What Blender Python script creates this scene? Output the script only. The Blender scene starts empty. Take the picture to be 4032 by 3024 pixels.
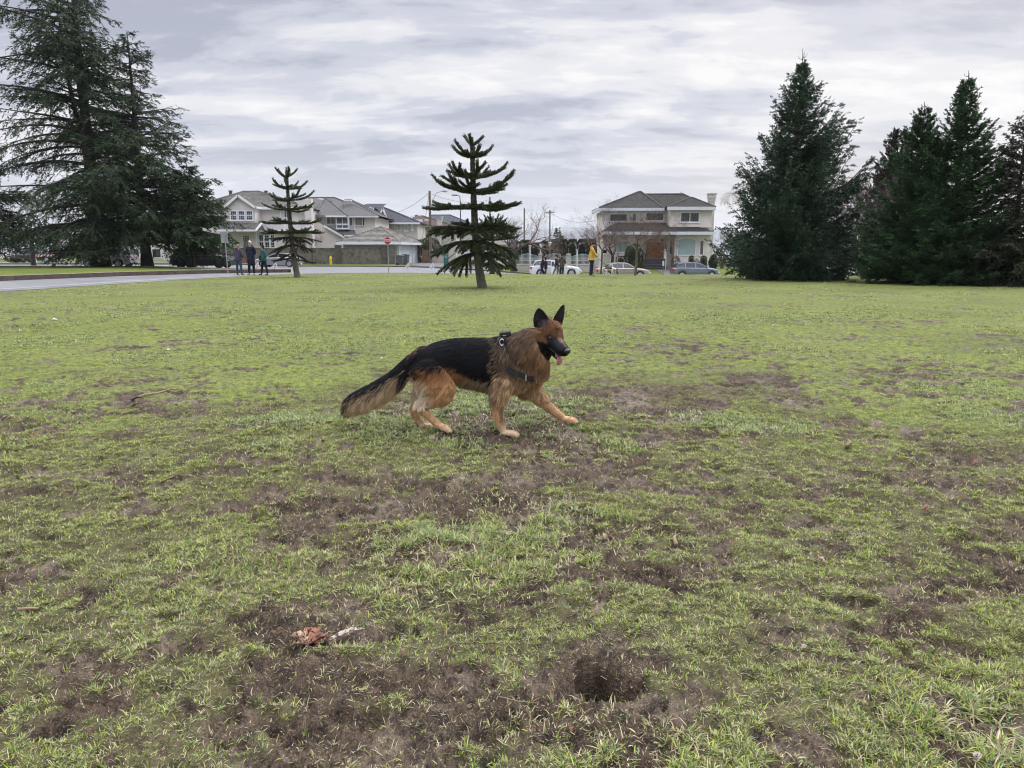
import bpy, bmesh, math, random
import numpy as np
from mathutils import Vector, Matrix, noise as mnoise

scene = bpy.context.scene
COL = scene.collection
R = math.radians
random.seed(7)
rng = np.random.default_rng(11)

# ------------------------------------------------------------------ camera
CAM_H = 1.25
FPX = 2911.0                       # focal length in photo pixels (4032 wide)
PITCH = math.atan((1512.0 - 995.0) / FPX)
cam_d = bpy.data.cameras.new('camera')
cam_d.sensor_width = 36.0
cam_d.lens = 36.0 * FPX / 4032.0
cam_d.clip_start = 0.05
cam_d.clip_end = 14000.0
cam = bpy.data.objects.new('camera', cam_d)
cam.location = (0, 0, CAM_H)
cam.rotation_euler = (math.pi / 2 - PITCH, 0, 0)
COL.objects.link(cam)
scene.camera = cam

# ------------------------------------------------------------------ sky, sun, exposure
SUN_EL, SUN_AZ = R(46), R(46)      # azimuth measured from straight ahead towards the right
scene.view_settings.view_transform = 'Standard'
scene.view_settings.look = 'None'
scene.view_settings.exposure = 0.28
scene.view_settings.gamma = 1.0
scene.cycles.max_bounces = 6
scene.cycles.diffuse_bounces = 3
scene.cycles.glossy_bounces = 3
scene.cycles.transmission_bounces = 4
scene.cycles.transparent_max_bounces = 6
scene.cycles.volume_bounces = 1
try:
    scene.cycles.use_denoising = True
    scene.cycles.denoiser = 'OPENIMAGEDENOISE'
    scene.cycles.pixel_filter_type = 'BLACKMAN_HARRIS'
    scene.cycles.filter_width = 1.15
except Exception:
    pass

world = bpy.data.worlds.new('World')
scene.world = world
world.use_nodes = True


class NT:
    """small helper round a node tree"""
    def __init__(self, tree):
        self.t = tree
        tree.nodes.clear()

    def n(self, kind, **kw):
        nd = self.t.nodes.new(kind)
        for k, v in kw.items():
            if k == 'ins':
                for a, b in v.items():
                    s = nd.inputs[a]
                    if isinstance(b, bpy.types.NodeSocket):
                        self.t.links.new(b, s)
                    else:
                        s.default_value = b
            else:
                setattr(nd, k, v)
        return nd

    def math(self, op, a, b=None, c=None, clamp=False):
        nd = self.t.nodes.new('ShaderNodeMath')
        nd.operation = op
        nd.use_clamp = clamp
        for i, x in enumerate((a, b, c)):
            if x is None:
                continue
            if isinstance(x, bpy.types.NodeSocket):
                self.t.links.new(x, nd.inputs[i])
            else:
                nd.inputs[i].default_value = x
        return nd.outputs[0]

    def ramp(self, fac, stops, interp='LINEAR'):
        nd = self.t.nodes.new('ShaderNodeValToRGB')
        nd.color_ramp.interpolation = interp
        e = nd.color_ramp.elements
        while len(e) < len(stops):
            e.new(0.5)
        for i, (p, c) in enumerate(stops):
            e[i].position = p
            e[i].color = (c[0], c[1], c[2], 1) if not isinstance(c, (int, float)) else (c, c, c, 1)
        self.t.links.new(fac, nd.inputs[0])
        return nd.outputs[0]

    def mix(self, fac, a, b, blend='MIX'):
        nd = self.t.nodes.new('ShaderNodeMix')
        nd.data_type = 'RGBA'
        nd.blend_type = blend
        for s, x in ((nd.inputs[0], fac), (nd.inputs[6], a), (nd.inputs[7], b)):
            if isinstance(x, bpy.types.NodeSocket):
                self.t.links.new(x, s)
            elif isinstance(x, (int, float)):
                s.default_value = x if s == nd.inputs[0] else (x, x, x, 1)
            else:
                s.default_value = (x[0], x[1], x[2], 1)
        return nd.outputs[2]

    def link(self, a, b):
        self.t.links.new(a, b)


def build_world():
    w = NT(world.node_tree)
    out = w.n('ShaderNodeOutputWorld')
    sky = w.n('ShaderNodeTexSky')
    sky.sky_type = 'NISHITA'
    sky.sun_disc = False
    sky.sun_elevation = SUN_EL
    sky.sun_rotation = SUN_AZ
    sky.air_density = 1.2
    sky.dust_density = 2.0
    bg1 = w.n('ShaderNodeBackground', ins={'Color': sky.outputs[0], 'Strength': 0.12})
    tc = w.n('ShaderNodeTexCoord')
    sep = w.n('ShaderNodeSeparateXYZ', ins={0: tc.outputs['Generated']})
    x, y, z = sep.outputs
    zc = w.math('MAXIMUM', z, 0.0)
    den = w.math('ADD', zc, 0.20)
    px = w.math('DIVIDE', x, den)
    py = w.math('DIVIDE', y, den)
    comb = w.n('ShaderNodeCombineXYZ', ins={0: px, 1: py, 2: 3.7})

    def fbm(scale, detail, rough, sx=1.0, sy=1.0, off=0.0, dist=0.0):
        m = w.n('ShaderNodeMapping', ins={'Vector': comb.outputs[0], 'Scale': (sx, sy, 1), 'Location': (off, off * 0.7, 0)})
        t = w.n('ShaderNodeTexNoise', ins={'Vector': m.outputs[0], 'Scale': scale, 'Detail': detail, 'Roughness': rough, 'Distortion': dist})
        return t.outputs['Fac']

    big = fbm(0.75, 3, 0.5, 0.8, 1.15, SKY_OFF[0], 0.3)
    mid = fbm(2.0, 6, 0.55, 0.7, 1.45, SKY_OFF[1], 0.35)
    fine = fbm(5.5, 7, 0.6, 0.75, 1.5, 9.1, 0.5)
    d = w.math('ADD', w.math('MULTIPLY', big, 0.36), w.math('ADD', w.math('MULTIPLY', mid, 0.46), w.math('MULTIPLY', fine, 0.17)))
    cloud = w.ramp(d, [(0.378, (0.80, 0.78, 0.77)), (0.433, (0.67, 0.662, 0.685)), (0.483, (0.495, 0.505, 0.575)), (0.54, (0.335, 0.35, 0.43))], 'EASE')
    # bright veil to the right of the view, where the sun stands behind the overcast
    sd = Vector((math.sin(SUN_AZ), math.cos(SUN_AZ), 0.12)).normalized()
    dot = w.n('ShaderNodeVectorMath', operation='DOT_PRODUCT', ins={0: tc.outputs['Generated'], 1: tuple(sd)})
    veil = w.ramp(dot.outputs['Value'], [(0.72, 0.0), (1.0, 1.0)], 'EASE')
    cloud = w.mix(w.math('MULTIPLY', veil, 0.22), cloud, (0.84, 0.78, 0.73))
    low = w.ramp(zc, [(0.0, 1.0), (0.16, 0.0)], 'EASE')
    warm = w.mix(veil, (0.66, 0.655, 0.685), (0.90, 0.72, 0.59))
    cloud = w.mix(w.math('MULTIPLY', low, 0.60), cloud, warm)
    # an overcast sky is brightest overhead
    up = w.ramp(zc, [(0.0, 0.0), (0.38, 0.0), (0.75, 1.0), (1.0, 1.0)], 'EASE')
    k = w.math('ADD', w.math('MULTIPLY', up, ZEN - 1.0), 1.0)
    bg2 = w.n('ShaderNodeBackground', ins={'Color': cloud, 'Strength': k})
    mx = w.n('ShaderNodeMixShader', ins={0: 0.95, 1: bg1.outputs[0], 2: bg2.outputs[0]})
    w.link(mx.outputs[0], out.inputs[0])


SKY_OFF = (2.1, 14.4)
ZEN = 4.8
build_world()
world.cycles.sampling_method = 'AUTOMATIC'

sun_d = bpy.data.lights.new('sun', 'SUN')
sun_d.energy = 1.5
sun_d.angle = R(14)
sun_d.color = (1.0, 0.95, 0.88)
sun = bpy.data.objects.new('sun', sun_d)
sv = Vector((math.cos(SUN_EL) * math.sin(SUN_AZ), math.cos(SUN_EL) * math.cos(SUN_AZ), math.sin(SUN_EL)))
sun.rotation_euler = (-sv).to_track_quat('-Z', 'Y').to_euler()
sun.location = (30, 40, 60)
COL.objects.link(sun)


# ------------------------------------------------------------------ photo pixel -> world
def ray(u, v):
    a = (u - 2016.0) / FPX
    b = (1512.0 - v) / FPX
    return Vector((a, math.cos(PITCH) + b * math.sin(PITCH), b * math.cos(PITCH) - math.sin(PITCH)))


def at(u, v, Y):
    d = ray(u, v)
    k = Y / d.y
    return Vector((d.x * k, Y, CAM_H + d.z * k))


def gp(u, v, z=0.0):
    d = ray(u, v)
    k = (z - CAM_H) / d.z
    return Vector((d.x * k, d.y * k, z))


def px_of(x, y, z):
    """world -> photo pixel (numpy)"""
    zz = np.asarray(z) - CAM_H
    c, s = math.cos(PITCH), math.sin(PITCH)
    depth = y * c - zz * s
    upc = y * s + zz * c
    return 2016.0 + FPX * x / depth, 1512.0 - FPX * upc / depth


# ------------------------------------------------------------------ numpy noise
def _hash(ix, iy, seed):
    h = (ix.astype(np.int64) * 374761393 + iy.astype(np.int64) * 668265263 + seed * 974711) & 0xFFFFFFFF
    h = ((h ^ (h >> 13)) * 1274126177) & 0xFFFFFFFF
    return ((h ^ (h >> 16)) & 0xFFFFFF) / float(0xFFFFFF)


def vnoise(x, y, seed=0):
    ix = np.floor(x); iy = np.floor(y)
    fx = x - ix; fy = y - iy
    fx = fx * fx * fx * (fx * (fx * 6 - 15) + 10)
    fy = fy * fy * fy * (fy * (fy * 6 - 15) + 10)
    a = _hash(ix, iy, seed); b = _hash(ix + 1, iy, seed)
    c = _hash(ix, iy + 1, seed); d = _hash(ix + 1, iy + 1, seed)
    return a + (b - a) * fx + (c - a) * fy + (a - b - c + d) * fx * fy


def fbm(x, y, oct=4, seed=0, gain=0.5):
    s = 0.0; a = 1.0; t = 0.0
    ca, sa = math.cos(0.6), math.sin(0.6)
    for i in range(oct):
        s = s + a * vnoise(x, y, seed + i * 17)
        t += a
        a *= gain
        x, y = (x * ca - y * sa) * 2.03 + 5.1, (x * sa + y * ca) * 2.03 + 1.7
    return s / t


def sstep(a, b, x):
    t = np.clip((np.asarray(x, dtype=float) - a) / (b - a), 0, 1)
    return t * t * (3 - 2 * t)


# ------------------------------------------------------------------ objects, tags, meshes
def tag(o, label=None, cat=None, group=None, kind=None):
    if label: o['label'] = label
    if cat: o['category'] = cat
    if group: o['group'] = group
    if kind: o['kind'] = kind
    return o


def empty(name, loc=(0, 0, 0), rz=0.0, parent=None):
    o = bpy.data.objects.new(name, None)
    o.empty_display_size = 0.2
    o.location = loc
    o.rotation_euler = (0, 0, rz)
    COL.objects.link(o)
    if parent: o.parent = parent
    return o


def link_mesh(name, me, mats=None, parent=None, smooth=False):
    o = bpy.data.objects.new(name, me)
    if mats is not None:
        for m in (mats if isinstance(mats, (list, tuple)) else [mats]):
            me.materials.append(m)
    if smooth:
        me.polygons.foreach_set('use_smooth', np.ones(len(me.polygons), dtype=bool))
    COL.objects.link(o)
    if parent: o.parent = parent
    return o


def copy_tree(o, parent=None):
    c = o.copy()
    COL.objects.link(c)
    if parent: c.parent = parent
    for ch in list(o.children):
        copy_tree(ch, c)
    return c


def np_mesh(name, V, faces, attrs=None, colors=None):
    """V (n,3); faces: list of (m,k) int arrays (mixed sizes allowed); attrs: {name: per-vertex float}; colors: {name: (n,3)}"""
    me = bpy.data.meshes.new(name)
    V = np.asarray(V, dtype=np.float32)
    me.vertices.add(len(V))
    me.vertices.foreach_set('co', V.ravel())
    loops = np.concatenate([f.ravel() for f in faces]).astype(np.int32)
    sizes = np.concatenate([np.full(len(f), f.shape[1], dtype=np.int32) for f in faces])
    starts = np.concatenate([[0], np.cumsum(sizes)[:-1]]).astype(np.int32)
    me.loops.add(len(loops))
    me.loops.foreach_set('vertex_index', loops)
    me.polygons.add(len(sizes))
    me.polygons.foreach_set('loop_start', starts)
    me.polygons.foreach_set('loop_total', sizes)
    me.update(calc_edges=True)
    for k, v in (attrs or {}).items():
        a = me.attributes.new(k, 'FLOAT', 'POINT')
        a.data.foreach_set('value', np.asarray(v, dtype=np.float32))
    for k, c in (colors or {}).items():
        a = me.attributes.new(k, 'FLOAT_COLOR', 'POINT')
        cc = np.ones((len(V), 4), dtype=np.float32)
        cc[:, :3] = c
        a.data.foreach_set('color', cc.ravel())
    return me


class MB:
    """collects polygons, then becomes ONE mesh object"""
    def __init__(self):
        self.v = []; self.f = []; self.mi = []

    def poly(self, pts, m=0):
        i = len(self.v)
        self.v.extend([tuple(p) for p in pts])
        self.f.append(tuple(range(i, i + len(pts))))
        self.mi.append(m)

    def box(self, c, s, rz=0.0, m=0, M=None):
        hx, hy, hz = s[0] / 2, s[1] / 2, s[2] / 2
        P = [(-hx, -hy, -hz), (hx, -hy, -hz), (hx, hy, -hz), (-hx, hy, -hz), (-hx, -hy, hz), (hx, -hy, hz), (hx, hy, hz), (-hx, hy, hz)]
        ca, sa = math.cos(rz), math.sin(rz)
        Q = [(c[0] + x * ca - y * sa, c[1] + x * sa + y * ca, c[2] + z) for x, y, z in P]
        i = len(self.v)
        self.v.extend(Q)
        for f in ((0, 3, 2, 1), (4, 5, 6, 7), (0, 1, 5, 4), (1, 2, 6, 5), (2, 3, 7, 6), (3, 0, 4, 7)):
            self.f.append(tuple(i + k for k in f)); self.mi.append(m)

    def beam(self, a, b, w, h=None, m=0):
        """square bar from a to b"""
        a = Vector(a); b = Vector(b); d = (b - a)
        if d.length < 1e-6: return
        d.normalize()
        up = Vector((0, 0, 1)) if abs(d.z) < 0.95 else Vector((1, 0, 0))
        s = d.cross(up).normalized(); t = s.cross(d).normalized()
        h = h or w
        i = len(self.v)
        for p in (a, b):
            for q in ((-1, -1), (1, -1), (1, 1), (-1, 1)):
                self.v.append(tuple(p + s * (q[0] * w / 2) + t * (q[1] * h / 2)))
        for f in ((0, 1, 2, 3), (7, 6, 5, 4), (0, 4, 5, 1), (1, 5, 6, 2), (2, 6, 7, 3), (3, 7, 4, 0)):
            self.f.append(tuple(i + k for k in f)); self.mi.append(m)

    def tube(self, pts, rad, n=8, m=0, cap=True):
        pts = [Vector(p) for p in pts]
        if not hasattr(rad, '__len__'): rad = [rad] * len(pts)
        i0 = len(self.v)
        prev = None
        for k, p in enumerate(pts):
            d = (pts[min(k + 1, len(pts) - 1)] - pts[max(k - 1, 0)])
            if d.length < 1e-9: d = Vector((0, 0, 1))
            d.normalize()
            if prev is None:
                up = Vector((0, 0, 1)) if abs(d.z) < 0.9 else Vector((1, 0, 0))
                s = d.cross(up).normalized()
            else:
                s = (prev - d * prev.dot(d))
                s = s.normalized() if s.length > 1e-6 else d.orthogonal().normalized()
            prev = s
            t = d.cross(s)
            for j in range(n):
                a = 2 * math.pi * j / n
                self.v.append(tuple(p + (s * math.cos(a) + t * math.sin(a)) * rad[k]))
        for k in range(len(pts) - 1):
            for j in range(n):
                a = i0 + k * n + j; b = i0 + k * n + (j + 1) % n
                self.f.append((a, b, b + n, a + n)); self.mi.append(m)
        if cap:
            self.f.append(tuple(i0 + j for j in range(n))[::-1]); self.mi.append(m)
            e = i0 + (len(pts) - 1) * n
            self.f.append(tuple(e + j for j in range(n))); self.mi.append(m)

    def lathe(self, prof, n=16, c=(0, 0, 0), m=0):
        """prof: [(r, z)] turned round the z axis through c"""
        i0 = len(self.v)
        for r, z in prof:
            for j in range(n):
                a = 2 * math.pi * j / n
                self.v.append((c[0] + r * math.cos(a), c[1] + r * math.sin(a), c[2] + z))
        for k in range(len(prof) - 1):
            for j in range(n):
                a = i0 + k * n + j; b = i0 + k * n + (j + 1) % n
                self.f.append((a, b, b + n, a + n)); self.mi.append(m)
        self.f.append(tuple(i0 + j for j in range(n))[::-1]); self.mi.append(m)
        e = i0 + (len(prof) - 1) * n
        self.f.append(tuple(e + j for j in range(n))); self.mi.append(m)

    def prism(self, outline, axis, d0, d1, m=0):
        """outline: 2-D polygon, extruded along axis ('x': pts are (y,z); 'y': (x,z); 'z': (x,y)) from d0 to d1"""
        def P(p, d):
            return {'x': (d, p[0], p[1]), 'y': (p[0], d, p[1]), 'z': (p[0], p[1], d)}[axis]
        n = len(outline); i = len(self.v)
        self.v.extend([P(p, d0) for p in outline] + [P(p, d1) for p in outline])
        self.f.append(tuple(range(i, i + n))); self.mi.append(m)
        self.f.append(tuple(range(i + n, i + 2 * n))[::-1]); self.mi.append(m)
        for k in range(n):
            q = (k + 1) % n
            self.f.append((i + k, i + n + k, i + n + q, i + q)); self.mi.append(m)

    def build(self, name, mats, parent=None, smooth=False, fixn=True):
        me = bpy.data.meshes.new(name)
        me.from_pydata(self.v, [], self.f)
        mats = mats if isinstance(mats, (list, tuple)) else [mats]
        o = bpy.data.objects.new(name, me)
        for m in mats: me.materials.append(m)
        if len(mats) > 1:
            me.polygons.foreach_set('material_index', self.mi)
        if smooth:
            me.polygons.foreach_set('use_smooth', [True] * len(me.polygons))
        if fixn:
            bm = bmesh.new(); bm.from_mesh(me)
            bmesh.ops.recalc_face_normals(bm, faces=bm.faces)
            bm.to_mesh(me); bm.free()
        me.update()
        COL.objects.link(o)
        if parent: o.parent = parent
        return o


# ------------------------------------------------------------------ materials
def mat(name, col, rough=0.7, spec=0.5, metal=0.0, noise=None, bump=None, wave=None, coat=0.0, obj_coords=True, trans=0.0, alpha=None):
    """noise: (scale, amount[, dark colour]) mottling; bump: (scale, strength, distance); wave: (scale, axis, strength) horizontal courses"""
    m = bpy.data.materials.new(name)
    m.use_nodes = True
    w = NT(m.node_tree)
    out = w.n('ShaderNodeOutputMaterial')
    b = w.n('ShaderNodeBsdfPrincipled')
    b.inputs['Roughness'].default_value = rough
    b.inputs['Metallic'].default_value = metal
    b.inputs['Specular IOR Level'].default_value = spec
    b.inputs['Coat Weight'].default_value = coat
    b.inputs['Transmission Weight'].default_value = trans
    b.inputs['Base Color'].default_value = (*col, 1)
    tc = w.n('ShaderNodeTexCoord').outputs['Object']
    if noise:
        t = w.n('ShaderNodeTexNoise', ins={'Vector': tc, 'Scale': noise[0], 'Detail': 6, 'Roughness': 0.62})
        c2 = noise[2] if len(noise) > 2 else tuple(c * (1 - noise[1]) for c in col)
        c1 = tuple(min(1, c * (1 + noise[1] * 0.5)) for c in col)
        f = w.ramp(t.outputs['Fac'], [(0.32, c2), (0.5, col), (0.68, c1)])
        w.link(f, b.inputs['Base Color'])
    nrm = None
    if bump:
        t = w.n('ShaderNodeTexNoise', ins={'Vector': tc, 'Scale': bump[0], 'Detail': 5, 'Roughness': 0.6})
        bp = w.n('ShaderNodeBump', ins={'Height': t.outputs['Fac'], 'Strength': bump[1], 'Distance': bump[2]})
        nrm = bp.outputs[0]
        w.link(nrm, b.inputs['Normal'])
    w.link(b.outputs[0], out.inputs[0])
    return m

# ================================================================== ground
def drop(x, y):
    x = np.asarray(x, dtype=float); y = np.asarray(y, dtype=float)
    w = 0.18 * sstep(-30, -22, x) + 0.82 * sstep(-12, 10, x)
    z = -1.05 * sstep(42, 66, y) * w
    far = sstep(120, 420, y)
    return z - 9.0 * far - 10 * sstep(420, 3000, y) - 60 * sstep(3000, 8000, y)


XL_Y = [0, 15, 23.3, 30, 37, 41, 45]
XL_X = [-16.9, -16.7, -16.3, -15.7, -14.8, -14.0, -12.2]
YT_X = [-14.0, -12.2, -9, -5.4, 0, 10, 30, 100]
YT_Y = [41, 45, 48, 50, 53, 56, 57.5, 58]


def in_field(x, y):
    return (x > np.interp(y, XL_Y, XL_X)) & (y < np.interp(x, YT_X, YT_Y))


# muddy places, given where the photo shows them: (u, v, half-width px, half-height px, weight)
MUD_SPOTS = [(1000, 2450, 520, 150, 0.34), (620, 2540, 420, 150, 0.22), (300, 2700, 500, 160, 0.18), (1950, 2700, 560, 260, 0.36), (2300, 2600, 260, 150, 0.4), (1700, 2900, 420, 160, 0.32), (2600, 2900, 520, 160, 0.22), (1350, 2080, 420, 110, 0.1), (1500, 2230, 330, 90, 0.11), (2330, 1760, 320, 70, 0.165), (2500, 1700, 130, 50, 0.165), (3000, 1980, 330, 110, 0.11), (2750, 1960, 260, 80, 0.121), (3300, 2120, 420, 130, 0.099), (3700, 2300, 420, 200, 0.11), (3500, 2450, 400, 150, 0.11), (3800, 1560, 420, 130, 0.11), (3500, 1420, 420, 60, 0.055), (3900, 1380, 330, 60, 0.11), (3300, 1330, 300, 40, 0.055), (2800, 1500, 300, 60, 0.066), (2480, 1525, 160, 36, 0.132), (2220, 1520, 110, 30, 0.154), (3050, 1500, 180, 45, 0.077), (3250, 1600, 160, 45, 0.11), (1800, 1690, 300, 40, 0.099), (600, 1560, 170, 50, 0.11), (900, 1960, 300, 60, 0.055), (150, 2280, 260, 120, 0.24), (1560, 1930, 330, 90, 0.033), (230, 1230, 90, 16, 0.3), (1100, 1240, 60, 10, 0.2), (2520, 1400, 260, 50, 0.055), (2700, 1330, 260, 50, 0.1), (3400, 1860, 200, 60, 0.077), (2060, 1900, 220, 50, 0.044), (2500, 2250, 400, 130, 0.12), (2900, 2250, 260, 90, 0.14), (3900, 2900, 300, 160, 0.055), (3050, 2650, 300, 120, 0.055), (1350, 2400, 800, 330, 0.2), (1900, 2850, 700, 200, 0.16), (500, 2750, 600, 200, 0.12)]
GRASS_SPOTS = [
    (700, 1350, 900, 120, 0.16), (300, 1900, 420, 200, 0.12), (2900, 1780, 420, 110, 0.16), (2300, 2250, 260, 120, 0.14), (1050, 2560, 260, 110, 0.0), (900, 2850, 360, 160, 0.20), (2300, 1250, 1200, 90, 0.05), (1500, 1180, 1500, 60, 0.16),
    (3750, 2700, 260, 150, 0.16), (1300, 1640, 300, 110, 0.08), (3350, 1900, 260, 80, 0.08), (420, 2180, 260, 70, 0.10), (2150, 2120, 240, 80, 0.08), (3800, 2050, 260, 90, 0.10),
]
HOLE_C = gp(2345, 2650)
HOLE_TAIL = gp(2440, 2700)


def macro(x, y):
    u, v = px_of(x, y, np.zeros_like(x))
    s = np.zeros_like(x)
    for (a, b, w, h, k) in MUD_SPOTS:
        s = s + k * np.exp(-((u - a) / w) ** 2 - ((v - b) / h) ** 2)
    for (a, b, w, h, k) in GRASS_SPOTS:
        s = s - k * np.exp(-((u - a) / w) ** 2 - ((v - b) / h) ** 2)
    return s


def mud_mask(x, y):
    """1 = bare mud, 0 = closed turf"""
    r = np.hypot(x, y)
    n = 0.26 * fbm(x * 0.8, y * 0.8, 3, 3) + 0.34 * fbm(x * 3.0, y * 3.4, 3, 31, 0.6) + 0.40 * fbm(x * 9.0, y * 10.0, 3, 37, 0.62)
    n = 0.5 + (n - 0.5) * 1.55 + 0.12 * (fbm(x * 0.22, y * 0.22, 2, 77) - 0.5)
    near = 0.030 * (1 - sstep(2.2, 6.0, r)) - 0.035 * sstep(4.0, 7, r) - 0.015 * sstep(7, 12, r) - 0.025 * sstep(12, 26, r)
    return sstep(0.515, 0.70, n + 0.30 * macro(x, y) + near)


def hole_depth(x, y):
    hx, hy = HOLE_C.x, HOLE_C.y
    wob = 0.30 * (fbm(x * 16, y * 16, 3, 91) - 0.5)
    q = np.sqrt(((x - hx) / 0.078) ** 2 + ((y - hy) / 0.115) ** 2) + 1.5 * wob
    d = 1 - sstep(0.78, 1.0, q)
    q2 = np.sqrt(((x - HOLE_TAIL.x) / 0.085) ** 2 + ((y - HOLE_TAIL.y) / 0.045) ** 2) + wob
    d2 = 1 - sstep(0.4, 1.1, q2)
    spoil = np.exp(-(((x - hx + 0.03) / 0.30) ** 2 + ((y - hy + 0.24) / 0.10) ** 2))
    rim = 1 - sstep(0.90, 1.35, q)
    return -0.42 * d - 0.10 * d2 * (1 - d) - 0.02 * rim * (1 - d) + 0.015 * spoil * (1 - np.maximum(d, d2)), np.maximum(np.maximum(d, d2), np.maximum(0.75 * spoil, 0.30 * rim))


def relief(x, y, mud):
    r = np.hypot(x, y)
    k = 1 - sstep(10, 28, r)
    z = 0.030 * (fbm(x * 0.9, y * 0.9, 3, 5) - 0.5)
    z = z + 0.034 * (fbm(x * 3.0, y * 3.0, 3, 9) - 0.5) * k
    clod = 1 - 2 * np.abs(fbm(x * 13, y * 13, 3, 15, 0.6) - 0.5) * 2
    z = z + (0.034 * (clod - 0.7) * (0.35 + 0.65 * mud) + 0.030 * (fbm(x * 8, y * 8, 2, 19) - 0.5) - 0.014 * mud) * k
    fine = 1 - 4 * np.abs(fbm(x * 42, y * 42, 2, 25, 0.6) - 0.5)
    z = z + 0.016 * (fine - 0.6) * (0.3 + 0.7 * mud) * (1 - sstep(3.5, 8, r))
    return z


def moss_mask(x, y):
    r = np.hypot(x, y)
    return np.clip(sstep(2.8, 11.0, r) * 0.85 + 0.9 * (fbm(x * 0.9, y * 0.9, 4, 83) - 0.5) + 0.10, 0, 1)


def ground_full(x, y):
    m = mud_mask(x, y)
    hd, hm = hole_depth(x, y)
    m = np.maximum(m, np.clip(hm * 1.15, 0, 2))
    inf = in_field(x, y)
    z = drop(x, y) + hd + np.where(inf, relief(x, y, m), 0)
    return z, np.where(inf, m, 0)


def gz(x, y):
    return float(ground_full(np.array([float(x)]), np.array([float(y)]))[0][0])


def make_ground():
    rs = np.concatenate([[0.02, 0.4, 0.8], np.geomspace(1.1, 62, 700), np.geomspace(64, 8600, 70)])
    th = np.concatenate([np.linspace(-180, -46, 30), np.linspace(-44, 44, 760), np.linspace(46, 180, 30)])
    T = np.radians(th)
    RR, TT = np.meshgrid(rs, T, indexing='ij')
    X = RR * np.sin(TT); Y = RR * np.cos(TT)
    Z, M = ground_full(X.ravel(), Y.ravel())
    V = np.stack([X.ravel(), Y.ravel(), Z], 1)
    nr, nt = len(rs), len(th)
    i = np.arange(nr - 1)[:, None] * nt + np.arange(nt - 1)[None, :]
    F = np.stack([i, i + 1, i + nt + 1, i + nt], -1).reshape(-1, 4)
    me = np_mesh('ground', V, [F], attrs={'mud': M, 'moss': moss_mask(V[:, 0], V[:, 1])})
    o = link_mesh('ground', me, ground_material(), smooth=True)
    tag(o, kind='structure')
    return o


def ground_material():
    m = bpy.data.materials.new('muddy_turf')
    m.use_nodes = True
    w = NT(m.node_tree)
    out = w.n('ShaderNodeOutputMaterial')
    b = w.n('ShaderNodeBsdfPrincipled')
    geo = w.n('ShaderNodeNewGeometry').outputs['Position']
    at_ = w.n('ShaderNodeAttribute', attribute_name='mud').outputs['Fac']

    def nz(s, d=5, r=0.6):
        return w.n('ShaderNodeTexNoise', ins={'Vector': geo, 'Scale': s, 'Detail': d, 'Roughness': r}).outputs['Fac']
    big, mid, fine, tiny = nz(0.35, 3), nz(2.3), nz(14, 4), nz(70, 3)
    lime = w.n('ShaderNodeAttribute', attribute_name='moss').outputs['Fac']
    moss = w.ramp(big, [(0.36, (0.150, 0.178, 0.040)), (0.50, (0.205, 0.248, 0.040)), (0.64, (0.220, 0.240, 0.068))])
    moss = w.mix(w.ramp(mid, [(0.40, 0.0), (0.66, 0.8)]), moss, (0.140, 0.155, 0.062))
    moss = w.mix(w.ramp(fine, [(0.40, 0.8), (0.56, 0.0)]), moss, (0.062, 0.078, 0.024))
    mud = w.ramp(mid, [(0.34, (0.050, 0.034, 0.022)), (0.50, (0.092, 0.065, 0.044)), (0.64, (0.175, 0.135, 0.098))])
    mud = w.mix(w.ramp(fine, [(0.40, 0.85), (0.56, 0.0)]), mud, (0.022, 0.015, 0.011))
    hair = nz(190, 2, 0.5)
    mud = w.mix(w.ramp(hair, [(0.56, 0.0), (0.64, 0.55)]), mud, (0.18, 0.145, 0.105))
    mud = w.mix(w.ramp(hair, [(0.36, 0.6), (0.44, 0.0)]), mud, (0.018, 0.013, 0.010))
    thatch = w.mix(w.ramp(fine, [(0.42, 0.15), (0.60, 0.65)]), mud, (0.105, 0.105, 0.042))
    lf = w.math('ADD', lime, w.math('MULTIPLY', w.math('SUBTRACT', mid, 0.5), 0.9))
    moss = w.mix(w.ramp(lf, [(0.30, 0.0), (0.62, 1.0)]), thatch, moss)
    moss = w.mix(w.ramp(tiny, [(0.40, 0.45), (0.56, 0.0)]), moss, (0.050, 0.050, 0.024))
    edge = w.math('ADD', at_, w.math('MULTIPLY', w.math('SUBTRACT', nz(7.5, 6, 0.7), 0.5), 1.55))
    f = w.ramp(edge, [(0.22, 0.0), (0.74, 1.0)])
    w.link(w.mix(f, moss, mud), b.inputs['Base Color'])
    rough = w.ramp(mid, [(0.35, 0.95), (0.7, 0.55)])
    w.link(w.mix(f, (0.95, 0.95, 0.95), rough), b.inputs['Roughness'])
    b.inputs['Specular IOR Level'].default_value = 0.22
    h = w.math('ADD', w.math('MULTIPLY', fine, 0.6), w.math('MULTIPLY', tiny, 0.4))
    bp = w.n('ShaderNodeBump', ins={'Height': h, 'Strength': 1.0, 'Distance': 0.03})
    w.link(bp.outputs[0], b.inputs['Normal'])
    w.link(b.outputs[0], out.inputs[0])
    return m


ground = make_ground()


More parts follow.
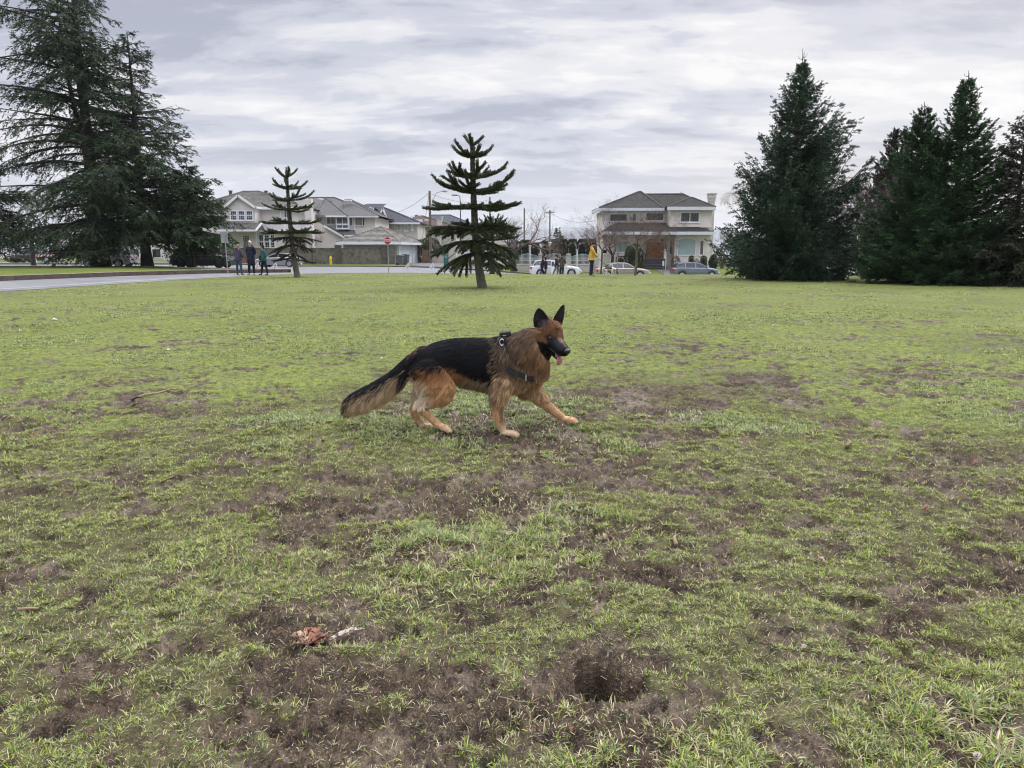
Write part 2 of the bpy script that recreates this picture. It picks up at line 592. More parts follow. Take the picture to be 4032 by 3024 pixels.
# ------------------------------------------------------------------ grass: blades with width, bend and their own colour
def make_grass():
    bands = [  # r0, r1, blades per m2, length range, width, segments
        (1.25, 2.2, 66000, (0.014, 0.052), 0.0028, 2),
        (2.2, 3.6, 54000, (0.014, 0.052), 0.0031, 2),
        (3.6, 6.0, 30000, (0.014, 0.050), 0.0040, 2),
        (6.0, 10.0, 9000, (0.016, 0.045), 0.0058, 1),
        (10.0, 18.0, 2400, (0.020, 0.046), 0.010, 1),
        (18.0, 32.0, 560, (0.024, 0.05), 0.018, 1),
        (32.0, 52.0, 120, (0.03, 0.06), 0.03, 1),
    ]
    Vs, F4, F3, Cs = [], [], [], []
    base = 0
    half = R(38.5)
    for (r0, r1, dens, (l0, l1), wid, seg) in bands:
        ra, rb = (r0 * 0.84 if r0 > 1.3 else r0), r1 * 1.2
        n = int(half * (rb * rb - ra * ra) * dens)
        r = np.sqrt(rng.uniform(ra * ra, rb * rb, n))
        fade = (sstep(r0 * 0.84, r0 * 1.2, r) if r0 > 1.3 else 1.0) * (1 - sstep(r1 * 0.84, r1 * 1.2, r))
        t = rng.uniform(-half, half, n)
        x = r * np.sin(t); y = r * np.cos(t)
        # blades stand in tufts: pull them towards jittered tuft centres
        cell = 0.035 if r1 < 4 else (0.06 if r1 < 11 else 0.25)
        cx = (np.floor(x / cell) + _hash(np.floor(x / cell), np.floor(y / cell), 5)) * cell
        cy = (np.floor(y / cell) + _hash(np.floor(x / cell), np.floor(y / cell), 6)) * cell
        pull = rng.uniform(0.0, 0.8, n)
        ox, oy = x - cx, y - cy
        x = x - ox * pull; y = y - oy * pull
        m = mud_mask(x, y)
        hd, hm = hole_depth(x, y)
        m = np.maximum(m, np.clip(hm * 1.3, 0, 1))
        long_n = fbm(x * 0.75, y * 0.75, 3, 51)
        thin = fbm(x * 6.5, y * 6.5, 3, 61)
        keep_p = (1 - 0.86 * np.clip(m * 1.05, 0, 1)) * (0.34 + 0.66 * sstep(0.36, 0.58, thin + 0.25 * (long_n - 0.5)))
        keep = (rng.uniform(0, 1, n) < keep_p * fade) & in_field(x, y)
        x, y, m, long_n, ox, oy = x[keep], y[keep], m[keep], long_n[keep], ox[keep], oy[keep]
        n = len(x)
        z, _ = ground_full(x, y)
        lng = sstep(0.50, 0.66, long_n)
        L = rng.uniform(l0, l1, n) * (0.55 + 0.50 * lng) * rng.choice([0.7, 1.0, 1.35], n, p=[0.4, 0.45, 0.15])
        if r0 > 9: L = L * (0.5 + 0.7 * lng)
        Wd = wid * rng.uniform(0.6, 1.35, n) * (0.8 + 0.5 * lng)
        az = np.where(rng.uniform(0, 1, n) < 0.6, np.arctan2(oy, ox) + rng.normal(0, 0.5, n), rng.uniform(0, 2 * np.pi, n))
        lean = np.clip(rng.normal(0.95, 0.38, n), 0.05, 1.5)      # from the vertical
        flat = rng.uniform(0, 1, n) < (0.34 if r0 < 9 else 0.2)
        lean = np.where(flat, rng.uniform(1.30, 1.60, n), lean)
        L = np.where(flat & (rng.uniform(0, 1, n) < 0.7), L * 0.55, L)
        dx, dy = np.cos(az), np.sin(az)
        sx, sy = -dy * Wd / 2, dx * Wd / 2
        h1 = L * 0.55
        lean2 = np.minimum(lean + rng.uniform(0.1, 0.7, n), 1.75)
        p0 = np.stack([x, y, z - 0.003], 1)
        p1 = p0 + np.stack([dx * np.sin(lean) * h1, dy * np.sin(lean) * h1, np.cos(lean) * h1 + 0.002], 1)
        p2 = p1 + np.stack([dx * np.sin(lean2) * (L - h1), dy * np.sin(lean2) * (L - h1), np.cos(lean2) * (L - h1)], 1)
        p2[:, 2] = np.maximum(p2[:, 2], z + 0.002)
        sv_ = np.stack([sx, sy, np.zeros(n)], 1)
        # colour: fresh green, lime, pale straw
        q = rng.uniform(0, 1, n)
        hue = fbm(x * 0.5, y * 0.5, 3, 71)
        fresh = np.array([0.125, 0.190, 0.030]); lime = np.array([0.250, 0.300, 0.046]); pale = np.array([0.290, 0.300, 0.140]); straw = np.array([0.40, 0.34, 0.21]); deep = np.array([0.055, 0.098, 0.030]); blue = np.array([0.165, 0.215, 0.110]); dead = np.array([0.15, 0.105, 0.06])
        q = np.where(flat, q * 0.55 + 0.45, q)
        c = np.where((q < 0.20)[:, None], fresh, np.where((q < 0.46)[:, None], lime, np.where((q < 0.66)[:, None], pale, np.where((q < 0.79)[:, None], straw, np.where((q < 0.85)[:, None], deep, np.where((q < 0.92)[:, None], dead, blue))))))
        k = sstep(0.40, 0.62, hue)[:, None]
        c = c * (1 - 0.35 * k) + 0.35 * k * np.where((lng > 0.5)[:, None], blue * 1.15, lime)
        drym = (m > 0.45) & (rng.uniform(0, 1, n) < 0.45)
        c = np.where(drym[:, None], straw * 0.9, c)
        c = c * rng.uniform(0.75, 1.7, n)[:, None]
        if seg == 2:
            V = np.stack([p0 - sv_, p0 + sv_, p1 + sv_ * 0.85, p1 - sv_ * 0.85, p2], 1).reshape(-1, 3)
            b = base + np.arange(n) * 5
            F4.append(np.stack([b, b + 1, b + 2, b + 3], 1)); F3.append(np.stack([b + 3, b + 2, b + 4], 1))
            cc = np.repeat(c, 5, axis=0)
            base += 5 * n
        else:
            V = np.stack([p0 - sv_, p0 + sv_, (p1 + p2) / 2], 1).reshape(-1, 3)
            b = base + np.arange(n) * 3
            F3.append(np.stack([b, b + 1, b + 2], 1))
            cc = np.repeat(c, 3, axis=0)
            base += 3 * n
        Vs.append(V); Cs.append(cc)
    me = np_mesh('grass', np.concatenate(Vs), [np.concatenate(F4), np.concatenate(F3)], colors={'tint': np.concatenate(Cs)})
    o = link_mesh('grass', me, leaf_material('grass_blades', 'tint', 0.6, 0.25))
    tag(o, 'short trampled grass growing in tufts over the muddy field', 'grass', kind='stuff')
    return o


def leaf_material(name, attr, rough=0.6, transl=0.2, spec=0.3):
    m = bpy.data.materials.new(name)
    m.use_nodes = True
    w = NT(m.node_tree)
    out = w.n('ShaderNodeOutputMaterial')
    a = w.n('ShaderNodeAttribute', attribute_name=attr).outputs['Color']
    b = w.n('ShaderNodeBsdfPrincipled', ins={'Base Color': a, 'Roughness': rough, 'Specular IOR Level': spec})
    t = w.n('ShaderNodeBsdfTranslucent', ins={'Color': a})
    mx = w.n('ShaderNodeMixShader', ins={0: transl, 1: b.outputs[0], 2: t.outputs[0]})
    w.link(mx.outputs[0], out.inputs[0])
    return m


grass = make_grass()

# ================================================================== roads, kerbs, lawns of the far side
def resample(pts, n):
    pts = np.asarray(pts, dtype=float)
    d = np.concatenate([[0], np.cumsum(np.hypot(*(pts[1:] - pts[:-1]).T))])
    t = np.linspace(0, d[-1], n)
    return np.stack([np.interp(t, d, pts[:, 0]), np.interp(t, d, pts[:, 1])], 1)


def loft_sheet(name, A, B, zf, n=160, m=16, mat_=None, attrs=None):
    """A sheet between two plan curves A and B, each point matched by its share of the length."""
    A = resample(A, n); B = resample(B, n)
    t = np.linspace(0, 1, m)[:, None, None]
    P = A[None] * (1 - t) + B[None] * t
    X = P[..., 0].ravel(); Y = P[..., 1].ravel()
    Z = zf(X, Y)
    V = np.stack([X, Y, Z], 1)
    i = np.arange(m - 1)[:, None] * n + np.arange(n - 1)[None]
    F = np.stack([i, i + 1, i + n + 1, i + n], -1).reshape(-1, 4)
    me = np_mesh(name, V, [F], attrs={k: np.full(len(V), a) for k, a in (attrs or {}).items()})
    o = link_mesh(name, me, mat_, smooth=True)
    bm = bmesh.new(); bm.from_mesh(me); bmesh.ops.recalc_face_normals(bm, faces=bm.faces)
    if sum(f.normal.z for f in bm.faces) < 0:
        bmesh.ops.reverse_faces(bm, faces=bm.faces)
    bm.to_mesh(me); bm.free()
    tag(o, kind='structure')
    return o


def asphalt_mat(name, c0, c1, rough=0.55):
    m = bpy.data.materials.new(name); m.use_nodes = True
    w = NT(m.node_tree)
    out = w.n('ShaderNodeOutputMaterial')
    geo = w.n('ShaderNodeNewGeometry').outputs['Position']
    a = w.n('ShaderNodeTexNoise', ins={'Vector': geo, 'Scale': 0.5, 'Detail': 5, 'Roughness': 0.6}).outputs['Fac']
    f = w.n('ShaderNodeTexNoise', ins={'Vector': geo, 'Scale': 30.0, 'Detail': 3}).outputs['Fac']
    c = w.ramp(a, [(0.35, c0), (0.65, c1)])
    c = w.mix(w.ramp(f, [(0.4, 0.3), (0.6, 0.0)]), c, tuple(k * 0.7 for k in c0))
    b = w.n('ShaderNodeBsdfPrincipled', ins={'Base Color': c, 'Roughness': w.ramp(a, [(0.35, rough - 0.12), (0.65, rough + 0.15)])})
    bp = w.n('ShaderNodeBump', ins={'Height': f, 'Strength': 0.4, 'Distance': 0.01})
    w.link(bp.outputs[0], b.inputs['Normal'])
    w.link(b.outputs[0], out.inputs[0])
    return m


def lawn_mat(name, stops, dirt=0.0):
    m = bpy.data.materials.new(name); m.use_nodes = True
    w = NT(m.node_tree)
    out = w.n('ShaderNodeOutputMaterial')
    geo = w.n('ShaderNodeNewGeometry').outputs['Position']
    mp = w.n('ShaderNodeMapping', ins={'Vector': geo, 'Scale': (1, 1, 1)}).outputs[0]
    a = w.n('ShaderNodeTexNoise', ins={'Vector': mp, 'Scale': 0.35, 'Detail': 6, 'Roughness': 0.6}).outputs['Fac']
    f = w.n('ShaderNodeTexNoise', ins={'Vector': mp, 'Scale': 7.0, 'Detail': 5}).outputs['Fac']
    c = w.ramp(a, [(0.34, stops[0]), (0.50, stops[1]), (0.66, stops[2])])
    c = w.mix(w.ramp(f, [(0.4, 0.5), (0.6, 0.0)]), c, tuple(k * 0.55 for k in stops[0]))
    b = w.n('ShaderNodeBsdfPrincipled', ins={'Base Color': c, 'Roughness': 0.95, 'Specular IOR Level': 0.15})
    bp = w.n('ShaderNodeBump', ins={'Height': f, 'Strength': 0.6, 'Distance': 0.06})
    w.link(bp.outputs[0], b.inputs['Normal'])
    w.link(b.outputs[0], out.inputs[0])
    return m


M = {}
M['asphalt'] = asphalt_mat('asphalt_wet', (0.135, 0.137, 0.145), (0.195, 0.195, 0.20), 0.5)
M['lane'] = asphalt_mat('lane_asphalt', (0.075, 0.078, 0.082), (0.11, 0.112, 0.115), 0.6)
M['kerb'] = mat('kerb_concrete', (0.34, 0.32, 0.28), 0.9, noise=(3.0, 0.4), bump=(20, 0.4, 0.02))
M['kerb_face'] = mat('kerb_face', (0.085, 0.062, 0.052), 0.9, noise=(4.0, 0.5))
M['lawn'] = lawn_mat('verge_lawn', ((0.075, 0.100, 0.018), (0.115, 0.150, 0.024), (0.16, 0.165, 0.045)))
M['soil'] = mat('bed_soil', (0.045, 0.034, 0.026), 0.95, noise=(2.5, 0.5), bump=(9, 0.8, 0.05))

NEAR = [(-16.6, 12), (-16.3, 23.3), (-15.7, 30), (-14.8, 37), (-14.0, 41), (-12.2, 45), (-9, 48), (-5.4, 50), (0, 53), (10, 56), (30, 57.5), (100, 58)]
NEAR = [(x - 0.35 if y < 46 else x, y + (0.35 if y > 43 else 0)) for x, y in NEAR]
FAR = [(-110, 5), (-110, 60), (-110, 80), (-40, 79.5), (-28, 78.8), (-15, 77.2), (-5, 73.5), (5, 70), (12, 69), (30, 68.4), (100, 68)]
FARK = FAR[2:]
road = loft_sheet('road', NEAR, FAR, lambda x, y: drop(x, y) + 0.010, 220, 60, M['asphalt'])

# two worn pale tyre lines along the park road
LIN = np.array([(-17.9, 12), (-17.55, 23.3), (-17.0, 30), (-16.1, 37), (-15.2, 41.5)])
M['wear'] = asphalt_mat('worn_asphalt', (0.235, 0.235, 0.245), (0.285, 0.285, 0.29), 0.45)
loft_sheet('road_wear', LIN, LIN + np.array([0.5, 0.0]) * -1, lambda x, y: drop(x, y) + 0.016, 60, 3, M['wear'])

# the grass island under the cedars, with its kerb
KERB = [(-27.5, 5), (-25.2, 18), (-24.0, 26), (-22.9, 32.6), (-21.0, 40), (-18.6, 45.0), (-16.6, 47.3), (-14.6, 48.9)]
KBACK = [(-110, 5), (-110, 40), (-110, 61.5), (-60, 61.2), (-30, 60.2), (-22, 58.2), (-17.5, 54), (-14.6, 49.4)]


def island_z(x, y):
    return drop(x, y) + 0.15 + 0.10 * (fbm(x * 0.2, y * 0.2, 2, 8) - 0.5)


island = loft_sheet('lawn', KERB, KBACK, island_z, 160, 24, M['lawn'])


def kerb_line(name, pts, h, w, zf, side=1.0, face=None):
    P = resample(pts, 160)
    d = np.gradient(P, axis=0); d /= np.hypot(d[:, 0], d[:, 1])[:, None]
    nrm = np.stack([-d[:, 1], d[:, 0]], 1) * side
    z = zf(P[:, 0], P[:, 1])
    b = MB()
    for i in range(len(P) - 1):
        q = []
        for k in (i, i + 1):
            o_ = P[k]; n_ = P[k] + nrm[k] * w
            q.append([(o_[0], o_[1], z[k] - 0.05), (o_[0], o_[1], z[k] + h), (n_[0], n_[1], z[k] + h), (n_[0], n_[1], z[k] - 0.05)])
        a, c = q
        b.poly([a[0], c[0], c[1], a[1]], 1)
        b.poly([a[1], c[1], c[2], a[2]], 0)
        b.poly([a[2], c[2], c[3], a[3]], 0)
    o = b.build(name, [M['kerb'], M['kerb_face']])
    tag(o, kind='structure')
    return o


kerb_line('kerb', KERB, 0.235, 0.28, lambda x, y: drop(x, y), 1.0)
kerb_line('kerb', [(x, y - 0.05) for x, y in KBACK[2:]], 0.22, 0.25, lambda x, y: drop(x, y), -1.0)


# land on the far side of the street: verge, gardens
def lot(x, y):
    x = np.asarray(x, dtype=float); y = np.asarray(y, dtype=float)
    kb = np.interp(x, [p[0] for p in FARK], [p[1] for p in FARK])
    zb = drop(x, y) + 0.13
    tgt = np.interp(x, [-40, -8, 4, 12, 40], [0.05, 0.02, -0.75, -0.50, -0.5])
    t = sstep(2.0, 9.0, y - kb)
    far = sstep(120, 420, y)
    return zb * (1 - t) + tgt * t - 9.0 * far


FAR2 = [(-110, 150), (-40, 150), (-28, 150), (-15, 150), (-5, 150), (5, 150), (12, 150), (30, 150), (100, 150)]
verge = loft_sheet('lawn', [(x, y + 0.12) for x, y in FARK], FAR2, lot, 160, 60, M['lawn'])
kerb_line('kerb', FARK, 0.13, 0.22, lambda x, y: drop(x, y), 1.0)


def lotz(x, y):
    return float(lot(np.array([x]), np.array([y]))[0])


# side lane between the garage and the white fence, and the driveway of the cream house
lane = loft_sheet('lane', [(-9.4, 75.9), (-12.0, 84), (-13.0, 96), (-15, 120)], [(-0.6, 72.4), (-3.5, 84), (-6.0, 96), (-8, 120)], lambda x, y: lot(x, y) + 0.02, 60, 12, M['lane'])
walk = loft_sheet('driveway', [(14.9, 69.2), (14.7, 78.2)], [(16.9, 69.1), (18.3, 78.2)], lambda x, y: lot(x, y) + 0.02, 20, 6, M['lane'])
back_lane = loft_sheet('road', [(-100, 90), (-60, 90), (-40, 92)], [(-100, 96), (-60, 96), (-38, 99)], lambda x, y: lot(x, y) + 0.02, 40, 6, M['asphalt'])


# distant blue hills
def make_hills():
    xs = np.linspace(-4200, 4200, 200)
    ys = np.linspace(6200, 8200, 24)
    X, Y = np.meshgrid(xs, ys)
    prof = np.interp(xs, [-4200, -2000, -500, 150, 480, 900, 1400, 3000, 4200], [300, 290, 280, 292, 330, 338, 318, 300, 290])
    ridge = np.sin(np.clip((Y - 6200) / 1500, 0, 1) * np.pi / 2)
    Z = -80 + (prof[None] + 36 * (fbm(X * 0.0022, Y * 0.0022, 4, 41) - 0.5)) * ridge
    V = np.stack([X.ravel(), Y.ravel(), Z.ravel()], 1)
    n = len(xs)
    i = np.arange(len(ys) - 1)[:, None] * n + np.arange(n - 1)[None]
    F = np.stack([i, i + 1, i + n + 1, i + n], -1).reshape(-1, 4)
    o = link_mesh('hills', np_mesh('hills', V, [F]), mat('hill_forest', (0.060, 0.070, 0.080), 0.95, noise=(0.01, 0.4)), smooth=True)
    tag(o, kind='structure')


make_hills()

# ================================================================== houses
M['stucco_cream'] = mat('stucco_cream', (0.67, 0.615, 0.58), 0.9, noise=(1.3, 0.14), bump=(40, 0.25, 0.01))
M['stucco_grey'] = mat('stucco_greige', (0.60, 0.56, 0.535), 0.9, noise=(1.1, 0.12), bump=(40, 0.25, 0.01))
M['siding_pink'] = mat('siding_pale_pink', (0.62, 0.57, 0.555), 0.7, noise=(1.5, 0.10))
M['siding_grey'] = mat('siding_warm_grey', (0.48, 0.46, 0.43), 0.75, noise=(1.5, 0.12))
M['trim'] = mat('white_trim', (0.72, 0.73, 0.76), 0.5, noise=(3.0, 0.08))
M['trim_grey'] = mat('grey_white_fascia', (0.58, 0.60, 0.65), 0.5, noise=(3.0, 0.08))
M['tile_grey'] = mat('roof_tile_grey', (0.125, 0.118, 0.105), 0.85, noise=(2.2, 0.55, (0.05, 0.05, 0.045)), bump=(14, 0.5, 0.03))
M['tile_dark'] = mat('roof_tile_charcoal', (0.058, 0.056, 0.052), 0.8, noise=(2.6, 0.55, (0.028, 0.027, 0.025)), bump=(14, 0.5, 0.03))
M['tile_pale'] = mat('roof_tile_weathered', (0.175, 0.165, 0.145), 0.85, noise=(2.0, 0.5, (0.075, 0.075, 0.06)), bump=(14, 0.5, 0.03))
M['shingle'] = mat('roof_shingle_grey', (0.115, 0.112, 0.110), 0.9, noise=(5.0, 0.4), bump=(25, 0.5, 0.02))
M['shingle_blue'] = mat('roof_shingle_slate', (0.060, 0.064, 0.078), 0.9, noise=(4.0, 0.4), bump=(25, 0.5, 0.02))
M['shingle_brown'] = mat('roof_shingle_brown', (0.088, 0.056, 0.046), 0.9, noise=(4.0, 0.4), bump=(25, 0.5, 0.02))
M['glass_dark'] = mat('window_glass_dark', (0.018, 0.020, 0.022), 0.08, spec=0.6, noise=(1.2, 0.4))
M['glass_curtain'] = mat('window_glass_curtain', (0.11, 0.11, 0.11), 0.15, spec=0.6, noise=(6.0, 0.6))
M['glass_blind'] = mat('window_glass_blind', (0.30, 0.39, 0.40), 0.15, spec=0.6, noise=(0.8, 0.15))
M['glass_warm'] = mat('window_glass_warm', (0.27, 0.24, 0.19), 0.12, spec=0.6, noise=(2.0, 0.4))
M['wood_door'] = mat('door_wood_orange', (0.30, 0.115, 0.032), 0.45, noise=(3.0, 0.35))
M['dark_metal'] = mat('dark_metal', (0.03, 0.03, 0.032), 0.5)
M['step_dark'] = mat('step_dark', (0.035, 0.032, 0.036), 0.6, noise=(3, 0.3))
M['step_edge'] = mat('step_edge', (0.12, 0.115, 0.12), 0.7)
M['brick_grey'] = mat('chimney_brick_pale', (0.50, 0.48, 0.45), 0.9, noise=(7.0, 0.3), bump=(12, 0.5, 0.03))
M['garage_white'] = mat('garage_door_white', (0.62, 0.65, 0.70), 0.5, noise=(1.5, 0.06))
M['concrete_dark'] = mat('concrete_mossy', (0.150, 0.140, 0.112), 0.95, noise=(2.2, 0.5, (0.075, 0.070, 0.055)), bump=(18, 0.5, 0.03))
M['concrete_pillar'] = mat('concrete_pillar', (0.095, 0.086, 0.075), 0.95, noise=(3.0, 0.45), bump=(16, 0.5, 0.03))


def roof_plane(b, A, B, C, D, n=14, lift=0.045, m=0):
    """stepped courses from the eave A-B up to D-C"""
    A, B, C, D = (Vector(p) for p in (A, B, C, D))
    nr = (B - A).cross(D - A)
    if nr.length < 1e-9: nr = (B - A).cross(C - A)
    nr.normalize()
    if nr.z < 0: nr = -nr
    for k in range(n):
        t0, t1 = k / n, (k + 1) / n
        a = A.lerp(D, t0) + nr * lift; q = B.lerp(C, t0) + nr * lift
        c = B.lerp(C, t1); d = A.lerp(D, t1)
        b.poly([a, q, c, d], m)
        b.poly([A.lerp(D, t0), B.lerp(C, t0), q, a], m)


def hip_roof(b, x0, x1, y0, y1, z, h, rx0, rx1, ry, n=14, lift=0.045):
    """hip roof over a rectangle; ridge from (rx0, ry) to (rx1, ry) at z+h"""
    a, bq, c, d = (x0, y0, z), (x1, y0, z), (x1, y1, z), (x0, y1, z)
    p, q = (rx0, ry, z + h), (rx1, ry, z + h)
    roof_plane(b, a, bq, q, p, n, lift)
    roof_plane(b, c, d, p, q, n, lift)
    roof_plane(b, d, a, p, p, n, lift)
    roof_plane(b, bq, c, q, q, n, lift)
    for s, e in ((a, p), (bq, q), (c, q), (d, p), (p, q)):       # hip and ridge caps
        v0, v1 = Vector(s), Vector(e)
        if (v1 - v0).length < 0.05: continue
        b.tube([v0 + Vector((0, 0, 0.03)), v1 + Vector((0, 0, 0.05))], 0.09, 6)
    b.poly([a, d, c, bq])


def lap_wall(b, x0, x1, y, z0, z1, h=0.2, out=0.03, m=0, sgn=-1):
    """horizontal boards on a wall facing -y"""
    n = max(1, int(round((z1 - z0) / h))); h = (z1 - z0) / n
    for k in range(n):
        a = z0 + k * h; c = a + h
        b.poly([(x0, y + sgn * out, a), (x1, y + sgn * out, a), (x1, y, c), (x0, y, c)], m)
        b.poly([(x0, y, a), (x1, y, a), (x1, y + sgn * out, a), (x0, y + sgn * out, a)], m)


def win(parent, x0, x1, z0, z1, y, cols=1, rows=1, fw=0.09, frame=None, glass=None, grid=0, arch=False, depth=0.07, axis='y'):
    """a window lying on a wall that faces -y: frame proud of the wall, pane set back in it; grid = leaded bars"""
    b = MB(); g = MB()
    yc = y - depth / 2
    if not arch:
        b.box(((x0 + x1) / 2, yc, z0 + fw / 2), (x1 - x0, depth, fw)); b.box(((x0 + x1) / 2, yc, z1 - fw / 2), (x1 - x0, depth, fw))
        b.box((x0 + fw / 2, yc, (z0 + z1) / 2), (fw, depth, z1 - z0 - 2 * fw)); b.box((x1 - fw / 2, yc, (z0 + z1) / 2), (fw, depth, z1 - z0 - 2 * fw))
        for k in range(1, cols):
            x = x0 + (x1 - x0) * k / cols
            b.box((x, yc, (z0 + z1) / 2), (fw * 0.8, depth * 0.9, z1 - z0 - 2 * fw))
        for k in range(1, rows):
            z = z0 + (z1 - z0) * k / rows
            b.box(((x0 + x1) / 2, yc + 0.003, z), (x1 - x0 - 2 * fw, depth * 0.85, fw * 0.8))
        for k in range(1, grid * cols):
            x = x0 + (x1 - x0) * k / (grid * cols)
            b.box((x, y - 0.028, (z0 + z1) / 2), (0.022, 0.012, z1 - z0 - 2 * fw))
        for k in range(1, grid * rows + (1 if grid else 0)):
            z = z0 + (z1 - z0) * k / (grid * rows + 1)
            b.box(((x0 + x1) / 2, y - 0.026, z), (x1 - x0 - 2 * fw, 0.012, 0.022))
        b.box(((x0 + x1) / 2, y - depth * 0.75, z0 - 0.03), (x1 - x0 + 0.12, depth * 1.5, 0.06))
        g.box(((x0 + x1) / 2, y - 0.012, (z0 + z1) / 2), (x1 - x0 - fw, 0.016, z1 - z0 - fw))
    else:
        r = (x1 - x0) / 2; cx = (x0 + x1) / 2; rise = r * 0.42; zs = z1 - rise
        def outl(ins):
            pts = [(x0 + ins, z0 + ins), (x1 - ins, z0 + ins)]
            for k in range(0, 13):
                a = math.pi * k / 12
                pts.append((cx + (r - ins) * math.cos(a), zs + (rise - ins * 0.9) * math.sin(a)))
            return pts
        o, i = outl(0), outl(fw)
        for k in range(len(o)):
            q = (k + 1) % len(o)
            b.poly([(o[k][0], y - depth, o[k][1]), (o[q][0], y - depth, o[q][1]), (i[q][0], y - depth, i[q][1]), (i[k][0], y - depth, i[k][1])])
            b.poly([(o[k][0], y, o[k][1]), (o[q][0], y, o[q][1]), (o[q][0], y - depth, o[q][1]), (o[k][0], y - depth, o[k][1])])
            b.poly([(i[k][0], y, i[k][1]), (i[q][0], y, i[q][1]), (i[q][0], y - depth, i[q][1]), (i[k][0], y - depth, i[k][1])])
        g.prism(outl(fw * 0.7), 'y', y - 0.02, y - 0.005)
    f = b.build('window', frame or M['trim'], parent)
    g.build('pane', glass or M['glass_dark'], f)
    return f


class PX:
    """zoomed photo window -> metres in a house's own frame (house Empty at org)"""
    def __init__(self, u0, v0, s, org):
        self.u0, self.v0, self.s, self.o = u0, v0, s, Vector(org)

    def __call__(self, X, Yp, depth):
        return at(self.u0 + X / self.s, self.v0 + Yp / self.s, depth) - self.o

    def x(self, X, depth): return self(X, 0, depth).x
    def z(self, Yp, depth): return self(0, Yp, depth).z


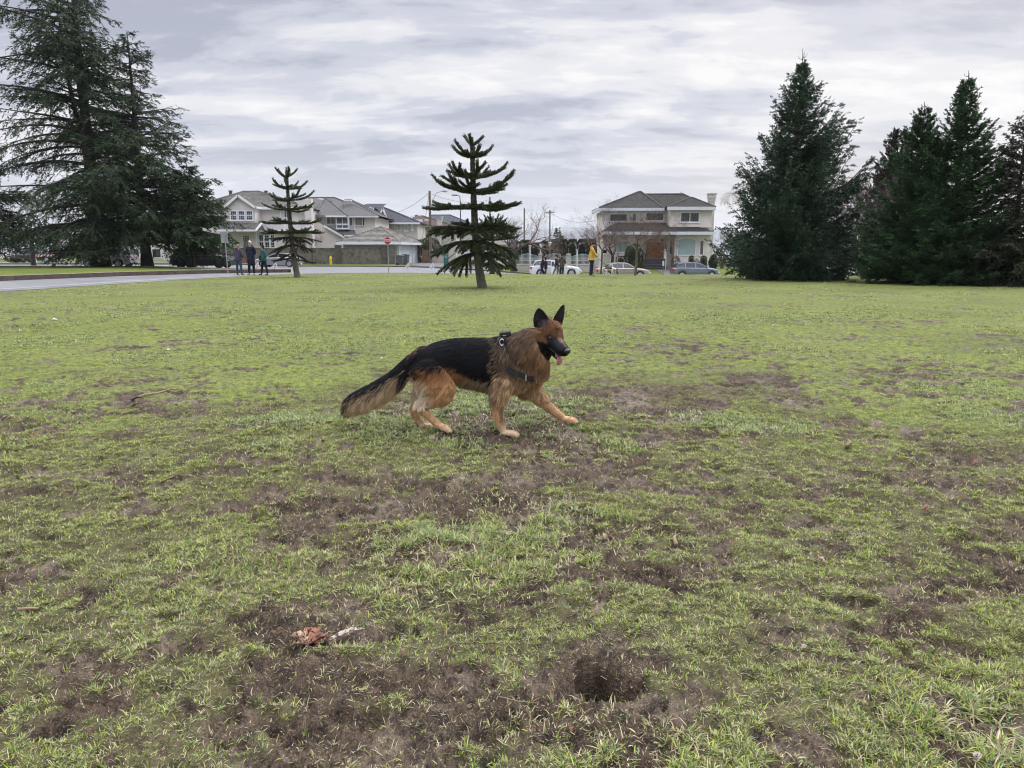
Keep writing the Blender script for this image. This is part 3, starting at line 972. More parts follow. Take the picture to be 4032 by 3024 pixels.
# ------------------------------------------------------------------ cream two-storey house on the right
def house_right():
    org = Vector((13.5, 80, lotz(13.5, 80)))
    h = empty('house', org)
    tag(h, 'two-storey cream stucco house with charcoal tile roof and orange double door', 'house')
    P = PX(2000, 720, 2.458, org)
    d0, d1, dB = 80.0, 81.6, 87.5          # bay front, main front, back
    y0, y1, yB = 0.0, 1.6, 7.5
    L = P.x(925, d1); Rr = P.x(1990, d0); xm = P.x(1575, d0); zb = -0.5
    ze = P.z(262, d0); zs = P.z(478, d0)
    w = MB()
    w.box(((L + Rr) / 2, (y1 + yB) / 2, (zb + ze) / 2), (Rr - L, yB - y1, ze - zb))
    w.box(((xm + Rr) / 2 - 0.003, (y0 + y1) / 2, (P.z(432, d0) + ze) / 2), (Rr - xm - 0.006, y1 - y0, ze - P.z(432, d0)))   # upper right bay
    xl = P.x(1640, d0)
    w.box(((xl + Rr) / 2 - 0.006, (y0 + y1) / 2 + 0.1, (zb + zs) / 2), (Rr - xl - 0.012, y1 - y0 - 0.2, zs - zb))                 # lower right bay
    x2 = P.x(1330, d0)
    w.box(((L + x2) / 2 - 0.4, (y1 + 0.5) / 2, (zb + zs) / 2), (x2 - L - 0.8, y1 - 0.5, zs - zb))                          # lower left bay
    w.build('wall', M['stucco_cream'], h)
    # roofs
    r = MB()
    ex0, ex1 = P.x(898, d0), P.x(2006, d0)
    zr = P.z(112, 84.2)
    hip_roof(r, ex0 + 0.2, ex1, y1 - 0.55, yB + 0.5, ze + 0.28, zr - ze - 0.28, P.x(1310, 84.2), P.x(1700, 84.2), 4.2, 17)
    zp = P.z(88, 84)
    hip_roof(r, ex0, P.x(1520, d0), y1 - 0.85, yB + 0.2, ze + 0.27, zp - ze - 0.27, P.x(1272, 84), P.x(1288, 84), 4.0, 18)
    zq = P.z(150, 83)
    hip_roof(r, P.x(1540, d0), ex1 + 0.05, y0 - 0.5, 5.2, ze + 0.27, zq - ze - 0.27, P.x(1765, 82.5), P.x(1790, 82.5), 2.4, 12)
    # skirt roof between the floors
    zt = P.z(428, d0 + 1.0)
    roof_plane(r, (ex0 + 0.1, y0 - 0.75, zs + 0.05), (ex1 - 0.1, y0 - 0.75, zs + 0.05), (P.x(1860, d0), y0 + 0.02, zt), (ex0 + 0.9, y0 + 0.02, zt), 5)
    roof_plane(r, (ex0 + 0.9, y0 + 0.02, zt), (xm, y0 + 0.02, zt), (xm, y1 - 0.01, P.z(388, d1)), (L + 1.5, y1 - 0.01, P.z(388, d1)), 4)
    roof_plane(r, (ex1 - 0.1, y0 - 0.75, zs + 0.05), (ex1 - 0.1, y1, zs + 0.05), (P.x(1860, d0), y0 + 0.02, zt), (P.x(1860, d0), y0 + 0.02, zt), 5)
    rf = r.build('roof', M['tile_dark'], h)
    c = MB()
    cx0, cx1 = P.x(1963, 82), P.x(2012, 82)
    cxm = (cx0 + cx1) / 2; cw = cx1 - cx0; ct = P.z(98, 82)
    c.box((cxm, 2.4, (zb + ct - 0.9) / 2), (cw, 0.75, ct - 0.9 - zb)); c.box((cxm, 2.4, ct - 0.72), (cw + 0.10, 0.85, 0.36)); c.box((cxm, 2.4, ct - 0.34), (cw + 0.22, 0.95, 0.40)); c.box((cxm, 2.4, ct - 0.07), (cw + 0.34, 1.05, 0.14))
    c.build('chimney', M['brick_grey'], rf)
    v = MB(); vx = P.x(1681, 84.2); v.tube([(vx, 4.2, zr - 0.1), (vx, 4.2, zr + 0.22)], 0.06, 8); v.tube([(vx, 4.2, zr + 0.2), (vx, 4.2, zr + 0.27)], 0.1, 8)
    v.build('vent_pipe', M['brick_grey'], rf)
    # fascias and gutters
    f = MB()
    f.box(((ex0 + P.x(1540, d0)) / 2, y1 - 0.80, ze + 0.11), (P.x(1540, d0) - ex0, 0.12, 0.30)); f.box(((P.x(1540, d0) + ex1) / 2, y0 - 0.50, ze + 0.12), (ex1 - P.x(1540, d0), 0.12, 0.34))
    f.box((ex1 + 0.0, 3.6, ze + 0.12), (0.12, 8.2, 0.33)); f.box((ex0, 4.25, ze + 0.11), (0.12, 6.8, 0.3))
    f.box(((ex0 + ex1) / 2 - 0.05, y0 - 0.78, zs - 0.12), (ex1 - ex0 - 0.3, 0.12, 0.32)); f.box((ex1 - 0.15, 0.5, zs - 0.12), (0.12, 2.6, 0.32))
    f.box(((xm + P.x(1860, d0)) / 2, y0 - 0.03, P.z(432, d0)), (P.x(1860, d0) - xm, 0.06, 0.09))
    f.poly([(ex0, y1 - 0.8, ze - 0.02), (ex1, y1 - 0.8, ze - 0.02), (ex1, y1 + 0.02, ze - 0.02), (ex0, y1 + 0.02, ze - 0.02)])
    f.poly([(ex0, y0 - 0.8, zs - 0.27), (ex1 - 0.15, y0 - 0.8, zs - 0.27), (ex1 - 0.15, y1, zs - 0.27), (ex0, y1, zs - 0.27)])
    f.build('fascia', M['trim_grey'], h)
    dsp = MB(); dx = P.x(1668, d0); dsp.tube([(dx, 0.02, zs - 0.3), (dx, 0.02, P.z(705, d0))], 0.05, 8)
    dsp.build('downspout', M['trim'], h)
    # windows
    win(h, P.x(990, d1), P.x(1166, d1), P.z(376, d1), P.z(296, d1), y1)
    win(h, P.x(1207, d1), P.x(1256, d1), P.z(376, d1), P.z(290, d1), y1, glass=M['glass_curtain'])
    win(h, P.x(1340, d1), P.x(1523, d1), P.z(370, d1), P.z(286, d1), y1)
    win(h, P.x(1680, d0), P.x(1868, d0), P.z(383, d0), P.z(282, d0), y0, cols=2)
    win(h, P.x(1664, d0), P.x(1853, d0), P.z(707, d0), P.z(526, d0), 0.2, arch=True, fw=0.10, glass=M['glass_blind'])
    win(h, P.x(1884, d0), P.x(1930, d0), P.z(703, d0), P.z(555, d0), 0.2, glass=M['glass_curtain'])
    win(h, P.x(1580, d1), P.x(1636, d1), P.z(694, d1), P.z(552, d1), y1, glass=M['glass_curtain'])
    win(h, P.x(1062, d0), P.x(1195, d0), P.z(676, d0), P.z(556, d0), 0.5, glass=M['glass_blind'])
    win(h, P.x(925, d0), P.x(985, d0), P.z(690, d0), P.z(640, d0), 0.5)
    # entrance
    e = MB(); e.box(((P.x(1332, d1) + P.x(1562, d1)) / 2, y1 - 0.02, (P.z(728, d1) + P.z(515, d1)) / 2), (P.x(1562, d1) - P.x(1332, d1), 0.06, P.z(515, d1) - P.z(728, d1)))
    e.build('porch_recess', mat('porch_wall_shade_tone', (0.42, 0.38, 0.34), 0.9, noise=(2, 0.2)), h)  # recess wall toned darker than the stucco to stand in for porch shade
    for xa, xb in ((1362, 1443), (1447, 1528)):
        b = MB(); x0, x1_ = P.x(xa, d1), P.x(xb, d1); z0, z1 = P.z(727, d1), P.z(546, d1)
        b.box(((x0 + x1_) / 2, y1 - 0.08, (z0 + z1) / 2), (x1_ - x0, 0.06, z1 - z0))
        for kz in range(3):
            zz0 = z0 + 0.12 + kz * (z1 - z0 - 0.12) / 3; hh = (z1 - z0) / 3 - 0.18
            b.box(((x0 + x1_) / 2, y1 - 0.115, zz0 + hh / 2), (x1_ - x0 - 0.24, 0.02, hh))
        dr = b.build('door', M['wood_door'], h)
        hx = x1_ - 0.08 if xa < 1400 else x0 + 0.08
        hb = MB(); hb.box((hx, y1 - 0.16, (z0 + z1) / 2 + 0.05), (0.06, 0.06, 0.5)); hb.build('handle', M['dark_metal'], dr)
    sd = MB(); sd.box(((P.x(1535, d1) + P.x(1558, d1)) / 2, y1 - 0.07, (P.z(700, d1) + P.z(560, d1)) / 2), (0.22, 0.04, 1.5)); sd.build('side_light', M['glass_dark'], h)
    hnx = P.x(1537, d0)
    for zz in (664, 677, 690):
        hn = MB(); hn.box((hnx, y1 - 0.11, P.z(zz, d1)), (0.12 if zz != 664 else 0.22, 0.03, 0.06)); hn.build('house_number_plate', M['trim'], h)
    s = MB(); zt_ = P.z(733, d1)
    sx0, sx1 = P.x(1330, d0), P.x(1560, d0)
    for k in range(5):
        top = zt_ - k * (zt_ - zb) / 5.4
        s.box(((sx0 + sx1) / 2, (y1 - 0.9 - k * 0.32) / 1 + 0.0, (top + zb) / 2), (sx1 - sx0, 0.32 if k else 1.2, top - zb), m=0)
        s.box(((sx0 + sx1) / 2, y1 - 0.9 - k * 0.32 - (0.165 if k else 0.605), top - 0.02), (sx1 - sx0 + 0.01, 0.03, 0.05), m=1)
    s.build('steps', [M['step_dark'], M['step_edge']], h)
    for X, top in ((1313, 640), (1555, 640)):
        rl = MB()
        x = P.x(X, 79.6); rl.box((x, y1 - 1.3, (P.z(top, 79.6) + P.z(735, 79.6)) / 2), (0.16, 0.16, P.z(top, 79.6) - P.z(735, 79.6)))
        rl.box((x, y1 - 2.0, (P.z(680, 79.6) + zb) / 2), (0.07, 0.07, P.z(680, 79.6) - zb)); rl.beam((x, y1 - 1.3, P.z(645, 79.6)), (x, y1 - 2.0, P.z(683, 79.6)), 0.07)
        rl.build('porch_rail', M['trim'], h)


house_right()


# ------------------------------------------------------------------ cream gabled house on the left
def house_left():
    org = Vector((-29, 90, 0.05))
    h = empty('house', org)
    tag(h, 'two-storey greige stucco house with white gable and leaded windows behind the garden wall', 'house')
    P = PX(850, 720, 4.365, org)
    dG, dM = 90.0, 92.0
    yG, yM, yB = 0.0, 2.0, 13.0
    zb = -0.6
    gl, gr = P.x(148, dG), P.x(640, dG)
    zge = P.z(400, dG); zgp = P.z(225, dG)
    zme = P.z(440, dM)
    w = MB()
    gx = P.x(378, dG)
    w.prism([(gl, zb), (gr, zb), (gr, zge), (gx, zgp - 0.12), (gl, zge)], 'y', yG, yM + 3)
    mr = P.x(1505, dM); ml = P.x(-420, dM)
    w.box(((ml + mr) / 2, (yM + yB) / 2, (zb + zme) / 2), (mr - ml, yB - yM, zme - zb))
    bl, br = P.x(632, 90.6), P.x(1120, 90.6)
    w.box(((bl + br) / 2, (0.6 + yM) / 2, (zb + P.z(830, 91)) / 2), (br - bl, yM - 0.6, P.z(830, 91) - zb))
    w.build('wall', M['stucco_grey'], h)
    r = MB()
    zr = P.z(150, 97)
    hip_roof(r, P.x(-440, dM), P.x(1540, dM), yM - 0.5, yB + 0.5, zme + 0.1, zr - zme - 0.1, P.x(470, 97), P.x(730, 97), 7.0, 15)
    # gable roof
    for sx, xe in ((-1, P.x(118, dG)), (1, P.x(668, dG))):
        A = (xe, yG - 0.35, zge - 0.10); B = (xe, 6.0, zge - 0.10); C = (gx, 6.0, zgp + 0.10); D = (gx, yG - 0.35, zgp + 0.10)
        roof_plane(r, A, B, C, D, 9)
    # skirt roof under the gable windows
    xs0, xs1 = P.x(60, dG), P.x(740, dG)
    zt, zl = P.z(680, dG), P.z(815, 89)
    roof_plane(r, (xs0, yG - 1.5, zl), (P.x(640, 88.5), yG - 1.5, zl), (xs1 - 0.1, yG - 0.01, zt), (xs0, yG - 0.01, zt), 6)
    roof_plane(r, (P.x(640, 88.5), yG - 1.5, zl), (P.x(640, 88.5) + 0.05, 1.9, zl), (xs1 - 0.1, yG + 0.3, zt), (xs1 - 0.1, yG - 0.01, zt), 5)
    rf = r.build('roof', M['tile_grey'], h)
    for X, Yp in ((252, 150), (860, 152)):
        c = MB(); q = P(X, Yp, 96.5); c.box((q.x, q.y, q.z - 0.2), (0.32, 0.32, 0.5)); c.box((q.x, q.y, q.z + 0.08), (0.42, 0.42, 0.08)); c.build('chimney', M['concrete_pillar'], rf)
    f = MB()
    for xe, s in ((P.x(125, dG), -1), (P.x(662, dG), 1)):
        f.beam((xe, yG - 0.36, zge - 0.18), (gx, yG - 0.36, zgp + 0.02), 0.06, 0.26)
    f.box((P.x(665, dG), 1.0, zge - 0.16), (0.30, 2.4, 0.24))
    f.box(((P.x(690, dM) + mr) / 2 + 0.1, yM - 0.5, zme + 0.0), (mr - P.x(690, dM), 0.12, 0.30))
    f.box(((P.x(360, 91) + P.x(1600, 91)) / 2, 0.35, P.z(848, 90.4)), (P.x(1600, 91) - P.x(360, 91), 0.12, 0.30))
    f.poly([(P.x(360, 91), 0.30, P.z(826, 90.3)), (P.x(1600, 91), 0.30, P.z(826, 90.3)), (P.x(1600, 91), yM, P.z(812, 91.5)), (P.x(360, 91), yM, P.z(812, 91.5))])
    f.beam((P.x(640, 88.5), yG - 1.52, zl - 0.02), (P.x(770, 90), yG - 0.05, zt + 0.05), 0.08, 0.24)
    f.box(((xs0 + P.x(640, 88.5)) / 2, yG - 1.55, zl - 0.05), (P.x(640, 88.5) - xs0, 0.12, 0.2))
    f.build('fascia', M['trim'], h)
    for X, a, c_ in ((1085, 470, 790), (640, 870, 1140)):
        dsp = MB()
        x = P.x(X, dM if X > 800 else 90.6); y = yM - 0.06 if X > 800 else 0.54
        dsp.tube([(x, y, P.z(a, 91.5)), (x, y, P.z(c_, 91.5))], 0.06, 8)
        dsp.build('downspout', M['trim'], h)
    for a, b in ((210, 332), (346, 470), (483, 608)):
        win(h, P.x(a, dG), P.x(b, dG), P.z(648, dG), P.z(470, dG), yG, rows=2, fw=0.10, grid=3)
    win(h, P.x(1143, dM), P.x(1272, dM), P.z(602, dM), P.z(486, dM), yM, cols=3, fw=0.06, glass=M['glass_curtain'])
    for a, b in ((676, 772), (776, 872), (878, 965)):
        win(h, P.x(a, 90.6), P.x(b, 90.6), P.z(1122, 90.6), P.z(888, 90.6), 0.6, rows=2, fw=0.10, grid=2)
    win(h, P.x(403, dG), P.x(522, dG), P.z(1110, dG), P.z(897, dG), yG, fw=0.06, grid=4, glass=M['glass_curtain'])
    win(h, P.x(1385, dM), P.x(1590, dM), P.z(1135, dM), P.z(960, dM), yM, cols=2, rows=2, fw=0.12, glass=M['glass_curtain'])
    # sided chimney stack at the right end
    c = MB(); x0, x1 = P.x(1372, 91.2), P.x(1618, 91.2); z0, z1 = P.z(1150, 91.2), P.z(272, 91.2)
    xs = P.x(1500, 91.2)
    lap_wall(c, xs, x1, 1.2, z0, z1, 0.22, 0.03); c.box(((xs + x1) / 2, 1.7, (z0 + z1) / 2), (x1 - xs - 0.01, 0.95, z1 - z0)); c.box(((x0 + x1) / 2, 1.75, (P.z(470, 91) + z1) / 2 - 0.02), (x1 - x0 - 0.02, 0.9, z1 - P.z(470, 91) - 0.04))
    lap_wall(c, x0, x1, 1.27, P.z(470, 91), z1, 0.22, 0.03)
    c.build('chimney_stack', M['siding_pink'], h)


house_left()


# ------------------------------------------------------------------ pale sided house with the bay window
def house_siding():
    org = Vector((-22, 98, 0.0))
    h = empty('house', org)
    tag(h, 'pale pink house with horizontal siding, grey shingle roof and a projecting bay of windows', 'house')
    P = PX(1250, 740, 4.424, org)
    d = 98.0; zb = -1.0
    L, Rr = P.x(-420, d), P.x(985, d); ze = P.z(500, d)
    w = MB()
    w.box(((L + Rr) / 2, 5.5, (zb + ze) / 2), (Rr - L, 11 - 0.02, ze - zb))
    lap_wall(w, P.x(622, d), Rr, 0, P.z(800, d), ze, 0.22)
    lap_wall(w, L, P.x(622, d), 0.0, zb, ze, 0.22)
    # side wall boards
    # low gabled wing in front on the left
    gx0, gx1 = P.x(-420, 95.5), P.x(432, 95.5)
    n = 17; zt0 = P.z(1020, 95.5)
    for k in range(n):
        z0_, z1_ = zt0 - 0.4 + k * 0.22, zt0 - 0.4 + (k + 1) * 0.22
        def xr(z):
            za, zc = P.z(860, 95.5), P.z(660, 95.5)
            if z < za: return gx1 - 0.1
            return gx1 + (P.x(100, 95.5) - gx1) * (z - za) / (zc - za) - 0.1
        if xr(z0_) < gx0 + 0.3: break
        w.poly([(gx0, -2.53, z0_), (xr(z0_), -2.53, z0_), (xr(z1_), -2.5, z1_), (gx0, -2.5, z1_)])
        w.poly([(gx0, -2.5, z0_), (xr(z0_), -2.5, z0_), (xr(z0_), -2.53, z0_), (gx0, -2.53, z0_)])
    w.box(((gx0 + gx1) / 2 - 0.1, -1.2, (zb + P.z(865, 95.5)) / 2), (gx1 - gx0 - 0.3, 2.4, P.z(865, 95.5) - zb))
    w.build('wall', M['siding_pink'], h)
    r = MB()
    zr = P.z(172, 104)
    hip_roof(r, L - 0.6, P.x(1062, d), -0.6, 12, ze + 0.08, zr - ze - 0.08, P.x(-150, 104), P.x(290, 104), 6.0, 26, 0.015)
    hip_roof(r, P.x(395, d), P.x(1068, d) + 0.06, -0.75, 10.5, ze + 0.08, P.z(212, 103.5) - ze - 0.08, P.x(470, 103), P.x(570, 103), 5.0, 24, 0.015)
    hip_roof(r, P.x(-40, d), P.x(535, d), -1.25, 8, ze + 0.08, P.z(200, 102) - ze, P.x(120, 102), P.x(150, 102), 4.0, 24, 0.015)
    # wing roof and the little roof under the bay
    a = (gx1 + 0.15, -2.9, P.z(868, 95.2)); b_ = (gx1 + 0.15, 0, P.z(868, 95.2)); c_ = (P.x(95, 95.5), 0, P.z(655, 95.5)); d_ = (P.x(95, 95.5), -2.9, P.z(655, 95.5))
    roof_plane(r, a, b_, c_, d_, 10, 0.03)
    roof_plane(r, (P.x(330, 96), -1.8, P.z(815, 96)), (P.x(640, 96), -1.8, P.z(815, 96)), (P.x(600, 97.4), -0.02, P.z(730, 97.9)), (P.x(350, 97.4), -0.02, P.z(730, 97.9)), 6, 0.04)
    rf = r.build('roof', M['shingle'], h)
    for X, Yp, ww in ((548, 238, 0.85), (65, 215, 0.45)):
        s = MB(); q = P(X, Yp, 101.2); s.box((q.x, q.y - 0.5, q.z + 0.12), (ww, 0.9, 0.16)); s.build('skylight', M['trim'], rf)
    f = MB()
    f.box(((L - 0.6 + P.x(1065, d)) / 2, -0.66, ze - 0.02), (P.x(1065, d) - L + 0.6, 0.12, 0.2)); f.box(((P.x(160, d) + P.x(520, d)) / 2, -1.25, ze - 0.02), (P.x(520, d) - P.x(160, d), 0.12, 0.2))
    f.beam((P.x(95, 95.5), -2.92, P.z(662, 95.4)), (gx1 + 0.1, -2.92, P.z(866, 95.4)), 0.08, 0.2)
    f.box(((P.x(430, 96) + P.x(620, 96)) / 2, -1.85, P.z(832, 96)), (P.x(620, 96) - P.x(430, 96), 0.12, 0.18))
    f.build('fascia', M['trim'], h)
    # bay
    b = MB(); bx0, bx1 = P.x(300, 97.2), P.x(522, 97.2)
    b.box(((bx0 + bx1) / 2, -0.4, (P.z(728, 97) + ze) / 2), (bx1 - bx0, 0.8, ze - P.z(728, 97))); b.build('bay_wall', M['trim'], h)
    win(h, bx0 + 0.05, bx1 - 0.05, P.z(705, 97.2), P.z(640, 97.2), -0.8, cols=2, rows=1, fw=0.07, glass=M['glass_curtain'])
    win(h, bx0 + 0.05, bx1 - 0.05, P.z(632, 97.2), P.z(505, 97.2), -0.8, cols=2, rows=1, fw=0.07, glass=M['glass_curtain'])
    win(h, P.x(135, d), P.x(290, d), P.z(634, d), P.z(500, d), -0.03, cols=2, fw=0.07, glass=M['glass_curtain'])
    win(h, P.x(530, d), P.x(590, d), P.z(660, d), P.z(512, d), -0.03, fw=0.05, glass=M['glass_curtain'])
    win(h, P.x(634, d), P.x(770, d), P.z(662, d), P.z(512, d), -0.03, fw=0.05, glass=M['glass_warm'])
    win(h, P.x(768, d), P.x(800, d), P.z(662, d), P.z(516, d), -0.03, fw=0.04)
    for X in (985, 622):
        dsp = MB(); dsp.tube([(P.x(X, d), -0.1, ze), (P.x(X, d), -0.1, P.z(800, d))], 0.05, 8); dsp.build('downspout', M['trim'], h)


house_siding()


def house_slate():
    org = Vector((-16, 110, -0.3))
    h = empty('house', org)
    tag(h, 'grey house with slate-blue roof and two narrow white dormer gables', 'house')
    P = PX(1250, 740, 4.424, org)
    d = 110.0; zb = -1.5
    L, Rr = P.x(1000, d), P.x(1725, d); ze = P.z(612, d)
    w = MB(); w.box(((L + Rr) / 2, 5, (zb + ze) / 2), (Rr - L, 10, ze - zb)); lap_wall(w, L, Rr, -0.02, P.z(780, d), ze, 0.22)
    w.build('wall', M['siding_grey'], h)
    r = MB(); zr = P.z(318, 115)
    hip_roof(r, P.x(640, d), P.x(1782, d), -0.7, 11, ze + 0.02, zr - ze, P.x(1000, 115), P.x(1080, 115), 5, 22, 0.015)
    zr2 = P.z(330, 110.5)
    roof_plane(r, (P.x(640, d), -1.2, P.z(330, 109)), (P.x(1140, d), -1.2, P.z(345, 109)), (P.x(1140, d), 3, zr2 + 0.6), (P.x(820, d), 3, zr2 + 0.6), 4)
    r.build('roof', M['shingle_blue'], h)
    f = MB(); f.box(((P.x(1215, d) + P.x(1785, d)) / 2, -0.75, ze - 0.06), (P.x(1785, d) - P.x(1215, d), 0.12, 0.22)); f.build('fascia', M['trim'], h)
    for xa, ya, xl, yl, xr, yr in ((955, 335, 905, 440, 1005, 470), (1135, 348, 1085, 500, 1200, 522)):
        g = MB()
        a = P(xa, ya, 107.5); l = P(xl, yl, 107.5); r_ = P(xr, yr, 107.5)
        g.beam(a, l, 0.1, 0.24); g.beam(a, r_, 0.1, 0.24)
        dm = g.build('dormer', M['trim'], h)
        q = MB(); a2, l2, r2 = (Vector((p.x, p.y + 0.12, p.z - 0.02)) for p in (a, l, r_))
        bk = Vector((0, 4.0, 0))
        q.poly([a2, l2, l2 + bk, a2 + bk]); q.poly([a2, a2 + bk, r2 + bk, r2]); q.poly([a2 + bk * 0.1, l2 + bk * 0.1, r2 + bk * 0.1]); q.build('dormer_roof', M['shingle_blue'], dm)
    win(h, P.x(1078, 108), P.x(1144, 108), P.z(665, 108), P.z(500, 108), -2.0, cols=2, fw=0.12, glass=M['glass_curtain'])
    b = MB(); b.box(((P.x(985, 108) + P.x(1150, 108)) / 2, -1.0, (zb + P.z(520, 108)) / 2), (P.x(1150, 108) - P.x(985, 108), 2.0 - 0.01, P.z(520, 108) - zb)); b.build('bay_wall', M['siding_grey'], h)
    win(h, P.x(1493, d), P.x(1562, d), P.z(752, d), P.z(630, d), -0.05, cols=3, fw=0.08, glass=M['glass_curtain'])
    win(h, P.x(1618, d), P.x(1658, d), P.z(742, d), P.z(632, d), -0.05, rows=2, fw=0.2)
    win(h, P.x(1385, d), P.x(1436, d), P.z(742, d), P.z(636, d), -0.05, cols=2, fw=0.06, glass=M['glass_curtain'])


house_slate()


def house_simple(label, org, boxes, roofs, wallm, roofm, stack=None):
    h = empty('house', org)
    tag(h, label, 'house')
    w = MB()
    for bx in boxes:
        w.box(((bx[0] + bx[1]) / 2, (bx[2] + bx[3]) / 2, (bx[4] + bx[5]) / 2), (bx[1] - bx[0], bx[3] - bx[2], bx[5] - bx[4]))
    w.build('wall', wallm, h)
    r = MB()
    for rf in roofs: hip_roof(r, *rf, 20, 0.015)
    ro = r.build('roof', roofm, h)
    if stack:
        c = MB()
        for bx in stack:
            c.box(((bx[0] + bx[1]) / 2, (bx[2] + bx[3]) / 2, (bx[4] + bx[5]) / 2), (bx[1] - bx[0], bx[3] - bx[2], bx[5] - bx[4]))
            c.box(((bx[0] + bx[1]) / 2, (bx[2] + bx[3]) / 2, bx[5]), (bx[1] - bx[0] + 0.15, bx[3] - bx[2] + 0.15, 0.14))
        c.build('chimney', M['brick_grey'], ro)
    return h


def far_houses():
    o = Vector((-12, 128, -1.0)); P = PX(1250, 740, 4.424, o); d = 128
    h = house_simple('house with rust-brown shingle roof beyond the slate-blue one', o,
                 [(P.x(1560, d), P.x(2400, d), 0, 9, -2, P.z(700, d))],
                 [(P.x(1500, d), P.x(2450, d), -0.8, 10, P.z(690, d), P.z(480, 133) - P.z(690, d), P.x(1700, 133), P.x(1790, 133), 5)],
                 M['siding_grey'], M['shingle_brown'], [(P.x(2075, 127), P.x(2148, 127), -1.6, -0.6, -2, P.z(548, 127))])
    for X, Yp in ((1680, 512), (1798, 488), (1915, 572)):
        q = P(X, Yp, 130); b = MB(); b.box((q.x, q.y - 1.5, q.z + 0.05), (0.6, 0.6, 0.18)); b.build('roof_vent', M['trim'], h)
    b = MB(); b.box((P.x(1725, d), -1.0, P.z(572, d)), (2.0, 0.12, 0.5)); b.build('fascia', M['trim'], h)
    o = Vector((-12, 142, -1.5)); P = PX(1600, 500, 2.513, o); d = 142
    house_simple('dark roofed house farthest down the lane, mostly hidden by the monkey puzzle tree', o,
                 [(P.x(150, d), P.x(700, d), 0, 10, -2, P.z(985, d))],
                 [(P.x(120, d), P.x(720, d), -0.8, 11, P.z(990, d), P.z(872, 147) - P.z(990, d), P.x(235, 147), P.x(420, 147), 5)],
                 M['siding_grey'], M['shingle_blue'], [(P.x(318, 140), P.x(332, 140), 0.5, 1.2, P.z(960, d), P.z(878, 140))])
    # low pale garage behind the lane fence
    o = Vector((-5.5, 93, -0.4)); P = PX(1600, 500, 2.513, o); d = 93
    h = house_simple('low pale outbuilding with white garage door beside the lane', o,
                     [(P.x(485, d), P.x(1010, d), 0, 7, -1, P.z(1160, d))],
                     [(P.x(470, d), P.x(1020, d), -0.4, 7.5, P.z(1165, d), 1.1, P.x(650, d), P.x(850, d), 3.5)],
                     M['siding_pink'], M['tile_pale'])
    b = MB()
    for k in range(5): b.box(((P.x(560, d) + P.x(640, d)) / 2, -0.04, P.z(1330, d) + 0.2 + k * 0.42), (P.x(640, d) - P.x(560, d), 0.06, 0.39))
    b.build('garage_door', M['garage_white'], h)
    # pale houses seen in bits between the trees at both ends
    o = Vector((-55, 122, 0)); 
    h = house_simple('pale house half hidden behind the cedars on the far left', o, [(-9, 6, 0, 9, -1, 5.2)], [(-9.7, 6.7, -0.7, 9.7, 5.2, 2.6, -4, 1, 4.5)], M['stucco_grey'], M['tile_grey'])
    for a in (-7, -3.5, 0.2, 3): win(h, a, a + 1.5, 3.1, 4.5, 0)
    for a in (-7, -3.5, 0.2, 3): win(h, a, a + 1.5, 0.4, 1.9, 0)
    o = Vector((42, 92, -0.8))
    h = house_simple('grey house glimpsed between the dark spruces on the right', o, [(-5, 7, 0, 9, -1, 5.0)], [(-5.6, 7.6, -0.6, 9.6, 5.0, 2.6, -1, 3, 4.5)], M['siding_grey'], M['shingle'])
    for a in (-4, -1.2, 2, 4.4): win(h, a, a + 1.4, 3.0, 4.3, 0); win(h, a, a + 1.4, 0.2, 1.6, 0, glass=M['glass_curtain'])


far_houses()


# ------------------------------------------------------------------ double garage on the lane corner
def corner_garage():
    c0 = gp(1564, 1036)             # only a bearing: the near corner stands 83.2 m away
    cor = at(1566, 1036, 83.6); cor.z = lotz(cor.x, cor.y) - 0.1
    h = empty('garage', cor, R(-9))
    tag(h, 'double garage with striped grey tile hip roof and white doors at the lane corner', 'garage')
    # local frame: x along the street front (to the left is -x), y away from the camera
    Wd, Dp = 6.3, 9.3
    ze = 2.42; b = MB()
    b.box((-Wd / 2, Dp / 2, (ze - 0.6) / 2), (Wd, Dp, ze + 0.6))
    b.build('wall', M['siding_grey'], h)
    r = MB()
    hip_roof(r, -Wd - 0.55, 0.55, -0.55, Dp + 0.55, ze + 0.08, 1.78, -Wd / 2 - 0.02, -Wd / 2 + 0.02, Dp * 0.42, 12, 0.055)
    r.build('roof', M['tile_pale'], h)
    f = MB()
    f.box((-Wd / 2, -0.58, ze - 0.05), (Wd + 1.2, 0.10, 0.26)); f.box((0.58, Dp / 2, ze - 0.05), (0.10, Dp + 1.2, 0.26)); f.box((-Wd - 0.58, Dp / 2, ze - 0.05), (0.1, Dp + 1.2, 0.26))
    f.poly([(-Wd - .55, -.55, ze - .17), (.55, -.55, ze - .17), (.55, 0.0, ze - .17), (-Wd - .55, 0.0, ze - .17)]); f.poly([(0, 0, ze - .168), (.55, 0, ze - .168), (.55, Dp, ze - .168), (0, Dp, ze - .168)])
    f.build('fascia', M['trim'], h)
    for y0, y1 in ((0.5, 4.9), (5.8, 8.4)):
        g = MB()
        for k in range(5):
            g.box((0.03, (y0 + y1) / 2, 0.02 + 0.43 * k + 0.2), (0.06, y1 - y0, 0.415))
        g.build('garage_door', M['garage_white'], h)
        t = MB()
        t.box((0.05, y0 - 0.09, 1.05), (0.1, 0.16, 2.3)); t.box((0.05, y1 + 0.09, 1.05), (0.1, 0.16, 2.3)); t.box((0.05, (y0 + y1) / 2, 2.24), (0.1, y1 - y0 + 0.02, 0.14))
        t.build('door_frame', M['trim'], h)
    y = MB(); y.box((0.04, 9.0, 1.1), (0.08, 0.28, 2.2)); y.build('corner_board', mat('corner_board_yellow', (0.55, 0.42, 0.12), 0.7), h)


corner_garage()

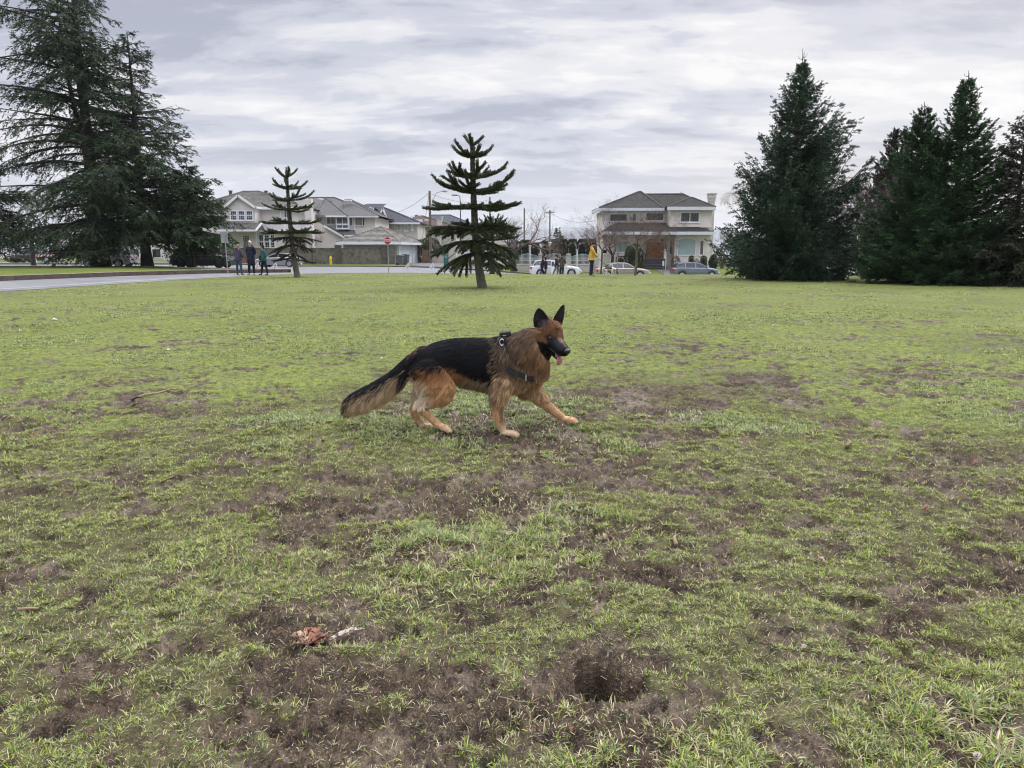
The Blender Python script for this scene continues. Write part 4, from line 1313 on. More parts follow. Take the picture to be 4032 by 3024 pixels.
# ================================================================== trees and shrubs
M['bark'] = mat('bark_grey_brown', (0.085, 0.070, 0.058), 0.95, noise=(6.0, 0.5), bump=(14, 0.8, 0.04))
M['bark_dark'] = mat('bark_dark', (0.035, 0.028, 0.023), 0.95, noise=(5.0, 0.5), bump=(12, 0.8, 0.04))
M['bark_mossy'] = mat('bark_mossy', (0.115, 0.105, 0.080), 0.95, noise=(9.0, 0.55, (0.05, 0.05, 0.03)), bump=(22, 0.9, 0.03))
M['twig'] = mat('twig_grey', (0.085, 0.068, 0.060), 0.95)
M['twig_red'] = mat('twig_reddish', (0.125, 0.085, 0.072), 0.95)
M['twig_pale'] = mat('birch_twig_pale', (0.30, 0.25, 0.21), 0.95)
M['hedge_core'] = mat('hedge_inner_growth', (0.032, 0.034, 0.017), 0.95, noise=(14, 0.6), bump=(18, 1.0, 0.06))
M['needles'] = leaf_material('needles', 'tint', 0.55, 0.10, 0.35)
M['leaves'] = leaf_material('hedge_leaves', 'tint', 0.6, 0.12, 0.3)


def rot_about(v, ax, ang):
    """rows of v about rows of unit ax by ang"""
    c = np.cos(ang)[:, None]; s = np.sin(ang)[:, None]
    return v * c + np.cross(ax, v) * s + ax * (np.sum(ax * v, 1)[:, None]) * (1 - c)


def sprays_mesh(name, P, D, L, W, col, g, fold=0.25):
    """leaf-sized folded diamonds at P along unit D"""
    n = len(P)
    up = g.normal(0, 1, (n, 3)); up[:, 2] += 0.9
    S = np.cross(D, up); S /= np.linalg.norm(S, axis=1)[:, None] + 1e-9
    N = np.cross(S, D)
    mid = P + D * (L * 0.45)[:, None]
    a = mid + S * (W / 2)[:, None] - N * (W * fold)[:, None]
    b = mid - S * (W / 2)[:, None] - N * (W * fold)[:, None]
    tip = P + D * L[:, None]
    V = np.stack([P, a, tip, b], 1).reshape(-1, 3)
    F = np.arange(n * 4).reshape(-1, 4)
    return np_mesh(name, V, [F], colors={'tint': np.repeat(col, 4, axis=0)})


def conifer(name, label, cat, base, H, prof, nb, seed, e0=(-0.1, 0.5), sag=(-0.5, 0.2), tip=0.25, twig_k=0.34, ntw=22, nsp=14, spl=0.26, spw=0.075, hang=0.4, cols=None,
            lean=(0, 0), trunk_r=0.3, crown0=0.06, leaders=None, group=None, spike=0.03, gap=0.0, env=None, bark=None, flat=1.0, top=0.0, rough=0.2):
    """prof(t): crown radius at share t of the height; env(az, t): stretch of a branch by its direction"""
    g = np.random.default_rng(seed)
    root = empty(name, base)
    tag(root, label, cat, group)
    # trunk line
    def axis(t):
        t = np.asarray(t)
        return np.stack([lean[0] * t ** 1.3 + 0.06 * np.sin(t * 7 + seed) * (1 - t), lean[1] * t ** 1.3 + 0 * t, H * t], -1)
    tb = MB()
    ts = np.linspace(0, 1, 16)
    A = axis(ts)
    A[0, 2] = -0.4
    tb.tube(A, [trunk_r * (1.35 if k == 0 else 1.0) * max(0.03, (1 - t) ** 0.85) for k, t in enumerate(ts)], 10)
    for (t0, dx, dy, hh, rr) in (leaders or []):
        p0 = axis(np.array(t0)); q = [p0]
        for k in range(1, 9):
            s = k / 8
            q.append(p0 + np.array([dx * (1 - (1 - s) ** 2), dy * s, hh * s]))
        tb.tube(q, [rr * max(0.08, 1 - k / 8.5) for k in range(9)], 8)
    # branches: t along the trunk, azimuth, length
    t = crown0 + (1 - crown0 - spike) * (1 - np.sqrt(g.uniform(0.0004, 1, nb))) if False else crown0 + (0.985 - crown0) * g.uniform(0, 1, nb) ** 1.15
    az = g.uniform(0, 2 * np.pi, nb)
    ln = prof(t) * g.uniform(1 - 1.4 * rough, 1 + 0.6 * rough, nb)
    if env is not None: ln = ln * env(az, t)
    keep = g.uniform(0, 1, nb) > gap * (ln < 0.5)
    o = axis(t)
    extra = []
    for li, (t0, dx, dy, hh, rr) in enumerate(leaders or []):
        n2 = int(nb * 0.38)
        s = g.uniform(0.15, 1, n2)
        p0 = axis(np.array(t0))
        oo = p0[None] + np.stack([dx * (1 - (1 - s) ** 2), dy * s, hh * s], 1)
        l2 = np.interp(s, [0, 0.3, 1], [0.2, 1.0, 0.06]) * prof(np.array([t0]))[0] * g.uniform(0.5, 0.9, n2)
        extra.append((oo, s * 0.4 + 0.5, g.uniform(0, 2 * np.pi, n2), l2))
    for oo, tt, aa, ll in extra:
        o = np.concatenate([o, oo]); t = np.concatenate([t, tt]); az = np.concatenate([az, aa]); ln = np.concatenate([ln, ll])
    n = len(t)
    el = np.interp(t, [0, 1], e0) + g.normal(0, 0.10, n)
    sg = np.interp(t, [0, 1], sag) + g.normal(0, 0.07, n)
    K = 9
    ss = np.linspace(0, 1, K)
    hx, hy = np.cos(az), np.sin(az)
    wig = g.normal(0, 0.05, n)
    def bp(i, s):
        """branch point of branch rows i at share s"""
        l = ln[i]
        r = l * s
        side = wig[i] * l * np.sin(s * 3)
        z = l * (np.tan(el[i]) * s + sg[i] * s ** 2 + tip * s ** 4)
        return np.stack([o[i, 0] + hx[i] * r - hy[i] * side, o[i, 1] + hy[i] * r + hx[i] * side, o[i, 2] + z], 1)
    for i in range(n):
        if ln[i] < 0.25: continue
        ii = np.full(6, i)
        pts = bp(ii, np.linspace(0, 0.95, 6))
        r0 = 0.012 + 0.016 * ln[i]
        tb.tube(pts, [r0 * (1 - 0.8 * k / 5) for k in range(6)], 4, cap=False)
    if top:                        # bare leader with a few bare shoots
        p0 = Vector(axis(np.array(1.0))); p0.z -= 0.1
        tb.tube([p0, p0 + Vector((0.02, 0, top * 0.5)), p0 + Vector((-0.03, 0, top))], [0.022, 0.015, 0.006], 5)
        for k in range(7):
            a_ = g.uniform(0, 6.28); z_ = top * g.uniform(0.05, 0.6); l_ = top * g.uniform(0.25, 0.5)
            q_ = p0 + Vector((0, 0, z_)); tb.tube([q_, q_ + Vector((math.cos(a_) * l_ * 0.6, math.sin(a_) * l_ * 0.6, l_ * 0.25)), q_ + Vector((math.cos(a_) * l_ * 0.8, math.sin(a_) * l_ * 0.8, l_ * 0.75))], [0.012, 0.009, 0.004], 4, cap=False)
    tb.build('trunk', bark or M['bark_dark'], root, smooth=True, fixn=False)
    # twigs on both sides of every branch
    per = np.maximum(3, (ntw * np.clip(ln / np.max(ln), 0.12, 1) ** 0.8).astype(int))
    bi = np.repeat(np.arange(n), per)
    m = len(bi)
    s = g.uniform(0.10, 1.0, m) ** 0.75
    p = bp(bi, s); p2 = bp(bi, np.minimum(s + 0.03, 1.03))
    d = p2 - p; d /= np.linalg.norm(d, axis=1)[:, None] + 1e-9
    side = np.where(g.uniform(0, 1, m) < 0.5, 1.0, -1.0)
    zax = np.tile(np.array([0, 0, 1.0]), (m, 1))
    td = rot_about(d, zax, side * g.uniform(0.35, 1.15, m) * np.where(s > 0.95, 0.2, 1))
    td[:, 2] = td[:, 2] * 0.6 - hang * g.uniform(0.1, 1.0, m) + 0.10 * g.normal(0, 1, m)
    td /= np.linalg.norm(td, axis=1)[:, None]
    tl = twig_k * ln[bi] * (1.05 - 0.75 * s) * g.uniform(0.6, 1.15, m) + spl * 0.7
    # sprays along the twigs
    cnt = np.maximum(3, (nsp * np.clip(tl / (np.median(tl) + 1e-6), 0.35, 1.8)).astype(int))
    ti = np.repeat(np.arange(m), cnt)
    q = len(ti)
    u = g.uniform(0.0, 1.0, q)
    P = p[ti] + td[ti] * (tl[ti] * u)[:, None]
    P[:, 2] -= hang * 0.35 * tl[ti] * u ** 2
    D = td[ti] + g.normal(0, 0.42, (q, 3)) * np.array([1, 1, flat])
    D[:, 2] -= hang * 0.35 * g.uniform(0, 1, q)
    D /= np.linalg.norm(D, axis=1)[:, None]
    L = spl * g.uniform(0.55, 1.25, q); W = spw * g.uniform(0.6, 1.3, q)
    c = np.asarray(cols)
    pick = g.integers(0, len(c), q)
    clump = fbm(P[:, 0] * 0.9 + P[:, 2] * 0.4, P[:, 1] * 0.9 + P[:, 2] * 0.7, 3, seed)
    col = c[pick] * (0.70 + 0.75 * clump)[:, None] * g.uniform(0.7, 1.3, q)[:, None]
    me = sprays_mesh('crown', P, D, L, W, col, g)
    link_mesh('crown', me, M['needles'], root)
    return root


CEDAR = [(0.0161, 0.038, 0.0152), (0.0242, 0.0527, 0.0177), (0.0338, 0.0632, 0.0202), (0.0146, 0.0316, 0.0152), (0.0403, 0.0654, 0.019)]
SPRUCE = [(0.0163, 0.045, 0.0213), (0.0229, 0.0591, 0.0274), (0.0312, 0.0684, 0.0319), (0.0131, 0.0355, 0.0182)]
FIR = [(0.0247, 0.0664, 0.0229), (0.0343, 0.0841, 0.0258), (0.0438, 0.0943, 0.0351), (0.0191, 0.0485, 0.0198)]
OLIVE = [(0.0315, 0.0345, 0.0182), (0.0413, 0.039, 0.021), (0.0255, 0.03, 0.0168), (0.045, 0.0375, 0.0238)]


def place(u, Y, z=None, zf=None):
    p = at(u, 995, Y)
    return Vector((p.x, Y, (zf(p.x, Y) if zf else gz(p.x, Y)) if z is None else z))


def tree_to(u, v, Y, zf=None):
    """foot and height of an upright tree whose tip shows at photo pixel (u, v), standing Y metres away"""
    p = at(u, v, Y)
    z = zf(p.x, Y) if zf else gz(p.x, Y)
    return Vector((p.x, Y, z)), p.z - z


def isl(x, y): return float(island_z(np.array([x]), np.array([y]))[0])


def pr(*kv):
    xs = [k for k, v in kv]; ys = [v for k, v in kv]
    return lambda t: np.interp(t, xs, ys)


G_CED = 'great cedars on the grass island'
conifer('cedar_tree', 'tallest drooping cedar with a thick forked dark trunk on the left grass island', 'tree', place(392, 60, zf=isl), 24.5,
        pr((0, 5.0), (0.12, 6.6), (0.3, 7.4), (0.55, 6.6), (0.75, 5.6), (0.9, 4.2), (1, 1.2)), 155, 21, e0=(0.05, 0.42), sag=(-0.38, -0.30), tip=0.06, ntw=36, nsp=18, spl=0.30, spw=0.062,
        hang=0.75, cols=CEDAR, lean=(-0.2, 0), trunk_r=0.62, crown0=0.125, leaders=[(0.30, -1.6, 0.5, 14.5, 0.26), (0.42, -0.5, 0, 11.0, 0.22)], group=G_CED, flat=0.7,
        env=lambda a, t: 1.0 - 0.62 * np.cos(a) * sstep(0.40, 0.62, t) - 0.10 * sstep(0.4, 0.6, t))
conifer('cedar_tree', 'pointed cedar with low sweeping boughs between the tallest cedar and the grey sign', 'tree', *tree_to(500, 118, 60.5, isl),
        pr((0, 5.6), (0.10, 6.8), (0.25, 6.6), (0.42, 5.3), (0.6, 3.7), (0.75, 2.5), (0.9, 1.3), (1, 0.2)), 225, 34, e0=(0.02, 0.45), sag=(-0.34, -0.22), tip=0.16, ntw=36, nsp=18, spl=0.29, spw=0.062,
        hang=0.6, cols=CEDAR, trunk_r=0.42, crown0=0.10, group=G_CED, flat=0.7)
conifer('cedar_tree', 'short spreading cedar whose grey-green boughs reach over the black pickup', 'tree', place(760, 60.0, zf=isl), 8.6,
        pr((0, 2.0), (0.15, 3.2), (0.4, 2.7), (0.7, 1.6), (1, 0.3)), 110, 37, e0=(0.08, 0.4), sag=(-0.34, -0.2), tip=0.14, ntw=32, nsp=15, spl=0.26, spw=0.08, hang=0.55, cols=CEDAR, trunk_r=0.16, crown0=0.24, group=G_CED, flat=0.7)
conifer('cedar_tree', 'dark cedar cut off by the left edge of the view beside the island', 'tree', place(-175, 58, zf=isl), 9.6,
        pr((0, 4.2), (0.2, 5.6), (0.5, 5.6), (0.75, 4.2), (1, 1.4)), 120, 44, e0=(0.10, 0.45), sag=(-0.30, -0.2), tip=0.05, ntw=34, nsp=15, spl=0.28, spw=0.085, hang=0.6, cols=CEDAR, trunk_r=0.35, crown0=0.16, group=G_CED, flat=0.7)

conifer('spruce_tree', 'large dark spruce with upswept branch tips and a bare leader, right of the cream house', 'tree', *tree_to(3158, 250, 35),
        pr((0, 2.8), (0.08, 3.3), (0.2, 3.2), (0.35, 2.75), (0.5, 2.15), (0.65, 1.4), (0.8, 0.75), (0.92, 0.30), (1, 0.06)), 560, 51, e0=(-0.06, 0.85), sag=(-0.20, -0.05), tip=0.46, twig_k=0.25, ntw=44, nsp=17, spl=0.130, spw=0.040, rough=0.26,
        hang=0.55, cols=SPRUCE, trunk_r=0.22, crown0=0.012, top=0.75, env=lambda a, t: 1 + 0.16 * np.cos(a) * (t > 0.25) * (t < 0.7))
G_FIR = 'firs at the right edge of the field'
conifer('fir_tree', 'tallest fir of the right-hand clump with a fan of bare shoots at its tip', 'tree', *tree_to(3812, 320, 30),
        pr((0, 1.9), (0.08, 2.35), (0.25, 2.1), (0.45, 1.55), (0.65, 1.0), (0.8, 0.6), (0.92, 0.36), (1, 0.10)), 500, 61, e0=(-0.04, 0.75), sag=(-0.12, 0.0), tip=0.26, twig_k=0.25, ntw=42, nsp=17, spl=0.105, spw=0.038, rough=0.26,
        hang=0.22, cols=FIR, trunk_r=0.16, crown0=0.012, top=0.5, group=G_FIR, flat=0.6)
conifer('fir_tree', 'second fir, lower and fuller, touching the tallest fir on its left', 'tree', *tree_to(3640, 430, 31),
        pr((0, 1.9), (0.08, 2.25), (0.25, 2.0), (0.45, 1.45), (0.65, 0.9), (0.8, 0.6), (0.92, 0.32), (1, 0.08)), 460, 62, e0=(-0.04, 0.8), sag=(-0.12, 0.0), tip=0.26, twig_k=0.25, ntw=42, nsp=17, spl=0.105, spw=0.038, rough=0.26,
        hang=0.22, cols=FIR, trunk_r=0.15, crown0=0.012, top=0.4, group=G_FIR, flat=0.6)
conifer('cypress_tree', 'brownish feathery cypress behind the firs, next to the bare many-stemmed shrub', 'tree', *tree_to(3540, 520, 38),
        pr((0, 1.3), (0.15, 1.6), (0.4, 1.35), (0.65, 0.9), (0.85, 0.45), (1, 0.06)), 210, 71, e0=(0.5, 1.0), sag=(-0.05, 0.0), tip=0.20, ntw=22, nsp=15, spl=0.15, spw=0.06, hang=0.1, cols=OLIVE, trunk_r=0.16, crown0=0.16)
conifer('hemlock_tree', 'loose olive conifer cut off by the right edge of the view', 'tree', *tree_to(4050, 440, 29),
        pr((0, 1.9), (0.1, 2.3), (0.3, 1.9), (0.55, 1.2), (0.75, 0.75), (0.9, 0.45), (1, 0.10)), 300, 81, e0=(0.0, 0.7), sag=(-0.25, -0.05), tip=0.15, ntw=24, nsp=15, spl=0.12, spw=0.045, hang=0.5, cols=OLIVE + FIR[:1], trunk_r=0.14, crown0=0.02)
conifer('spruce_tree', 'small dark conifer far behind the clipped hedge columns', 'tree', place(2196, 120, -2.5), 7.6,
        pr((0, 1.6), (0.2, 1.75), (0.6, 1.0), (1, 0.08)), 90, 91, e0=(0, 0.6), sag=(-0.1, 0), tip=0.1, ntw=16, nsp=10, spl=0.3, spw=0.13, hang=0.3, cols=SPRUCE, trunk_r=0.2, crown0=0.05)


# ------------------------------------------------------------------ monkey puzzle trees
def monkey_puzzle(label, base, H, lean, tiers, seed, trunk_r, br=0.047, dead_below=None, scale_d=260, bend=None):
    g = np.random.default_rng(seed)
    rnd = random.Random(seed)
    root = empty('monkey_puzzle_tree', base)
    tag(root, label, 'tree', 'monkey puzzle trees')
    def axis(z):
        t = z / H
        return Vector((lean[0] * (1 - math.exp(-t * 3)) / (1 - math.exp(-3)), lean[1] * t, z))
    tb = MB()
    zs = [-0.15, 0.0, 0.12] + [0.3 + k * (H - 0.3) / 14 for k in range(15)]
    tb.tube([axis(z) if z > 0 else Vector((0, 0, z)) for z in zs], [trunk_r * 1.25, trunk_r * 1.2, trunk_r * 1.02] + [trunk_r * (1 - 0.62 * (k / 14) ** 0.8) for k in range(15)], 12)
    tr = tb.build('trunk', M['bark_mossy'], root, smooth=True, fixn=False)
    crown = MB()
    P, D, C = [], [], []
    gre = [(0.042, 0.054, 0.022), (0.031, 0.041, 0.019), (0.062, 0.066, 0.024)]
    brn = [(0.035, 0.026, 0.022), (0.028, 0.022, 0.020)]
    tubes_col = []

    def limb(pts, r0, r1, dead):
        n0 = len(crown.v)
        k = len(pts)
        rad = [r0 + (r1 - r0) * i / (k - 1) for i in range(k)]
        rad[-1] *= 0.35
        crown.tube(pts, rad, 7)
        col = brn[0] if dead else gre[0]
        tubes_col.extend([col] * (len(crown.v) - n0))
        for i in range(k - 1):
            a, b = Vector(pts[i]), Vector(pts[i + 1]); d = (b - a); ln = d.length
            if ln < 1e-4: continue
            d.normalize(); s = d.orthogonal().normalized(); t = d.cross(s)
            for _ in range(int(ln * scale_d)):
                f = rnd.random(); an = rnd.random() * 2 * math.pi
                nr = s * math.cos(an) + t * math.sin(an)
                P.append(a.lerp(b, f) + nr * (rad[i] * 0.85)); D.append((nr * 0.85 + d * 0.9).normalized())
                C.append(rnd.choice(brn if dead else gre))

    def curve(o, az, L, a, b, c=0.0, n=9, sw=0.0):
        q = []
        for k in range(n):
            s = k / (n - 1)
            aa = az + sw * s * s
            q.append(o + Vector((math.cos(aa) * L * s, math.sin(aa) * L * s, L * (a * s + b * s * s + c * s ** 4))))
        return q

    for (z, nbr, L, a, b, c, forks, az0) in tiers:
        dead = dead_below is not None and z < dead_below
        for j in range(nbr):
            az = az0 + 2 * math.pi * j / nbr + rnd.uniform(-0.22, 0.22)
            l = L * rnd.uniform(0.86, 1.08)
            aa, bb = a + rnd.uniform(-0.08, 0.08), b + rnd.uniform(-0.06, 0.06)
            main = curve(axis(z + rnd.uniform(-0.04, 0.04)), az, l, aa, bb, c, sw=rnd.uniform(-0.2, 0.2))
            limb(main, br * (0.75 if dead else 1.05), br * (0.6 if dead else 0.95), dead)
            for f in range(forks):
                s0 = 0.30 + 0.58 * (f + rnd.uniform(-0.15, 0.35)) / max(1, forks)
                for sd in (-1, 1):
                    if rnd.random() < 0.18: continue
                    i = min(7, int(s0 * 8)); p = main[i].lerp(main[i + 1], s0 * 8 - i)
                    d = (main[i + 1] - main[i]).normalized()
                    az2 = math.atan2(d.y, d.x) + sd * rnd.uniform(0.45, 0.85)
                    l2 = l * (0.20 + 0.34 * (1 - s0)) * rnd.uniform(0.8, 1.2) + 0.06
                    sl = d.z / max(0.2, math.hypot(d.x, d.y))
                    up = rnd.uniform(0.0, 0.22) if not dead else rnd.uniform(-0.7, 0.0)
                    limb(curve(p, az2, l2, sl * 0.8, up if b > -0.25 else bb * 0.9, 0, 6), br * (0.6 if dead else 0.95), br * (0.5 if dead else 0.85), dead)
    z0_ = 0.25 * H
    for _ in range(int((H - z0_) * scale_d * 2.2)):
        z = rnd.uniform(z0_, H); a_ = rnd.uniform(0, 6.283); n_ = Vector((math.cos(a_), math.sin(a_), 0)); t_ = z / H
        P.append(axis(z) + n_ * (trunk_r * (1 - 0.62 * t_ ** 0.8) * 0.97)); D.append((n_ * 0.55 + Vector((0, 0, 0.9))).normalized()); C.append(rnd.choice([(0.040, 0.034, 0.024), (0.030, 0.032, 0.020), (0.052, 0.046, 0.030)]))
    # the growing tip
    limb([axis(H - 0.05), axis(H + 0.12), axis(H + 0.26)], br, br * 0.8, False)
    me = bpy.data.meshes.new('crown')
    Pn = np.array([tuple(p) for p in P]); Dn = np.array([tuple(d) for d in D])
    n = len(Pn)
    S = np.cross(Dn, np.array([0.31, 0.2, 0.93])); S /= np.linalg.norm(S, axis=1)[:, None]
    L_ = g.uniform(0.034, 0.066, n)[:, None]; W_ = g.uniform(0.018, 0.030, n)[:, None]
    V = np.concatenate([np.array(crown.v), np.stack([Pn - S * W_, Pn + S * W_, Pn + Dn * L_], 1).reshape(-1, 3)])
    cf = [np.array([f for f in crown.f if len(f) == 4]), np.array([f for f in crown.f if len(f) == 7])]
    tri = len(crown.v) + np.arange(n * 3).reshape(-1, 3)
    col = np.concatenate([np.array(tubes_col), np.repeat(np.array(C) * g.uniform(0.7, 1.5, (n, 1)), 3, axis=0)])
    me = np_mesh('crown', V, cf + [tri], colors={'tint': col})
    link_mesh('crown', me, M['needles'], root)
    return root


# big one: (height, branches, length, slope, curve, upturn, forks, first azimuth)
bp_ = gp(1900, 1134)
monkey_puzzle('larger monkey puzzle tree with leaning grey trunk in the middle of the field edge', (bp_.x, bp_.y, gz(bp_.x, bp_.y)), 4.92, (-0.33, 0.0), [
    (1.25, 6, 1.45, -0.08, -0.46, 0.0, 1, 0.0), (1.60, 7, 1.62, 0.14, -0.44, 0.02, 2, 0.1), (1.95, 8, 1.78, 0.20, -0.26, 0.05, 2, 0.0), (2.10, 5, 1.5, 0.25, -0.2, 0.05, 2, 0.4),
    (2.84, 8, 1.72, -0.02, -0.02, 0.12, 2, 0.0), (3.36, 7, 1.46, 0.0, 0.10, 0.28, 2, 0.3), (3.83, 5, 1.22, 0.02, 0.16, 0.24, 2, 0.0),
    (4.55, 5, 0.86, 0.05, 0.24, 0.22, 1, 0.2), (4.95, 3, 0.40, 0.6, 0.3, 0, 0, 0.3)], 5, 0.165)
bp_ = gp(1172, 1092)
monkey_puzzle('smaller monkey puzzle tree with bare dark lower branches near the chatting group', (bp_.x, bp_.y, gz(bp_.x, bp_.y)), 5.22, (-0.30, 0.0), [
    (0.95, 2, 1.15, -0.05, -0.18, 0.12, 0, 0.0), (1.22, 3, 1.0, -0.1, -0.35, 0.05, 1, 0.9), (1.62, 5, 1.30, 0.10, -0.42, 0.0, 1, 0.5), (1.95, 6, 1.50, 0.15, -0.34, 0.05, 1, 0.1),
    (2.28, 7, 1.74, 0.08, -0.14, 0.08, 2, 0.0), (2.75, 6, 1.52, 0.0, 0.0, 0.12, 2, 0.3), (3.38, 6, 1.36, 0.0, 0.06, 0.14, 1, 0.1),
    (3.90, 5, 1.24, 0.0, 0.12, 0.24, 1, 0.4), (4.46, 5, 1.0, 0.04, 0.20, 0.22, 1, 0.1), (5.0, 5, 0.66, 0.25, 0.40, 0.1, 0, 0.2)], 8, 0.155, dead_below=2.1, scale_d=200)
p_ = place(1938, 47.0)
monkey_puzzle('farther monkey puzzle tree showing behind the right side of the larger one', p_, 3.05, (0.05, 0.0), [
    (0.7, 6, 1.0, 0.1, -0.5, 0.0, 2, 0.2), (1.15, 7, 1.5, 0.25, -0.5, 0, 3, 0.0), (1.6, 7, 1.7, 0.25, -0.35, 0.05, 3, 0.4), (2.1, 7, 1.55, 0.15, 0.0, 0.1, 3, 0.1), (2.45, 7, 1.25, 0.2, 0.2, 0.15, 2, 0.3), (2.75, 6, 0.95, 0.35, 0.4, 0.1, 1, 0.1), (2.98, 5, 0.6, 0.6, 0.5, 0, 1, 0.5)], 12, 0.17, scale_d=120)


# ------------------------------------------------------------------ leafless trees
def bare_tree(name, label, base, H, spread, seed, trunk_r, depth=6, fork_h=0.35, up=0.35, group=None, bark=None, twig=None, weep=0.0, nsplit=(2, 3), stems=1, len_k=0.78):
    rnd = random.Random(seed)
    root = empty(name, base)
    tag(root, label, 'tree', group)
    tb, cr = MB(), MB()
    L0 = (H * (1 - fork_h)) / sum(len_k ** k for k in range(depth)) * 1.12

    def grow(p, d, L, r, k):
        n = 3 if k < 3 else 2
        pts = [p]; q = p.copy(); dd = d.copy()
        for i in range(n):
            j = Vector((rnd.gauss(0, 0.16), rnd.gauss(0, 0.16), rnd.gauss(0, 0.10)))
            if k >= 3: j.z -= weep * 0.25 * (k - 2)
            dd = (dd + j).normalized()
            q = q + dd * (L / n); pts.append(q.copy())
        r1 = r * 0.62
        (tb if k <= 1 else cr).tube(pts, [r + (r1 - r) * i / n for i in range(n + 1)], 7 if k < 2 else (4 if k < 4 else 3), cap=False)
        if k >= depth: return
        m = rnd.randint(*nsplit) + (1 if k >= 1 and rnd.random() < 0.55 else 0)
        for i in range(m):
            ax = dd.orthogonal().normalized()
            ax.rotate(Matrix.Rotation(rnd.uniform(0, 2 * math.pi), 3, dd))
            nd = dd.copy(); nd.rotate(Matrix.Rotation(rnd.uniform(0.35, 0.95) * spread, 3, ax))
            nd.z += up * (0.5 if k < 3 else 0.15); nd.normalize()
            st = pts[-1] if i < 2 else pts[-2].lerp(pts[-1], rnd.random())
            grow(st, nd, L * len_k * rnd.uniform(0.75, 1.15), max(0.0035, r1 * rnd.uniform(0.65, 0.9)), k + 1)

    for s in range(stems):
        a = 2 * math.pi * s / max(1, stems) + rnd.uniform(-.3, .3)
        off = Vector((math.cos(a), math.sin(a), 0)) * (0.12 if stems > 1 else 0)
        d0 = Vector((math.cos(a) * (0.28 if stems > 1 else 0.03), math.sin(a) * (0.28 if stems > 1 else 0.02), 1)).normalized()
        top = off + d0 * (H * fork_h)
        tb.tube([off + Vector((0, 0, -0.25)), off + d0 * 0.08, off.lerp(top, 0.5) + Vector((rnd.gauss(0, .02), 0, 0)), top], [trunk_r * 1.3, trunk_r * 1.05, trunk_r * 0.9, trunk_r * 0.85], 9, cap=False)
        for i in range(3 if stems == 1 else 2):
            b = a + 2 * math.pi * i / 3 + rnd.uniform(-0.4, 0.4)
            nd = Vector((math.cos(b) * spread, math.sin(b) * spread, 0.55 + up)).normalized()
            grow(top, nd, L0 * rnd.uniform(0.85, 1.1), trunk_r * 0.62, 1)
    tb.build('trunk', bark or M['bark'], root, smooth=True, fixn=False)
    cr.build('crown', twig or M['twig'], root, fixn=False)
    return root


bare_tree('bare_tree', 'large leafless tree with a stout dark trunk beside the white ornate fence', place(2022, 72.5, zf=lotz), 7.6, 1.05, 3, 0.30, 7, 0.22, 0.26, 'leafless trees', M['bark_dark'], M['twig_red'])
bare_tree('bare_tree', 'leafless dark-trunked tree in front of the left half of the cream house', place(2411, 75.5, zf=lotz), 7.6, 0.95, 5, 0.17, 7, 0.22, 0.36, 'leafless trees', M['bark_dark'], M['twig'])
bare_tree('bare_tree', 'slim leafless street tree just behind the man in the yellow jacket', place(2368, 48.5), 3.3, 1.0, 8, 0.065, 7, 0.48, 0.2, 'leafless trees', M['bark'], M['twig_red'])
bare_tree('bare_tree', 'young leafless tree with mossy trunk base on the field edge before the porch steps', place(2504, 41.5), 3.9, 1.1, 15, 0.075, 7, 0.36, 0.24, 'leafless trees', M['bark_mossy'], M['twig_red'])
bare_tree('bare_tree', 'thin leafless tree on the verge by the front path', place(2540, 69.6, zf=lotz), 5.0, 0.95, 17, 0.08, 7, 0.36, 0.25, 'leafless trees', M['bark_dark'], M['twig_red'])
bare_tree('bare_tree', 'small leafless sapling by the garden wall behind the silver car', place(1227, 82.5, zf=lotz), 3.6, 0.7, 19, 0.05, 5, 0.45, 0.3, 'leafless trees', M['bark_dark'])
bare_tree('birch_tree', 'pale weeping birch without leaves showing left of the large spruce', place(2962, 88, -0.5), 13.2, 0.55, 23, 0.16, 7, 0.42, 0.5, None, M['bark'], M['twig_pale'], weep=0.9)
bare_tree('bare_tree', 'leafless tree with curling branches at the left edge behind the cedars', place(128, 74, 0.1), 8.6, 0.95, 29, 0.22, 7, 0.35, 0.25, 'leafless trees', M['bark_dark'], M['twig'])
bare_tree('bare_shrub', 'many-stemmed leafless shrub between the spruce and the firs', place(3412, 35.5), 4.6, 0.55, 31, 0.035, 6, 0.30, 0.55, None, M['bark'], M['twig'], stems=7)
bare_tree('bare_shrub', 'low dark leafless shrub left of the many-stemmed one under the spruce', place(3335, 34.5), 1.7, 0.7, 33, 0.025, 5, 0.28, 0.4, None, M['bark_dark'], M['twig'], stems=3)
bare_tree('bare_shrub', 'pinkish leafless bushes at the right corner of the cream house', place(2845, 84, -0.5), 4.6, 0.7, 35, 0.05, 6, 0.25, 0.4, None, M['bark'], M['twig_red'], stems=4)
for k, (u, Y, H_, sd, lb) in enumerate([(1760, 105, 7.0, 41, 'leafless tree behind the larger monkey puzzle'), (2105, 118, 8.5, 43, 'leafless tree beyond the hedge, left of the small dark conifer'), (2262, 112, 7.2, 45, 'leafless tree beyond the hedge, right of the small dark conifer'),
                                        (2330, 120, 8.6, 47, 'pale leafless tree rising beyond the left end of the cream house'), (2375, 98, 10.2, 49, 'wispy leafless tree behind the cream house roof'), (230, 110, 8.0, 52, 'leafless tree far behind the striped barrier'), (60, 104, 9.0, 54, 'leafless tree far back at the left edge')]):
    bare_tree('bare_tree', lb, place(u, Y, -1.6 if u > 1000 else 0.0), H_, 0.85, sd, 0.13, 6, 0.28, 0.35, 'leafless trees', M['bark'], M['twig_red'])


